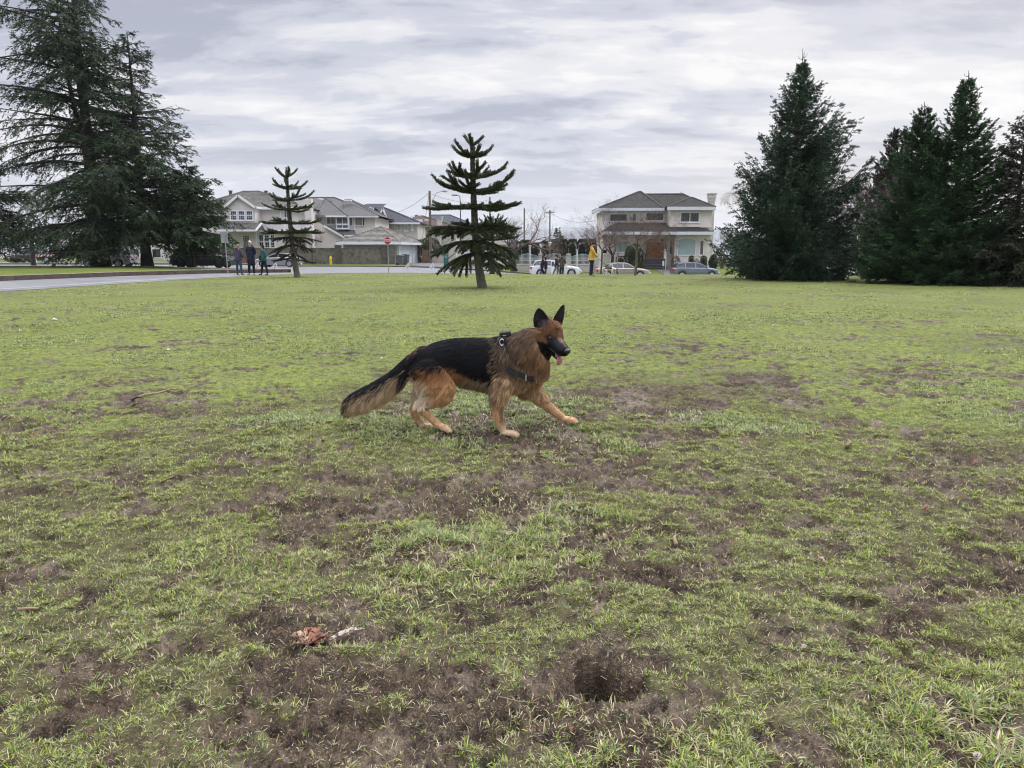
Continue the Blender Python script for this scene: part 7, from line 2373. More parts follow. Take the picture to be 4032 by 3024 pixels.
    for n in 'LR':
        sh, el, wr, pa = J_arms[n]; i = len(CJ)
        CJ += [(tuple(sh), 0.092 * k, 0.092 * k), (tuple(el), 0.066 * k, 0.066 * k), (tuple(wr.lerp(el, 0.08)), 0.048 * k, 0.048 * k)]; CE += [(3, i), (i, i + 1), (i + 1, i + 2)]
    skin_obj('jacket', CJ, CE, top, r, 2, 1)
    for n in 'LR':
        hip, knee, ank, toe = J_legs[n]; d = (toe - ank); d.z = max(d.z, -0.06 * k)
        skin_obj('shoe', [(tuple(ank + Vector((0, -0.04 * k, -0.035 * k))), 0.046 * k, 0.042 * k), (tuple(ank + Vector((0, 0.05 * k, -0.038 * k))), 0.048 * k, 0.042 * k), (tuple(toe + Vector((0, 0.03 * k, 0))), 0.046 * k, 0.032 * k)], [(0, 1), (1, 2)], shoes, r, 2)
    # hair / hat / hood
    def cap(name, m, sc, zlo, back=0.0, ylo=-2.0):
        bm = bmesh.new(); res = bmesh.ops.create_uvsphere(bm, u_segments=18, v_segments=12, radius=1.0)
        for v in list(bm.verts):
            if v.co.z < zlo and (v.co.y > 0.15 or back == 0): pass
        kill = [v for v in bm.verts if v.co.z < zlo - 0.45 * max(0, -v.co.y) * (1 if back else 0) - (0.0) or (v.co.y > 0.62 and v.co.z < 0.42)]
        bmesh.ops.delete(bm, geom=kill, context='VERTS')
        for v in bm.verts: v.co = M2 @ (Vector((v.co.x * 0.076 * sc, v.co.y * 0.098 * sc - 0.004, v.co.z * 0.120 * sc + 0.004)) * k)
        me = bpy.data.meshes.new(name); bm.to_mesh(me); bm.free()
        o = link_mesh(name, me, m, r, smooth=True); md = o.modifiers.new('t', 'SOLIDIFY'); md.thickness = 0.014; md.offset = 0
        return o
    if hairlen == 'long':
        cap('hair', hair, 1.12, -0.35, 1)
        skin_obj('hair_length', [(tuple(hp_(0, -0.06, 0.03)), 0.075 * k, 0.06 * k), (tuple(hp_(0, -0.075, -0.12)), 0.085 * k, 0.05 * k), (tuple(hp_(0, -0.10, -0.27)), 0.07 * k, 0.035 * k), (tuple(hp_(0, -0.10, -0.36)), 0.04 * k, 0.02 * k)], [(0, 1), (1, 2), (2, 3)], hair, r, 2)
    elif hairlen != 'none':
        cap('hair', hair, 1.10, -0.12, 1)
    if hat: cap('hat', hat, 1.17, 0.10, 0)
    if hood == 'up': cap('hood', top, 1.30, -0.75, 1)
    elif hood == 'down': skin_obj('hood', [(tuple(nb + Vector((-0.09 * k, -0.05 * k, 0.06 * k))), 0.04 * k, 0.045 * k), (tuple(nb + Vector((0, -0.10 * k, 0.05 * k))), 0.06 * k, 0.06 * k), (tuple(nb + Vector((0.09 * k, -0.05 * k, 0.06 * k))), 0.04 * k, 0.045 * k)], [(0, 1), (1, 2)], top if hood == 'down' else hood, r, 2, 1)
    if beard: skin_obj('beard', [(tuple(hp_(-0.04, 0.05, -0.07)), 0.02 * k, 0.02 * k), (tuple(hp_(0, 0.085, -0.095)), 0.026 * k, 0.024 * k), (tuple(hp_(0.04, 0.05, -0.07)), 0.02 * k, 0.02 * k)], [(0, 1), (1, 2)], beard, r, 2, 1)
    return r, J_arms, J_legs, nb, hp_, k


K = {}
for n_, c_, q_ in (('purple', (0.060, 0.048, 0.095), 55), ('navy', (0.012, 0.016, 0.034), 40), ('teal', (0.025, 0.105, 0.105), 55), ('black', (0.010, 0.010, 0.012), None), ('jeans', (0.040, 0.070, 0.105), None), ('darkjeans', (0.014, 0.022, 0.044), None),
                   ('yellow', (0.52, 0.32, 0.055), None), ('olive', (0.060, 0.058, 0.036), None), ('grey', (0.16, 0.16, 0.165), None), ('brown', (0.085, 0.042, 0.028), None), ('dark', (0.016, 0.015, 0.019), None), ('white', (0.60, 0.60, 0.66), None), ('whitehair', (0.62, 0.60, 0.57), None), ('blondhair', (0.26, 0.17, 0.10), None), ('darkhair', (0.018, 0.014, 0.012), None), ('maroon', (0.075, 0.022, 0.024), None), ('shoegrey', (0.14, 0.14, 0.15), None), ('red', (0.60, 0.10, 0.06), None)):
    K[n_] = cloth('cloth_' + n_, c_, q_)

HANG = (5, 8, 12, 4)
POCK = (-12, 14, 50, 38)
G3 = 'people chatting by the left road'


def stand(u, v, Y, zf):
    p = at(u, v, Y); return Vector((p.x, Y, zf(p.x, Y)))


p1 = person('person in a purple puffer jacket and blue jeans seen from behind, holding something red', stand(942, 1085, 42.4, road_z), R(-20), 1.66, ((2, 4, 3), (0, 10, 2)), (HANG, (8, 12, 30, 6)), K['purple'], K['jeans'], K['shoegrey'], K['blondhair'], 0.06, hood='down', head=(-30, 0), group=G3)
g = MB(); q = p1[1]['R'][3]; g.box((q.x + 0.02, q.y + 0.02, q.z - 0.08), (0.10, 0.08, 0.24)); g.build('red_bag', K['red'], p1[0])
person('tall person with white hair and sunglasses in a long navy puffer coat, hands in pockets', stand(992, 1080, 42.6, road_z), R(172), 1.86, ((3, 5, 3), (-2, 6, 2)), (POCK, POCK), K['navy'], K['black'], K['shoegrey'], K['whitehair'], 0.42, head=(12, 0), glasses=True, hood='down', group=G3)
p3 = person('person with long dark hair in a teal puffer jacket with a black shoulder bag', stand(1042, 1083, 42.2, road_z), R(128), 1.64, ((-8, 10, 0), (10, 8, 4)), (POCK, POCK), K['teal'], K['black'], K['black'], K['darkhair'], 0.05, hairlen='long', head=(25, -4), group=G3)
g = MB(); g.box((0.16, 0.12, 0.93), (0.24, 0.10, 0.24)); g.tube([(0.12, 0.15, 1.02), (0.02, 0.17, 1.25), (-0.12, 0.05, 1.40), (-0.08, -0.12, 1.38)], 0.012, 6); g.build('shoulder_bag', K['black'], p3[0])

G5 = 'people beside the white estate car'
person('person in a dark jacket and jeans embracing a friend by the white car', stand(2134, 1074, 62.3, road_z), R(-82), 1.70, ((14, 2, 8), (-12, 2, 6)), ((52, 8, 30, 25), (45, 10, 35, 20)), K['dark'], K['darkjeans'], K['black'], K['darkhair'], 0.10, hairlen='long', lean=6, group=G5)
person('person in a dark hooded coat and brown trousers being embraced by the white car', stand(2149, 1072, 62.2, road_z), R(88), 1.62, ((0, 3, 0), (2, 3, 2)), ((55, 10, 40, 25), (48, 8, 40, 20)), K['dark'], K['brown'], K['black'], K['darkhair'], 0.16, hood='up', group=G5)
person('person with black hair striding left in a dark jacket, grey trousers and white shoes', stand(2193, 1076, 60.3, road_z), R(62), 1.78, ((28, 2, 8), (-24, 2, 26)), ((-20, 8, 20, 5), (22, 8, 30, 5)), K['dark'], K['grey'], K['white'], K['darkhair'], 0.02, lean=4, group=G5)
person('person in a white shirt half hidden between the striding person and the olive parka', stand(2200, 1076, 63.0, road_z), R(150), 1.68, ((2, 3, 2), (0, 3, 2)), (HANG, (30, 10, 95, 25)), K['white'], K['grey'], K['white'], K['darkhair'], 0.02, group=G5)
person('person in an olive parka with black hat, dark tights and maroon boots seen from behind', stand(2212, 1079, 57.8, road_z), R(-22), 1.73, ((6, 2, 8), (-8, 2, 4)), ((10, 14, 60, 30), (14, 12, 50, 20)), K['olive'], K['black'], K['maroon'], K['darkhair'], 0.17, hat=K['black'], hood='down', group=G5)

pm = stand(2328, 1088, 40.2, lambda x, y: gz(x, y))
py = person('person in a yellow jacket and black beanie holding a dog lead', pm, R(-98), 1.76, ((4, 3, 6), (-3, 4, 2)), ((26, 4, 14, 4), (30, 6, 16, 6)), K['yellow'], K['darkjeans'], K['black'], K['darkhair'], 0.0, hat=K['black'], hood='down', lean=3, head=(0, 28), beard=K['darkhair'])
sc_ = skin_obj('scarf', [(tuple(py[3] + Vector((-0.07, 0.03, 0.06))), 0.04, 0.045), (tuple(py[3] + Vector((0, 0.09, 0.05))), 0.05, 0.05), (tuple(py[3] + Vector((0.07, 0.03, 0.06))), 0.04, 0.045)], [(0, 1), (1, 2)], K['black'], py[0], 2, 1)


# ------------------------------------------------------------------ the small white and brown dog on the lead
def small_dog():
    p = at(2398, 1090, 39.6); base = Vector((p.x, 39.6, gz(p.x, 39.6)))
    r = empty('dog', base, R(-8)); tag(r, 'small white dog with brown saddle patches sniffing the grass on a lead', 'dog')
    # faces +x; head down to the grass
    J = [((-0.05, 0, 0.42), 0.098, 0.115), ((0.14, 0, 0.42), 0.10, 0.13), ((-0.22, 0, 0.43), 0.09, 0.10), ((0.27, 0, 0.42), 0.085, 0.10), ((0.36, 0, 0.33), 0.06, 0.065), ((0.42, 0, 0.22), 0.062, 0.066), ((0.455, 0, 0.13), 0.035, 0.038), ((0.475, 0, 0.075), 0.026, 0.028),
         ((-0.30, 0, 0.45), 0.03, 0.03), ((-0.36, 0, 0.36), 0.017, 0.017), ((-0.38, 0, 0.25), 0.009, 0.009)]
    E = [(0, 1), (0, 2), (1, 3), (3, 4), (4, 5), (5, 6), (6, 7), (2, 8), (8, 9), (9, 10)]
    for s, dx in ((-1, 0.05), (1, -0.03)):
        i = len(J)
        J += [((-0.20, s * 0.075, 0.36), 0.062, 0.075), ((-0.15 + dx, s * 0.08, 0.24), 0.038, 0.042), ((-0.25 + dx, s * 0.08, 0.15), 0.022, 0.024), ((-0.235 + dx, s * 0.08, 0.03), 0.02, 0.02), ((-0.195 + dx, s * 0.08, 0.012), 0.024, 0.016)]
        E += [(2, i), (i, i + 1), (i + 1, i + 2), (i + 2, i + 3), (i + 3, i + 4)]
        i = len(J)
        J += [((0.20, s * 0.075, 0.33), 0.048, 0.06), ((0.18 - dx, s * 0.08, 0.22), 0.030, 0.032), ((0.20 - dx, s * 0.08, 0.11), 0.020, 0.021), ((0.205 - dx, s * 0.08, 0.03), 0.019, 0.019), ((0.245 - dx, s * 0.08, 0.012), 0.024, 0.016)]
        E += [(1, i), (i, i + 1), (i + 1, i + 2), (i + 2, i + 3), (i + 3, i + 4)]
    m = bpy.data.materials.new('short_coat_patched'); m.use_nodes = True; w = NT(m.node_tree)
    out = w.n('ShaderNodeOutputMaterial'); tc = w.n('ShaderNodeTexCoord').outputs['Object']
    sp = w.n('ShaderNodeSeparateXYZ', ins={0: tc}).outputs
    nz = w.n('ShaderNodeTexNoise', ins={'Vector': tc, 'Scale': 6.0, 'Detail': 2}).outputs['Fac']
    back = w.math('MULTIPLY', w.ramp(sp[2], [(0.36, 0.0), (0.42, 1.0)]), w.ramp(w.math('ADD', sp[0], 0.5), [(0.24, 0), (0.30, 1), (0.62, 1), (0.68, 0)]))
    face = w.math('MULTIPLY', w.ramp(w.math('ADD', sp[0], 0.5), [(0.86, 0.0), (0.89, 1.0)]), w.ramp(sp[2], [(0.10, 0.0), (0.14, 1.0)]))
    f = w.ramp(w.math('ADD', w.math('MAXIMUM', back, face), w.math('MULTIPLY', w.math('SUBTRACT', nz, 0.5), 0.8)), [(0.45, 0), (0.55, 1)])
    b = w.n('ShaderNodeBsdfPrincipled', ins={'Base Color': w.mix(f, (0.60, 0.57, 0.53), (0.085, 0.040, 0.030)), 'Roughness': 0.85}); w.link(b.outputs[0], out.inputs[0])
    skin_obj('body', J, E, m, r, 2, 0)
    dk = mat('dog_ear_brown', (0.07, 0.030, 0.026), 0.85)
    for s in (-1, 1):
        skin_obj('ear', [((0.40, s * 0.055, 0.27), 0.022, 0.02), ((0.425, s * 0.085, 0.20), 0.032, 0.014), ((0.44, s * 0.08, 0.14), 0.02, 0.01)], [(0, 1), (1, 2)], dk, r, 2)
    n = MB(); n.lathe([(0.001, -0.012), (0.014, -0.004), (0.014, 0.006), (0.001, 0.012)], 8, (0.48, 0, 0.058)); n.build('nose', M['eye_dark'], r, smooth=True)
    for s in (-1, 1):
        e = MB(); e.lathe([(0.001, -0.007), (0.007, 0), (0.001, 0.007)], 8, (0.452, s * 0.045, 0.20)); e.build('eye', M['eye_dark'], r, smooth=True)
    c = MB(); c.tube([(0.33 + 0.055 * math.cos(a), 0.075 * math.sin(a), 0.345 + 0.05 * math.cos(a)) for a in np.linspace(0, 6.28, 17)], 0.012, 6, cap=False); c.build('collar', K['maroon'], r)
    return r, base


sd, sb = small_dog()
hand = py[0].matrix_basis @ py[1]['R'][3] if False else Matrix.LocRotScale(py[0].location, py[0].rotation_euler, None) @ py[1]['L'][3]
neck = Matrix.LocRotScale(sd.location, sd.rotation_euler, None) @ Vector((0.30, 0, 0.42))
ld = MB(); ld.tube([hand.lerp(neck, t) - Vector((0, 0, 0.10 * 4 * t * (1 - t))) for t in np.linspace(0, 1, 12)], 0.012, 6)
tag(ld.build('dog_lead', K['black']), 'dark lead running from the yellow jacket person to the small white dog', 'lead')

# ================================================================== the German shepherd
# Measured on a side view: (X, Z) in tenths of millimetres-like units of the enlarged photo, 0.848 mm each; x to the dog's front (right), y away from the camera.
DOG_Y = 5.20
_o = at(1300 + 1100 / 2.1067, 1150 + 1168 / 2.1067, DOG_Y)
DOG_O = Vector((_o.x, DOG_Y, gz(_o.x, DOG_Y) - 0.014))
_zref = _o.z


def D(X, Y, y=0.0):
    """enlarged-photo coordinates on the dog's middle plane, shifted y metres away from the camera -> dog frame"""
    p = at(1300 + X / 2.1067, 1150 + Y / 2.1067, DOG_Y)
    return Vector((p.x - _o.x, y, p.z - _zref))


S_ = 0.848e-3


def ell_chain(bm, st, n=18):
    """closed tube through stations (centre, ry, rz): elliptical sections, rounded ends; rz measured across the chain in the x-z plane, ry along y"""
    cs = [Vector(s[0]) for s in st]
    rings = []
    def ring(c, d, ry, rz):
        side = Vector((0, 1, 0)) - d * d.y
        side.normalize(); up = side.cross(d).normalized()
        return [bm.verts.new(c + side * (ry * math.cos(2 * math.pi * j / n)) + up * (rz * math.sin(2 * math.pi * j / n))) for j in range(n)]
    m = len(st)
    dirs = [(cs[min(i + 1, m - 1)] - cs[max(i - 1, 0)]).normalized() for i in range(m)]
    d0, d1 = dirs[0], dirs[-1]
    for f, q in ((0.92, 0.40), (0.6, 0.80)):
        e = min(st[0][1], st[0][2]); rings.append(ring(cs[0] - d0 * e * f, d0, st[0][1] * q, st[0][2] * q))
    for i in range(m): rings.append(ring(cs[i], dirs[i], st[i][1], st[i][2]))
    for f, q in ((0.6, 0.80), (0.92, 0.40)):
        e = min(st[-1][1], st[-1][2]); rings.append(ring(cs[-1] + d1 * e * f, d1, st[-1][1] * q, st[-1][2] * q))
    for a, b in zip(rings[:-1], rings[1:]):
        for j in range(n): bm.faces.new((a[j], a[(j + 1) % n], b[(j + 1) % n], b[j]))
    bm.faces.new(rings[0][::-1]); bm.faces.new(rings[-1])


def dense(pts, k=4):
    """Catmull-Rom through (vec, a, b) stations"""
    out = []
    n = len(pts)
    for i in range(n - 1):
        p0, p1, p2, p3 = pts[max(i - 1, 0)], pts[i], pts[i + 1], pts[min(i + 2, n - 1)]
        for j in range(k):
            t = j / k
            def cr(a, b, c, d): return 0.5 * ((2 * b) + (c - a) * t + (2 * a - 5 * b + 4 * c - d) * t * t + (3 * b - a - 3 * c + d) * t ** 3)
            out.append((cr(p0[0], p1[0], p2[0], p3[0]), cr(p0[1], p1[1], p2[1], p3[1]), cr(p0[2], p1[2], p2[2], p3[2])))
    out.append(pts[-1])
    return out


# head frame: forward f, left l (far side), up u
PSI, THE = R(50), R(27)
HF = Vector((math.cos(THE) * math.cos(PSI), -math.cos(THE) * math.sin(PSI), -math.sin(THE)))
HL = Vector((math.sin(PSI), math.cos(PSI), 0))
HU = HF.cross(HL).normalized()
HO = D(1812, 345, -0.05)


def Hd(f, l, u): return HO + HF * f + HL * l + HU * u


def build_dog():
    root = empty('german_shepherd', DOG_O)
    tag(root, 'long-haired black and tan german shepherd trotting across the grass with its tongue out', 'dog')
    bm = bmesh.new()

    def body_st(lst): return [(D((a[0] + b[0]) / 2, (a[1] + b[1]) / 2), w, ((Vector((a[0], a[1])) - Vector((b[0], b[1]))).length / 2 - tr) * S_) for (a, b, w, tr) in lst]
    # trunk: (top point), (bottom point), half width, fur trim in units
    tr = [((655, 575), (660, 690), 0.055, 8), ((720, 520), (740, 740), 0.095, 16), ((820, 440), (830, 765), 0.118, 18), ((920, 392), (930, 775), 0.122, 20), ((1030, 366), (1040, 780), 0.120, 22), ((1150, 358), (1160, 790), 0.128, 24),
          ((1280, 356), (1290, 815), 0.138, 26), ((1400, 352), (1410, 845), 0.140, 26), ((1500, 352), (1525, 850), 0.135, 26), ((1600, 400), (1620, 825), 0.122, 24), ((1690, 470), (1700, 770), 0.095, 18)]
    ell_chain(bm, dense(body_st(tr)), 26)
    # neck and mane
    nk = [(D(1480, 560, 0.0), 0.115, 0.150), (D(1580, 520, -0.01), 0.118, 0.150), (D(1665, 465, -0.025), 0.112, 0.135), (D(1735, 405, -0.04), 0.100, 0.112), (D(1790, 350, -0.05), 0.085, 0.085)]
    ell_chain(bm, dense(nk), 22)
    ell_chain(bm, dense([(D(1690, 640, -0.01), 0.090, 0.08), (D(1722, 560, -0.025), 0.092, 0.072), (D(1765, 470, -0.045), 0.085, 0.07)]), 18)
    # tail
    tl = [(D(790, 545), 0.085, 0.085), (D(705, 592), 0.064, 0.074), (D(630, 645), 0.052, 0.066), (D(540, 715), 0.045, 0.060), (D(440, 785), 0.045, 0.064), (D(330, 845), 0.045, 0.062), (D(225, 890), 0.042, 0.056), (D(160, 918), 0.032, 0.040)]
    ell_chain(bm, dense(tl), 16)
    # thighs and hind legs
    for yy, pts in ((-0.085, [((830, 620), 0.075, 0.115), ((880, 720), 0.072, 0.125), ((915, 790), 0.062, 0.108), ((870, 850), 0.045, 0.082), ((795, 905), 0.032, 0.050), ((775, 945), 0.027, 0.036), ((815, 990), 0.023, 0.027), ((870, 1045), 0.023, 0.026), ((900, 1072), 0.026, 0.026)]),
                    (0.075, [((820, 620), 0.072, 0.11), ((810, 720), 0.066, 0.11), ((790, 800), 0.055, 0.088), ((745, 880), 0.038, 0.060), ((700, 950), 0.028, 0.038), ((685, 1000), 0.025, 0.033), ((712, 1060), 0.022, 0.027), ((748, 1105), 0.023, 0.027)])):
        ell_chain(bm, dense([(D(p[0], p[1], yy), a, b) for p, a, b in pts]), 16)
    # forelegs
    ell_chain(bm, dense([(D(1440, 700, -0.085), 0.060, 0.095), (D(1412, 800, -0.092), 0.050, 0.064), (D(1396, 880, -0.092), 0.037, 0.043), (D(1392, 960, -0.092), 0.033, 0.040), (D(1400, 1040, -0.092), 0.027, 0.032), (D(1415, 1075, -0.092), 0.028, 0.032), (D(1432, 1118, -0.092), 0.027, 0.028)]), 16)
    ell_chain(bm, dense([(D(1600, 700, 0.075), 0.060, 0.095), (D(1650, 800, 0.085), 0.050, 0.078), (D(1715, 878, 0.088), 0.040, 0.054), (D(1790, 945, 0.088), 0.033, 0.040), (D(1855, 1003, 0.088), 0.027, 0.032), (D(1890, 1030, 0.088), 0.028, 0.031), (D(1930, 1058, 0.088), 0.027, 0.026)]), 16)
    # paws: pad body and four toes each
    def paw(c, d, yy, L=0.085, tilt=0.0):
        base = D(c[0], c[1], yy); f = Vector((math.cos(d), 0, math.sin(d)))
        ell_chain(bm, [(base - f * 0.012, 0.030, 0.024), (base + f * L * 0.45, 0.036, 0.023)], 14)
        for t, off in enumerate((-0.034, -0.012, 0.012, 0.034)):
            l = L * (0.90 if t in (0, 3) else 1.08)
            ell_chain(bm, [(base + f * L * 0.35 + Vector((0, off * 0.8, 0)), 0.0135, 0.019), (base + f * l * 0.8 + Vector((0, off, 0.002)), 0.0130, 0.0175), (base + f * (l + 0.006) + Vector((0, off, -0.006)), 0.0100, 0.012)], 10)
    paw((1450, 1140), R(-6), -0.092)
    paw((1945, 1070), R(-12), 0.088)
    paw((905, 1078), R(-26), -0.085)
    paw((765, 1128), R(-2), 0.075)
    # head
    def hst(l): return [(Hd(f, 0, u), a, b) for f, u, a, b in l]
    n = 22
    def head_chain(l):
        cs = [(Hd(f, 0, u), a, b) for f, u, a, b in l]
        rings = []
        ax = [(cs[min(i + 1, len(cs) - 1)][0] - cs[max(i - 1, 0)][0]).normalized() for i in range(len(cs))]
        for (c, a, b), d in zip(cs, ax):
            up = HL.cross(d).normalized()
            if up.dot(HU) < 0: up = -up
            rings.append([bm.verts.new(c + HL * (a * math.cos(2 * math.pi * j / n)) + up * (b * math.sin(2 * math.pi * j / n))) for j in range(n)])
        for p, q in zip(rings[:-1], rings[1:]):
            for j in range(n): bm.faces.new((p[j], p[(j + 1) % n], q[(j + 1) % n], q[j]))
        bm.faces.new(rings[0][::-1]); bm.faces.new(rings[-1])
    # skull, then the narrowing muzzle (upper jaw)
    head_chain([(-0.110, 0.005, 0.034, 0.040), (-0.088, 0.008, 0.070, 0.070), (-0.045, 0.016, 0.092, 0.086), (0.0, 0.018, 0.096, 0.086), (0.034, 0.016, 0.086, 0.078), (0.058, 0.004, 0.070, 0.064), (0.078, -0.008, 0.064, 0.055), (0.100, -0.014, 0.059, 0.050), (0.130, -0.018, 0.055, 0.046), (0.165, -0.020, 0.050, 0.042), (0.195, -0.020, 0.042, 0.036), (0.208, -0.019, 0.028, 0.025)])
    # cheeks and ruff
    for s in (-1, 1):
        ell_chain(bm, [(Hd(-0.045, s * 0.068, -0.036), 0.061, 0.066), (Hd(0.022, s * 0.052, -0.038), 0.049, 0.050)], 14)
        ell_chain(bm, [(Hd(0.030, s * 0.042, 0.058), 0.022, 0.018), (Hd(0.062, s * 0.040, 0.043), 0.020, 0.014)], 10)        # brow
    # lower jaw, open
    ell_chain(bm, [(Hd(0.01, 0, -0.066), 0.050, 0.036), (Hd(0.085, 0, -0.086), 0.038, 0.022), (Hd(0.140, 0, -0.098), 0.029, 0.014), (Hd(0.163, 0, -0.099), 0.019, 0.010)], 14)
    # ears: cupped, upright
    for s in (-1, 1):
        b0 = D(1746, 268, -0.080) if s < 0 else D(1886, 268, 0.012)
        tip = D(1728, 124, -0.085) if s < 0 else D(1937, 103, 0.020)
        axis = (tip - b0); Lr = axis.length; ax = axis.normalized()
        wdir = Vector((1, 0.25, -0.2)) if s < 0 else Vector((0.9, -0.45, 0.1))
        wdir = (wdir - ax * wdir.dot(ax)).normalized()
        nrm = ax.cross(wdir).normalized()
        if nrm.y > 0: nrm = -nrm
        rows = []
        for i in range(12):
            t = i / 11
            hw = (0.056 if s < 0 else 0.038) * (1 - t ** (2.3 if s < 0 else 1.8)) ** 0.8 * (1 - 0.08 * (1 - t)) + 0.004
            rowf, rowb = [], []
            for j in range(9):
                q = -1 + 2 * j / 8
                cup = 0.030 * (q * q) * (1 - 0.75 * t)
                p = b0 + ax * (Lr * t) + wdir * (hw * q) + nrm * (cup - 0.012)
                rowf.append(bm.verts.new(p + nrm * 0.0045)); rowb.append(bm.verts.new(p - nrm * 0.0050))
            rows.append(rowf + rowb[::-1])
        for a, b in zip(rows[:-1], rows[1:]):
            k = len(a)
            for j in range(k): bm.faces.new((a[j], a[(j + 1) % k], b[(j + 1) % k], b[j]))
        bm.faces.new(rows[0][::-1]); bm.faces.new(rows[-1])
    bmesh.ops.recalc_face_normals(bm, faces=bm.faces)
    me = bpy.data.meshes.new('body_parts'); bm.to_mesh(me); bm.free()
    tmp = bpy.data.objects.new('tmp', me); COL.objects.link(tmp)
    rm = tmp.modifiers.new('r', 'REMESH'); rm.mode = 'VOXEL'; rm.voxel_size = 0.0042; rm.use_smooth_shade = True
    sm = tmp.modifiers.new('s', 'SMOOTH'); sm.factor = 0.5; sm.iterations = 4
    dg = bpy.context.evaluated_depsgraph_get(); dg.update()
    ev = bpy.data.meshes.new_from_object(tmp.evaluated_get(dg))
    bpy.data.objects.remove(tmp)
    ev.name = 'dog_body'
    nv = len(ev.vertices)
    co = np.empty(nv * 3, dtype=np.float32); ev.vertices.foreach_get('co', co); co = co.reshape(-1, 3)
    col, _, _ = dog_coat(co)
    a = ev.attributes.new('tint', 'FLOAT_COLOR', 'POINT'); cc = np.ones((nv, 4), dtype=np.float32); cc[:, :3] = col * 0.85; a.data.foreach_set('color', cc.ravel())
    ev.materials.clear()
    body = bpy.data.objects.new('body', ev); COL.objects.link(body); ev.materials.append(coat_material('dog_coat')); body.parent = root
    ev.polygons.foreach_set('use_smooth', np.ones(len(ev.polygons), dtype=bool))
    from mathutils.bvhtree import BVHTree
    bvh = BVHTree.FromPolygons([v.co.copy() for v in ev.vertices], [tuple(p.vertices) for p in ev.polygons])
    dog_fur(root, ev)
    dog_details(root, bvh)
    return root


def coat_material(name):
    m = bpy.data.materials.new(name); m.use_nodes = True; w = NT(m.node_tree)
    out = w.n('ShaderNodeOutputMaterial'); a = w.n('ShaderNodeAttribute', attribute_name='tint').outputs['Color']
    b = w.n('ShaderNodeBsdfPrincipled', ins={'Base Color': a, 'Roughness': 0.50, 'Specular IOR Level': 0.24})
    w.link(b.outputs[0], out.inputs[0])
    return m


def in_poly(X, Y, poly):
    c = np.zeros(X.shape, dtype=bool)
    n = len(poly)
    for i in range(n):
        x0, y0 = poly[i]; x1, y1 = poly[(i + 1) % n]
        t = ((y0 > Y) != (y1 > Y)) & (X < (x1 - x0) * (Y - y0) / (y1 - y0 + 1e-9) + x0)
        c ^= t
    return c


SADDLE = [(560, 560), (700, 490), (830, 400), (960, 330), (1150, 310), (1400, 310), (1480, 310), (1500, 390), (1478, 425), (1415, 415), (1388, 450), (1392, 520), (1425, 570), (1415, 650), (1372, 712), (1300, 700), (1215, 692), (1130, 640), (1050, 615), (960, 606), (880, 615), (800, 628), (720, 655), (690, 690), (640, 760), (600, 745), (610, 640)]


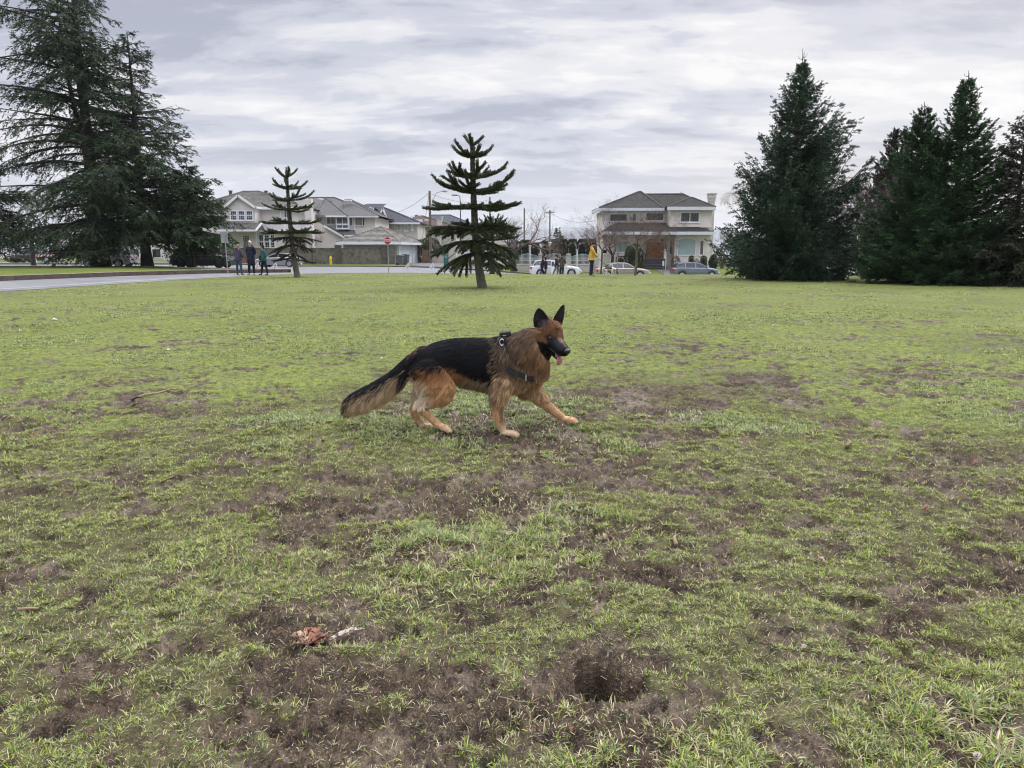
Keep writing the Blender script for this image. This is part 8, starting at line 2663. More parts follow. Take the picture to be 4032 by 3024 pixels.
def dog_coat(P, jit=0.0):
    """coat colour, fur length, region for points in the dog's frame - the same on both flanks"""
    u, v = px_of(P[:, 0] + _o.x, np.full(len(P), DOG_Y), P[:, 2] + _zref)
    X = (u - 1300) * 2.1067; Y = (v - 1150) * 2.1067
    wob = 52 * (fbm(X * 0.020 + 3, Y * 0.020 + P[:, 1] * 30, 3, 7) - 0.5) + 34 * (vnoise(X * 0.10, Y * 0.07, 9) - 0.5)
    wob = wob + jit
    Xw, Yw = X + wob, Y + wob * 0.8
    black = np.array([0.0065, 0.0068, 0.0095]); brown = np.array([0.085, 0.045, 0.024]); rust = np.array([0.34, 0.155, 0.058]); tan = np.array([0.50, 0.30, 0.15]); cream = np.array([0.72, 0.60, 0.44]); grey = np.array([0.30, 0.215, 0.14]); orange = np.array([0.215, 0.112, 0.052]); dark = np.array([0.030, 0.018, 0.013])
    n = len(P)
    def mixc(a, b, t): return a * (1 - t[:, None]) + b * t[:, None]
    ones = np.ones((n, 1))
    col = ones * tan
    # belly and flank
    col = mixc(col, ones * grey, sstep(1000, 1180, Xw) * (1 - sstep(1420, 1500, Xw)) * sstep(600, 680, Yw) * (1 - sstep(880, 940, Y)))
    # shoulder and chest: brownish, paler low down
    sh = sstep(1360, 1420, Xw) * (1 - sstep(870, 930, Y))
    shc = mixc(ones * brown * 1.5, ones * np.array([0.54, 0.36, 0.20]), sstep(500, 710, Yw))
    col = mixc(col, shc, sh)
    # dark mane over the neck
    mane = sstep(1380, 1440, Xw) * (1 - sstep(1650, 1730, Xw)) * (1 - sstep(520, 660, Yw))
    col = mixc(col, ones * np.array([0.105, 0.070, 0.046]), mane)
    ruff = sstep(1585, 1660, Xw) * sstep(360, 420, Yw) * (1 - sstep(580, 740, Yw))
    col = mixc(col, ones * np.array([0.27, 0.150, 0.070]), ruff * 0.9)
    # thigh: rust above, pale behind and below
    th = sstep(690, 740, Xw) * (1 - sstep(1090, 1140, Xw)) * sstep(590, 630, Yw) * (1 - sstep(900, 960, Y))
    thc = mixc(ones * rust, ones * np.array([0.56, 0.325, 0.150]), sstep(640, 770, Yw))
    thc = mixc(thc, ones * cream, (1 - sstep(750, 900, Xw + (Yw - 760) * -0.25)) * sstep(670, 740, Yw))
    col = mixc(col, thc, th)
    col = mixc(col, ones * cream, (1 - sstep(700, 760, Xw)) * sstep(600, 640, X) * sstep(720, 780, Y) * (1 - sstep(900, 930, Y)) * 0.8)
    # lower legs
    leg = sstep(880, 950, Y)
    col = mixc(col, ones * np.array([0.60, 0.375, 0.195]), leg)
    col = mixc(col, ones * np.array([0.66, 0.48, 0.31]), leg * sstep(1060, 1120, Y))
    stripe = leg * (np.abs(X - 1425) < 20) * (Y < 1060)
    col = mixc(col, ones * np.array([0.16, 0.085, 0.045]), stripe * 0.7)
    # tail: black above, tan fringe below
    cl = np.interp(X, [100, 160, 225, 330, 440, 540, 625, 660], [915, 918, 890, 845, 785, 715, 650, 620])
    tail = (X < 655) & (Y < cl + 115)
    tl = sstep(-18, 30, Yw - cl - 6)
    tcol = mixc(ones * black * 1.1, ones * np.array([0.50, 0.36, 0.22]), tl)
    tcol = mixc(tcol, ones * black * 1.3, (1 - sstep(165, 215, Xw)))
    col = np.where(tail[:, None], tcol, col)
    # saddle
    sd = in_poly(Xw, Yw, SADDLE).astype(float)
    far_fade = 1.0
    col = mixc(col, ones * black, sd)
    # head, in its own frame
    q = P - np.array(HO)
    f = q @ np.array(HF); l = q @ np.array(HL); uu = q @ np.array(HU)
    wn = 0.010 * (vnoise(f * 90 + 5, l * 90 + uu * 60, 3) - 0.5)
    earz = ((X > 1660) & (X < 1830) & (Y < 285) & (Y < 285 - (X - 1745) * 0.30) & (X < 1815) & ((X - 1745) ** 2 < 78 ** 2)) | ((X > 1845) & (X < 1960) & (Y < 246 + 0.25 * (X - 1890)))
    isd = (np.sqrt((f / 0.24) ** 2 + (l / 0.125) ** 2 + ((uu - 0.03) / 0.20) ** 2) < 1.0) & (f > -0.075 - 0.05 * 0) & (X > 1640) & ((f > -0.03) | (uu > 0.035))
    isd = isd | earz
    hc = ones * orange
    hc = mixc(hc, ones * np.array([0.17, 0.068, 0.024]), sstep(0.03, 0.075, uu + wn) * 0.6)                       # forehead
    hc = mixc(hc, ones * np.array([0.15, 0.085, 0.045]), sstep(0.05, 0.09, f) * sstep(-0.035, -0.01, uu - 0.0) * 0.8)
    hc = mixc(hc, ones * np.array([0.060, 0.032, 0.020]), (np.abs(l) < 0.014) * sstep(0.03, 0.05, f) * (1 - sstep(0.065, 0.085, f)) * 0.6)
    for s in (-1, 1):
        de = np.sqrt((f - 0.066) ** 2 + (l - s * 0.054) ** 2 + (uu - 0.022) ** 2)
        hc = mixc(hc, ones * dark * 0.6, (1 - sstep(0.018, 0.036, de)) * 0.95)
    top = sstep(0.010, 0.018, uu - (-0.018) - 0.0 + 0 * wn)
    muz = sstep(0.070, 0.094, f + wn - 0.35 * np.maximum(0, uu - 0.0))
    low = sstep(0.012, 0.034, f + wn * 2) * (1 - sstep(-0.034, -0.012, uu + wn))
    bridge = muz * (np.abs(l) < 0.022) * (1 - sstep(0.125, 0.16, f)) * sstep(0.0, 0.006, uu)
    hc = mixc(hc, ones * black * 1.2, np.maximum(muz, low))
    hc = mixc(hc, ones * np.array([0.20, 0.105, 0.062]), bridge * 0.85)
    ear = earz
    hc = np.where(ear[:, None], ones * np.array([0.010, 0.008, 0.009]), hc)
    inner = ear & (np.abs(X - 1742) < 34) & (Y > 175) & (P[:, 1] < -0.082)
    hc = np.where(inner[:, None], ones * np.array([0.032, 0.018, 0.020]), hc)
    col = np.where(isd[:, None], hc, col)
    # pads and claws
    # fur length (m)
    L = np.full(n, 0.030)
    L = np.where(sd > 0.5, 0.050, L)
    L = np.maximum(L, 0.092 * np.maximum(mane, ruff)); L = np.maximum(L, 0.075 * sh)
    L = np.where((Y > 700) & (X > 1080) & (X < 1480) & (Y < 900), 0.085, L)
    L = np.where(th > 0.4, 0.045, L); L = np.where((th > 0.3) & (X < 800) & (Y > 690), 0.075, L)
    L = np.where(tail, 0.046 + 0.072 * tl, L)
    L = np.where(Y > 900, 0.018, L); L = np.where((Y > 880) & (Y < 1010) & (X > 1270) & (X < 1400), 0.028, L)
    L = np.where(Y > 1080, 0.009, L); L = np.where(tail, 0.046 + 0.072 * tl, L)
    L = np.where((X > 1560) & (X < 1760) & (Y > 860) & (Y < 960), 0.030, L)
    L = np.where((Y > 850) & (Y < 960) & (X > 1260) & (X < 1520), np.minimum(L, 0.024), L)
    L = np.where(isd, 0.020, L); L = np.where(isd & (f > 0.045), 0.014, L); L = np.where(isd & (f > 0.085), 0.009, L); L = np.where(isd & ear, 0.008, L)
    for s in (-1, 1):
        de = np.sqrt((f - 0.066) ** 2 + (l - s * 0.054) ** 2 + (uu - 0.022) ** 2); L = np.where(de < 0.024, 0.002, L)
    L = np.where(isd & (f < 0.02) & (uu < 0.03), 0.055, L)
    return col, L, (X, Y, isd, tail, f, l, uu, ear)


def dog_fur(root, me):
    g = np.random.default_rng(77)
    me.calc_loop_triangles()
    nt = len(me.loop_triangles)
    tv = np.empty(nt * 3, dtype=np.int32); me.loop_triangles.foreach_get('vertices', tv); tv = tv.reshape(-1, 3)
    co = np.empty(len(me.vertices) * 3, dtype=np.float32); me.vertices.foreach_get('co', co); co = co.reshape(-1, 3).astype(float)
    vn = np.empty(len(me.vertices) * 3, dtype=np.float32); me.vertex_normals.foreach_get('vector', vn); vn = vn.reshape(-1, 3).astype(float)
    A, B, Cc = co[tv[:, 0]], co[tv[:, 1]], co[tv[:, 2]]
    ar = np.linalg.norm(np.cross(B - A, Cc - A), axis=1) / 2
    N = FUR_N
    cen = (A + B + Cc) / 3
    hd = np.linalg.norm((cen - np.array(Hd(0.05, 0, 0))), axis=1)
    ar = ar * (1 + 3.5 * (hd < 0.17) + 1.2 * (cen[:, 2] < 0.28))
    ti = g.choice(nt, N, p=ar / ar.sum())
    r1, r2 = np.sqrt(g.uniform(0, 1, N)), g.uniform(0, 1, N)
    w0, w1, w2 = 1 - r1, r1 * (1 - r2), r1 * r2
    P = A[ti] * w0[:, None] + B[ti] * w1[:, None] + Cc[ti] * w2[:, None]
    nn = vn[tv[ti, 0]] * w0[:, None] + vn[tv[ti, 1]] * w1[:, None] + vn[tv[ti, 2]] * w2[:, None]
    nn /= np.linalg.norm(nn, axis=1)[:, None] + 1e-9
    col, L, (X, Y, isd, tail, f, l, uu, ear) = dog_coat(P, g.normal(0, 26, N))
    # the way the coat lies
    F = np.zeros((N, 3)); F[:, 0] = -1.0; F[:, 2] = -0.35
    sl = sstep(560, 760, Y)
    F[:, 2] -= 1.1 * sl * (X > 1050)
    nk = (X > 1420) & ~isd
    F[nk, 0] = -0.55; F[nk, 2] = -0.95
    ch = (X > 1600) & (Y > 560) & ~isd
    F[ch, 0] = -0.15; F[ch, 2] = -1.1
    th = (X > 690) & (X < 1110) & (Y > 600)
    F[th, 0] = -0.65; F[th, 2] = -0.85
    lg = Y > 890
    F[lg, 0] = 0.15; F[lg, 2] = -1.0
    F[lg & (X < 760), 0] = -0.1
    fl = lg & (X > 1600); F[fl, 0] = 0.45; F[fl, 2] = -0.9
    F[tail, 0] = -0.95; F[tail, 2] = -0.62
    lowt = tail & (Y > np.interp(X, [100, 330, 540, 660], [920, 850, 720, 630])); F[lowt, 0] = -0.62; F[lowt, 2] = -0.95
    hf = -np.array(HF)[None] + 0.35 * np.sign(l)[:, None] * np.array(HL)[None] - 0.3 * np.array(HU)[None]
    F = np.where(isd[:, None], hf, F)
    F = np.where((isd & ear)[:, None], np.array(HU)[None] * 1.0, F)
    F[:, 1] += 0.25 * np.sign(P[:, 1]) * (~isd)
    clump = fbm(X * 0.035, Y * 0.020 + P[:, 1] * 40, 3, 55) - 0.5
    F = F + g.normal(0, 0.16, (N, 3)); F[:, 0] += clump * 0.9
    T = F - nn * np.sum(F * nn, 1)[:, None]; T /= np.linalg.norm(T, axis=1)[:, None] + 1e-9
    lift = np.where(isd, 0.42, 0.36) + g.normal(0, 0.07, N) + 0.10 * (L > 0.05)
    lift = np.where((Y > 900) & ~tail, 0.28, lift)
    d0 = T * np.cos(lift)[:, None] + nn * np.sin(lift)[:, None]
    L = L * g.uniform(0.65, 1.15, N) * (1 + 0.5 * clump)
    K = 5
    pts = np.empty((N, K, 3)); pts[:, 0] = P - nn * 0.002
    d = d0.copy()
    wv = g.normal(0, 0.13, (N, 3)) + 0.35 * clump[:, None] * np.cross(nn, T)
    for k in range(1, K):
        pts[:, k] = pts[:, k - 1] + d * (L / (K - 1))[:, None]
        d = d + T * 0.16 + wv * math.sin(k * 2.2) + np.array([0, 0, -0.11])[None] * (L / 0.05)[:, None]
        d /= np.linalg.norm(d, axis=1)[:, None]
    c = col * g.uniform(0.72, 1.32, N)[:, None] * (1 + 0.55 * clump)[:, None]
    long_ = (L > 0.045) & ~tail & (col.max(1) > 0.04)
    pale = g.uniform(0, 1, N) < 0.16
    c = np.where((long_ & pale)[:, None], c * 0.4 + 0.6 * np.array([0.33, 0.24, 0.165]), c)
    drk = (g.uniform(0, 1, N) < 0.16) & (X > 1380) & (X < 1760) & (Y < 720) & ~isd
    c = np.where(drk[:, None], c * 0.35, c)
    # hairs gather into tufts
    for cell, lo, hi in ((0.009, 0.0, 0.026), (0.019, 0.026, 1.0)):
        m_ = (L > lo) & (L <= hi) & (g.uniform(0, 1, N) > 0.06) & ~(isd & (ear | (f > 0.065))) & (Y < 1070)
        Q = P[m_] + 0.5 * cell * np.sin(P[m_][:, [1, 2, 0]] * 140)
        ky = np.floor(Q / cell).astype(np.int64)
        ky -= ky.min(0); _, inv = np.unique((ky[:, 0] * 4096 + ky[:, 1]) * 4096 + ky[:, 2], return_inverse=True)
        cnt = np.bincount(inv).astype(float)
        sub = pts[m_]
        for k in range(1, K):
            mean = np.stack([np.bincount(inv, sub[:, k, a]) / cnt for a in range(3)], 1)
            sub[:, k] += (mean[inv] - sub[:, k]) * ((0.5 if hi < 0.1 else 0.7) * (k / (K - 1)) ** 1.1)
        pts[m_] = sub
        tint = g.uniform(0.72, 1.38, len(cnt))
        c[m_] = c[m_] * tint[inv][:, None]
    hc = bpy.data.hair_curves.new('fur')
    hc.add_curves([K] * N)
    hc.attributes['position'].data.foreach_set('vector', pts.reshape(-1).astype(np.float32))
    rad = np.tile(np.array([1.0, 0.95, 0.8, 0.55, 0.12]), (N, 1)) * (np.clip(L / 0.05, 0.45, 1.0) * 0.00085)[:, None]
    ra = hc.attributes.get('radius') or hc.attributes.new('radius', 'FLOAT', 'POINT')
    ra.data.foreach_set('value', rad.reshape(-1).astype(np.float32))
    ta = hc.attributes.new('tint', 'FLOAT_COLOR', 'CURVE')
    cc = np.ones((N, 4), dtype=np.float32); cc[:, :3] = np.clip(c, 0, 1)
    ta.data.foreach_set('color', cc.ravel())
    hc.materials.append(coat_material('dog_fur'))
    o = bpy.data.objects.new('fur', hc); COL.objects.link(o); o.parent = root
    return o


FUR_N = 230000


def ellipsoid(name, c, ax, rad, m, parent, seg=16):
    bm = bmesh.new(); bmesh.ops.create_uvsphere(bm, u_segments=seg, v_segments=seg // 2 + 2, radius=1.0)
    for v in bm.verts:
        v.co = Vector(c) + ax[0] * (v.co.x * rad[0]) + ax[1] * (v.co.y * rad[1]) + ax[2] * (v.co.z * rad[2])
    bmesh.ops.recalc_face_normals(bm, faces=bm.faces)
    me = bpy.data.meshes.new(name); bm.to_mesh(me); bm.free()
    return link_mesh(name, me, m, parent, smooth=True)


def dog_details(root, bvh):
    ax = (HF, HL, HU)
    nose = mat('dog_nose', (0.014, 0.014, 0.017), 0.28, spec=0.6, bump=(160, 0.4, 0.002))
    iris = mat('dog_iris', (0.035, 0.016, 0.008), 0.12, spec=0.7); pup = mat('dog_pupil', (0.006, 0.005, 0.005), 0.06, spec=0.8)
    pink = mat('dog_tongue', (0.56, 0.22, 0.27), 0.32, noise=(30, 0.15)); mouth = mat('dog_mouth', (0.06, 0.018, 0.018), 0.4); tooth = mat('dog_tooth', (0.66, 0.62, 0.52), 0.35)
    ellipsoid('nose', Hd(0.209, 0, -0.004), ax, (0.020, 0.027, 0.020), nose, root, 20)
    for s in (-1, 1):
        dr = (-HF * 0.88 - HL * s * 0.42 - HU * 0.05).normalized()
        hit = bvh.ray_cast(Hd(0.066, s * 0.054, 0.022) - dr * 0.15, dr)[0] or Hd(0.066, s * 0.054, 0.022)
        e = ellipsoid('eye', hit + dr * 0.0095, ax, (0.0125, 0.0130, 0.0120), iris, root)
        ellipsoid('pupil', hit - dr * 0.0002, ax, (0.0036, 0.0060, 0.0060), pup, e)
    # inside of the open mouth
    ellipsoid('mouth', Hd(0.095, 0, -0.060), ax, (0.060, 0.026, 0.014), mouth, root)
    tg = MB()
    prof = [(0.09, -0.068, 0.020, 0.006), (0.130, -0.074, 0.023, 0.0065), (0.158, -0.082, 0.026, 0.006), (0.173, -0.100, 0.0275, 0.0055), (0.177, -0.120, 0.026, 0.005), (0.175, -0.136, 0.018, 0.004), (0.173, -0.143, 0.007, 0.002)]
    cs = [Hd(f, 0.004, u) for f, u, a, b in prof]
    rings = []
    for i, (f, u, a, b) in enumerate(prof):
        d = (cs[min(i + 1, len(cs) - 1)] - cs[max(i - 1, 0)]).normalized(); up = HL.cross(d).normalized()
        rings.append([cs[i] + HL * (a * math.cos(t)) + up * (b * math.sin(t) - 0.003 * (1 - abs(math.cos(t)))) for t in np.linspace(0, 2 * math.pi, 13)[:-1]])
    for a, b in zip(rings[:-1], rings[1:]):
        for j in range(12): tg.poly([a[j], a[(j + 1) % 12], b[(j + 1) % 12], b[j]])
    tg.poly(rings[0][::-1]); tg.poly(rings[-1])
    t = tg.build('tongue', pink, root)
    bm = bmesh.new(); bm.from_mesh(t.data); bmesh.ops.remove_doubles(bm, verts=bm.verts, dist=1e-5); bm.to_mesh(t.data); bm.free()
    t.data.polygons.foreach_set('use_smooth', [True] * len(t.data.polygons))
    for s in (-1, 1):
        q = MB(); b = Hd(0.148, s * 0.024, -0.086); q.tube([b, b + HU * 0.008 + HF * 0.001, b + HU * 0.016 + HF * 0.003], [0.0032, 0.0026, 0.0006], 8); q.build('fang', tooth, root, smooth=True)
        lp = MB(); lp.tube([Hd(0.030, s * 0.050, -0.062), Hd(0.070, s * 0.046, -0.054), Hd(0.110, s * 0.043, -0.052), Hd(0.150, s * 0.039, -0.050), Hd(0.190, s * 0.026, -0.044)], [0.003, 0.0045, 0.005, 0.0045, 0.003], 8); lp.build('lip', nose, root, smooth=True)
    claw = mat('dog_claw', (0.03, 0.025, 0.022), 0.4)
    for (c, d, yy) in (((1450, 1140), -6, -0.092), ((1945, 1070), -12, 0.088), ((905, 1078), -26, -0.085), ((765, 1128), -2, 0.075)):
        base = D(c[0], c[1], yy); f = Vector((math.cos(R(d)), 0, math.sin(R(d))))
        for k, off in enumerate((-0.034, -0.012, 0.012, 0.034)):
            l = 0.085 * (0.90 if k in (0, 3) else 1.08)
            p = base + f * (l + 0.010) + Vector((0, off, -0.004)); q = MB(); q.tube([p, p + f * 0.010 - Vector((0, 0, 0.003)), p + f * 0.016 - Vector((0, 0, 0.009))], [0.0042, 0.0034, 0.001], 7); q.build('claw', claw, root, smooth=True)
    # harness
    web = mat('harness_webbing', (0.010, 0.010, 0.012), 0.75); steel = mat('harness_steel', (0.62, 0.63, 0.65), 0.22, metal=0.9); buckle = mat('harness_buckle', (0.02, 0.02, 0.022), 0.35)
    h = MB()

    def ribbon(pts, w, nrm_out, b):
        pts = [Vector(p) for p in pts]
        for i in range(len(pts) - 1):
            d = (pts[i + 1] - pts[i]).normalized()
            n0, n1 = Vector(nrm_out[i]).normalized(), Vector(nrm_out[i + 1]).normalized()
            s0, s1 = d.cross(n0).normalized() * w / 2, d.cross(n1).normalized() * w / 2
            a, c = pts[i], pts[i + 1]
            t0, t1 = n0 * 0.003, n1 * 0.003
            b.poly([a - s0 + t0, a + s0 + t0, c + s1 + t1, c - s1 + t1]); b.poly([a + s0 - t0, a - s0 - t0, c - s1 - t1, c + s1 - t1])
            b.poly([a + s0 + t0, a + s0 - t0, c + s1 - t1, c + s1 + t1]); b.poly([a - s0 - t0, a - s0 + t0, c - s1 + t1, c - s1 - t1])
    # girth strap behind the shoulder: right round the chest
    cy0 = D(1400, 590); rz_ = 0.196; ry_ = 0.147
    pts, nr = [], []
    for t in np.linspace(0, 2 * math.pi, 37):
        p = cy0 + Vector((0.012 * math.cos(2 * t) + (-0.02) * math.sin(t) * 0 , -ry_ * math.sin(t), rz_ * math.cos(t)))
        p.x += -0.030 * (1 - math.cos(t)) * 0.5
        pts.append(p); nr.append(Vector((0, -math.sin(t) / ry_, math.cos(t) / rz_)))
    ribbon(pts, 0.034, nr, h)
    gst = h.build('girth_strap', web, root)
    # chest strap across the front
    h = MB(); pts, nr = [], []
    for X, Y, y in ((1440, 600, -0.145), (1500, 620, -0.168), (1560, 645, -0.180), (1615, 670, -0.170), (1655, 690, -0.145), (1700, 705, -0.090), (1725, 712, -0.03), (1725, 710, 0.03), (1700, 698, 0.09), (1640, 672, 0.140), (1550, 635, 0.165), (1440, 600, 0.145)):
        p = D(X, Y, y); pts.append(p); nr.append(Vector((max(0, (X - 1560) / 190.0), y / 0.18, 0)) if True else None)
    ribbon(pts, 0.036, nr, h)
    cs_ = h.build('chest_strap', web, root)
    b = MB(); p = D(1618, 674, -0.176); b.box(tuple(p), (0.010, 0.012, 0.042), 0.3); b.build('buckle', steel, cs_)
    # back plate with handle and ring on the withers
    b = MB(); b.prism([(D(1405, 350).x, D(0, 352).z), (D(1500, 350).x, D(0, 344).z), (D(1500, 350).x, D(0, 322).z), (D(1405, 350).x, D(0, 332).z)], 'y', -0.055, 0.055); bp = b.build('back_plate', web, root)
    b = MB(); p = D(1435, 372, -0.085); b.box(tuple(p), (0.050, 0.018, 0.016), 0); b.build('buckle', buckle, bp)
    rg = MB(); c = D(1428, 395, -0.140)
    rg.tube([c + Vector((0.016 * math.cos(a) * (0.75 if math.cos(a) > 0 else 1.0), -0.004, 0.022 * math.sin(a))) for a in np.linspace(0.5, 2 * math.pi - 0.5, 15)], 0.0036, 8); rg.build('ring', steel, bp)


dog = build_dog()


# ================================================================== air: pale even haze that turns the far hills blue
def make_haze():
    b = MB(); b.box((0, 0, 95), (17400, 17400, 400))
    o = b.build('haze', mat('haze_air', (1, 1, 1)))
    tag(o, kind='stuff')
    m = o.data.materials[0]
    w = NT(m.node_tree)
    out = w.n('ShaderNodeOutputMaterial')
    v = w.n('ShaderNodeVolumePrincipled', ins={'Color': (0.84, 0.88, 1.0, 1), 'Density': 0.00010, 'Anisotropy': 0.2})
    w.link(v.outputs[0], out.inputs['Volume'])
    return o


make_haze()

# ================================================================== litter on the field: leaves, sticks, chips
def ground_pt(u, v):
    p = gp(u, v)
    for _ in range(4): p = gp(u, v, gz(p.x, p.y))
    return p


def leaf_mat_(name, c, dark):
    return mat(name, c, 0.6, noise=(28, 0.4, dark), bump=(60, 0.5, 0.002))


M['leaf_brown'] = leaf_mat_('dead_leaf_brown', (0.21, 0.085, 0.045), (0.09, 0.042, 0.028))
M['leaf_tan'] = leaf_mat_('dead_leaf_tan', (0.38, 0.27, 0.18), (0.26, 0.16, 0.10))
M['leaf_pale'] = leaf_mat_('dead_leaf_pale', (0.40, 0.33, 0.285), (0.27, 0.205, 0.175))
M['stick'] = mat('stick_bark', (0.115, 0.085, 0.062), 0.9, noise=(30, 0.5))
M['wood_raw'] = mat('split_wood', (0.25, 0.175, 0.115), 0.85, noise=(25, 0.4))
M['stone_pale'] = mat('pale_stone', (0.52, 0.48, 0.45), 0.8, noise=(20, 0.2))


def lobe(b, p0, ang, L, W, curl, rise, m=0, n=8, tooth=0.18, seed=1):
    """one leaf lobe from p0: a toothed blade with a raised midrib fold, curled at the edges"""
    rnd = random.Random(seed)
    d = Vector((math.cos(ang), math.sin(ang), 0)); s = Vector((-d.y, d.x, 0))
    prev = None
    for k in range(n + 1):
        t = k / n
        w = W / 2 * (math.sin(math.pi * min(1, t * 0.93 + 0.07)) ** 0.7) * (1 + tooth * (1 if k % 2 else -1)) if 0 < k < n else 0.002
        c = Vector(p0) + d * (L * t) + Vector((0, 0, rise * math.sin(math.pi * t * 0.8) + rise * 0.6 * t * t))
        row = [c - s * w + Vector((0, 0, curl * w * (1 + rnd.uniform(-0.4, 0.4)))), c - s * w * 0.5 + Vector((0, 0, curl * w * 0.2)), c, c + s * w * 0.5 + Vector((0, 0, curl * w * 0.2)), c + s * w + Vector((0, 0, curl * w * (1 + rnd.uniform(-0.4, 0.4))))]
        if prev:
            for j in range(4): b.poly([prev[j], prev[j + 1], row[j + 1], row[j]], m)
        prev = row


def solid(o, th=0.0012):
    md = o.modifiers.new('t', 'SOLIDIFY'); md.thickness = th; md.offset = 0
    bm = bmesh.new(); bm.from_mesh(o.data); bmesh.ops.remove_doubles(bm, verts=bm.verts, dist=1e-6); bm.to_mesh(o.data); bm.free()
    o.data.polygons.foreach_set('use_smooth', [True] * len(o.data.polygons))


p = ground_pt(1218, 2545)
e = empty('dead_leaf', p + Vector((0, 0, 0.006)), 0.2); e.scale = (0.72, 0.72, 0.72); tag(e, 'large curled brown maple leaf lying on the mud, beside the long pale leaf', 'leaf')
b = MB(); lobe(b, (0, 0, 0.002), 1.3, 0.105, 0.075, 0.5, 0.022, seed=3); lobe(b, (0.004, 0, 0.004), 0.25, 0.085, 0.045, 0.9, 0.012, seed=4); lobe(b, (0, 0, 0.002), -0.5, 0.05, 0.045, 0.6, 0.010, seed=5); lobe(b, (0, -0.002, 0.003), 1.9, 0.055, 0.05, 0.6, 0.014, seed=8)
solid(b.build('blade', M['leaf_brown'], e))
b = MB(); lobe(b, (-0.004, 0, 0.004), 2.55, 0.100, 0.055, 0.9, 0.014, seed=6); lobe(b, (-0.004, 0, 0.002), 3.3, 0.072, 0.045, 0.9, 0.010, seed=7); b2 = b.build('curled_lobe', M['leaf_tan'], e); solid(b2)
b = MB(); b.tube([(0, 0, 0.004), (-0.012, -0.03, 0.008), (-0.024, -0.052, 0.006)], 0.0016, 6); b.build('stalk', M['leaf_tan'], e)
p = ground_pt(1292, 2532)
b = MB(); lobe(b, (0, 0, 0.004), 0.42, 0.165, 0.034, 0.5, 0.016, n=14, tooth=0.14, seed=9); o = b.build('dead_leaf', M['leaf_pale']); solid(o); o.location = p + Vector((0, 0, 0.006)); o.scale = (0.74, 0.74, 0.8); tag(o, 'long narrow pale dried leaf pointing right, next to the large brown maple leaf', 'leaf')


def small_leaf(label, u, v, L, ang, m, seed):
    L *= 0.62; q = ground_pt(u, v); b = MB(); lobe(b, (-L / 2, 0, 0.003), 0, L, L * 0.55, 0.7, L * 0.16, seed=seed); lobe(b, (-L * 0.2, 0, 0.004), 0.9, L * 0.5, L * 0.3, 0.7, L * 0.12, seed=seed + 1)
    o = b.build('dead_leaf', m); solid(o, 0.001); o.location = q + Vector((0, 0, 0.008)); o.rotation_euler = (0.1, -0.15, ang); tag(o, label, 'leaf')


for k, (u, v, L, a, m_, lb) in enumerate([
        (1072, 2502, 0.026, 2.4, 'leaf_brown', 'tiny reddish leaf scrap left of the large maple leaf'), (1430, 2585 - 170, 0.03, 0.5, 'leaf_brown', 'small brown leaf on the grey mud above the pale dried leaf'), (535, 1605, 0.12, 0.2, 'leaf_brown', 'reddish brown leaf in the grass under the broken branch on the left'),
        (985, 1598, 0.07, 1.0, 'leaf_brown', 'small red-brown leaf in the grass left of the dog tail'), (45, 1655, 0.10, 0.3, 'leaf_tan', 'tan leaf at the left edge beside a tall tuft'), (130, 1730, 0.10, 2.2, 'leaf_brown', 'brown leaf just right of the tall tuft at the left edge'),
        (1140, 1950, 0.06, 0.4, 'leaf_brown', 'dark red leaf in worn grass below and left of the dog'), (2380, 2118, 0.045, 1.2, 'leaf_tan', 'small tan leaf in the mud right of centre'), (2405, 2128, 0.04, 2.6, 'leaf_brown', 'small brown leaf beside the tan one right of centre'), (2985, 2010, 0.05, 0.8, 'leaf_brown', 'red-brown leaf standing in grass at the right'),
        (3230, 2215, 0.06, 2.0, 'leaf_tan', 'pale brown curled leaf in trodden grass at the lower right'), (3650, 2015, 0.07, 0.6, 'leaf_brown', 'rust leaf in long grass near the right edge'), (3840, 1838, 0.09, 0.1, 'leaf_brown', 'long rust-coloured leaf near the right edge'), (2352, 2282, 0.045, 1.7, 'leaf_brown', 'orange-brown leaf at the edge of the bright tuft above the hole'),
        (3165, 2562, 0.035, 0.4, 'leaf_pale', 'small pale leaf on mud right of the hole'), (1590, 2590, 0.03, 2.0, 'leaf_brown', 'brown leaf fragment below the pale dried leaf'), (365, 2895, 0.03, 0.9, 'leaf_brown', 'red-brown leaf fragment near the bottom left'), (2245, 2885, 0.03, 1.9, 'leaf_brown', 'dark red leaf below the hole'), (3845, 3000, 0.05, 0.7, 'leaf_pale', 'pale curled leaf at the bottom right corner'),
        (2130, 1680, 0.055, 0.4, 'leaf_brown', 'dark brown leaf between the front paws of the dog'), (3080, 1990 + 30, 0.04, 2.9, 'leaf_tan', 'tan leaf right of the red-brown standing leaf')]):
    small_leaf(lb, u, v, L, a, M[m_], 20 + 3 * k)


def stick(label, pts, r, m, cat='stick', name='stick', side=None):
    q = [ground_pt(u, v) for u, v in pts]; b = MB(); n = len(q)
    rnd = random.Random(int(q[0].x * 1000))
    c = [w + Vector((rnd.uniform(-1, 1) * r, 0, r * rnd.uniform(0.5, 1.6))) for w in q]
    r *= 0.62; b.tube(c, [r * (1 - 0.55 * k / max(1, n - 1)) for k in range(n)], 8)
    if side:
        i, L, a = side; b.tube([c[i], c[i] + Vector((math.cos(a) * L, math.sin(a) * L, 0.02))], [r * 0.6, r * 0.25], 6)
    o = b.build(name, m, smooth=True); tag(o, label, cat); return o


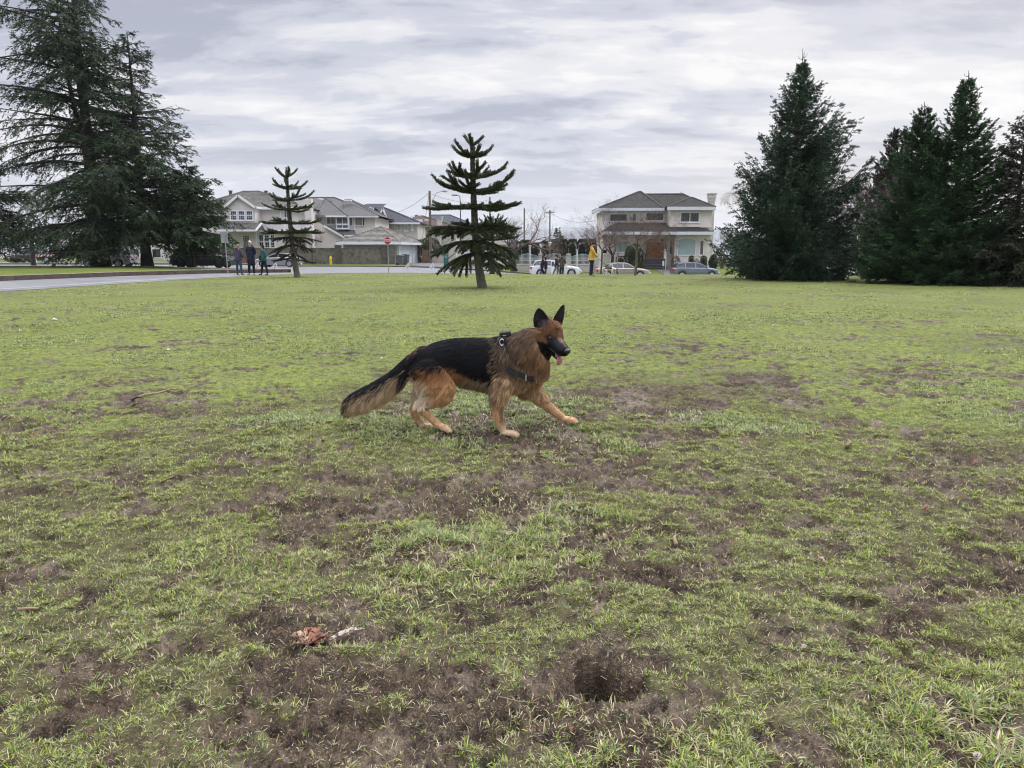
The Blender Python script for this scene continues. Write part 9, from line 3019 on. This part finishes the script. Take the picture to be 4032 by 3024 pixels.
stick('broken branch lying in the grass at the left, bark half stripped', [(522, 1578), (575, 1566), (625, 1555), (670, 1545), (702, 1542)], 0.018, M['wood_raw'], side=(3, 0.09, 2.4))
stick('dark bark piece beside the broken branch at the left', [(515, 1583), (545, 1577), (575, 1574)], 0.02, M['stick'])
stick('slim orange-brown twig in pale grass left of centre', [(640, 1900), (690, 1880), (745, 1878), (800, 1893)], 0.008, M['wood_raw'])
stick('split wood chip on the ground near the left edge', [(75, 2418), (115, 2410), (160, 2412)], 0.013, M['wood_raw'], 'wood chip', 'wood_chip')
stick('thin grey twig lying on mud at the lower left', [(395, 2855), (430, 2880), (485, 2902)], 0.0035, M['stick'])
stick('curving grey twig left of the hole', [(2010, 2592), (2060, 2632), (2140, 2655)], 0.003, M['stick'])
stick('pale twig across the mud below left of the hole', [(1965, 2748), (2040, 2768), (2115, 2772)], 0.003, M['wood_raw'])
stick('white peeled twig behind the hind paws of the dog', [(1537, 1672), (1560, 1678), (1582, 1680)], 0.006, M['stone_pale'])
stick('upright brown wood chip in green grass right of the dog', [(3338, 1770), (3345, 1752), (3336, 1740)], 0.020, M['wood_raw'], 'wood chip', 'wood_chip')
stick('knobbly wood chip standing in the mud right of centre', [(2672, 2160), (2660, 2135), (2652, 2118)], 0.015, M['wood_raw'], 'wood chip', 'wood_chip')
stick('dark twig lying on mud at the right of centre', [(2555, 2102), (2600, 2098), (2640, 2099)], 0.006, M['stick'])


def pebble(label, u, v, s, m):
    q = ground_pt(u, v); bm = bmesh.new(); bmesh.ops.create_icosphere(bm, subdivisions=3, radius=1)
    for w_ in bm.verts:
        k = 0.8 + 0.4 * mnoise.noise(w_.co * 1.7 + Vector((u, v, 0)) * 0.01); w_.co = Vector((w_.co.x * s * k, w_.co.y * s * 0.8 * k, w_.co.z * s * 0.6 * k))
    me = bpy.data.meshes.new('stone'); bm.to_mesh(me); bm.free(); o = link_mesh('stone', me, m, smooth=True); o.location = q + Vector((0, 0, s * 0.35)); tag(o, label, 'stone')


pebble('pale pinkish stone in the grass behind the dog tail', 1502, 1413, 0.022, M['stone_pale'])
pebble('small white stone far left in the bright grass', 216, 1262, 0.05, M['stone_pale'])
pebble('white stone in the bright grass left of the broken branch row', 662, 1380, 0.03, M['stone_pale'])
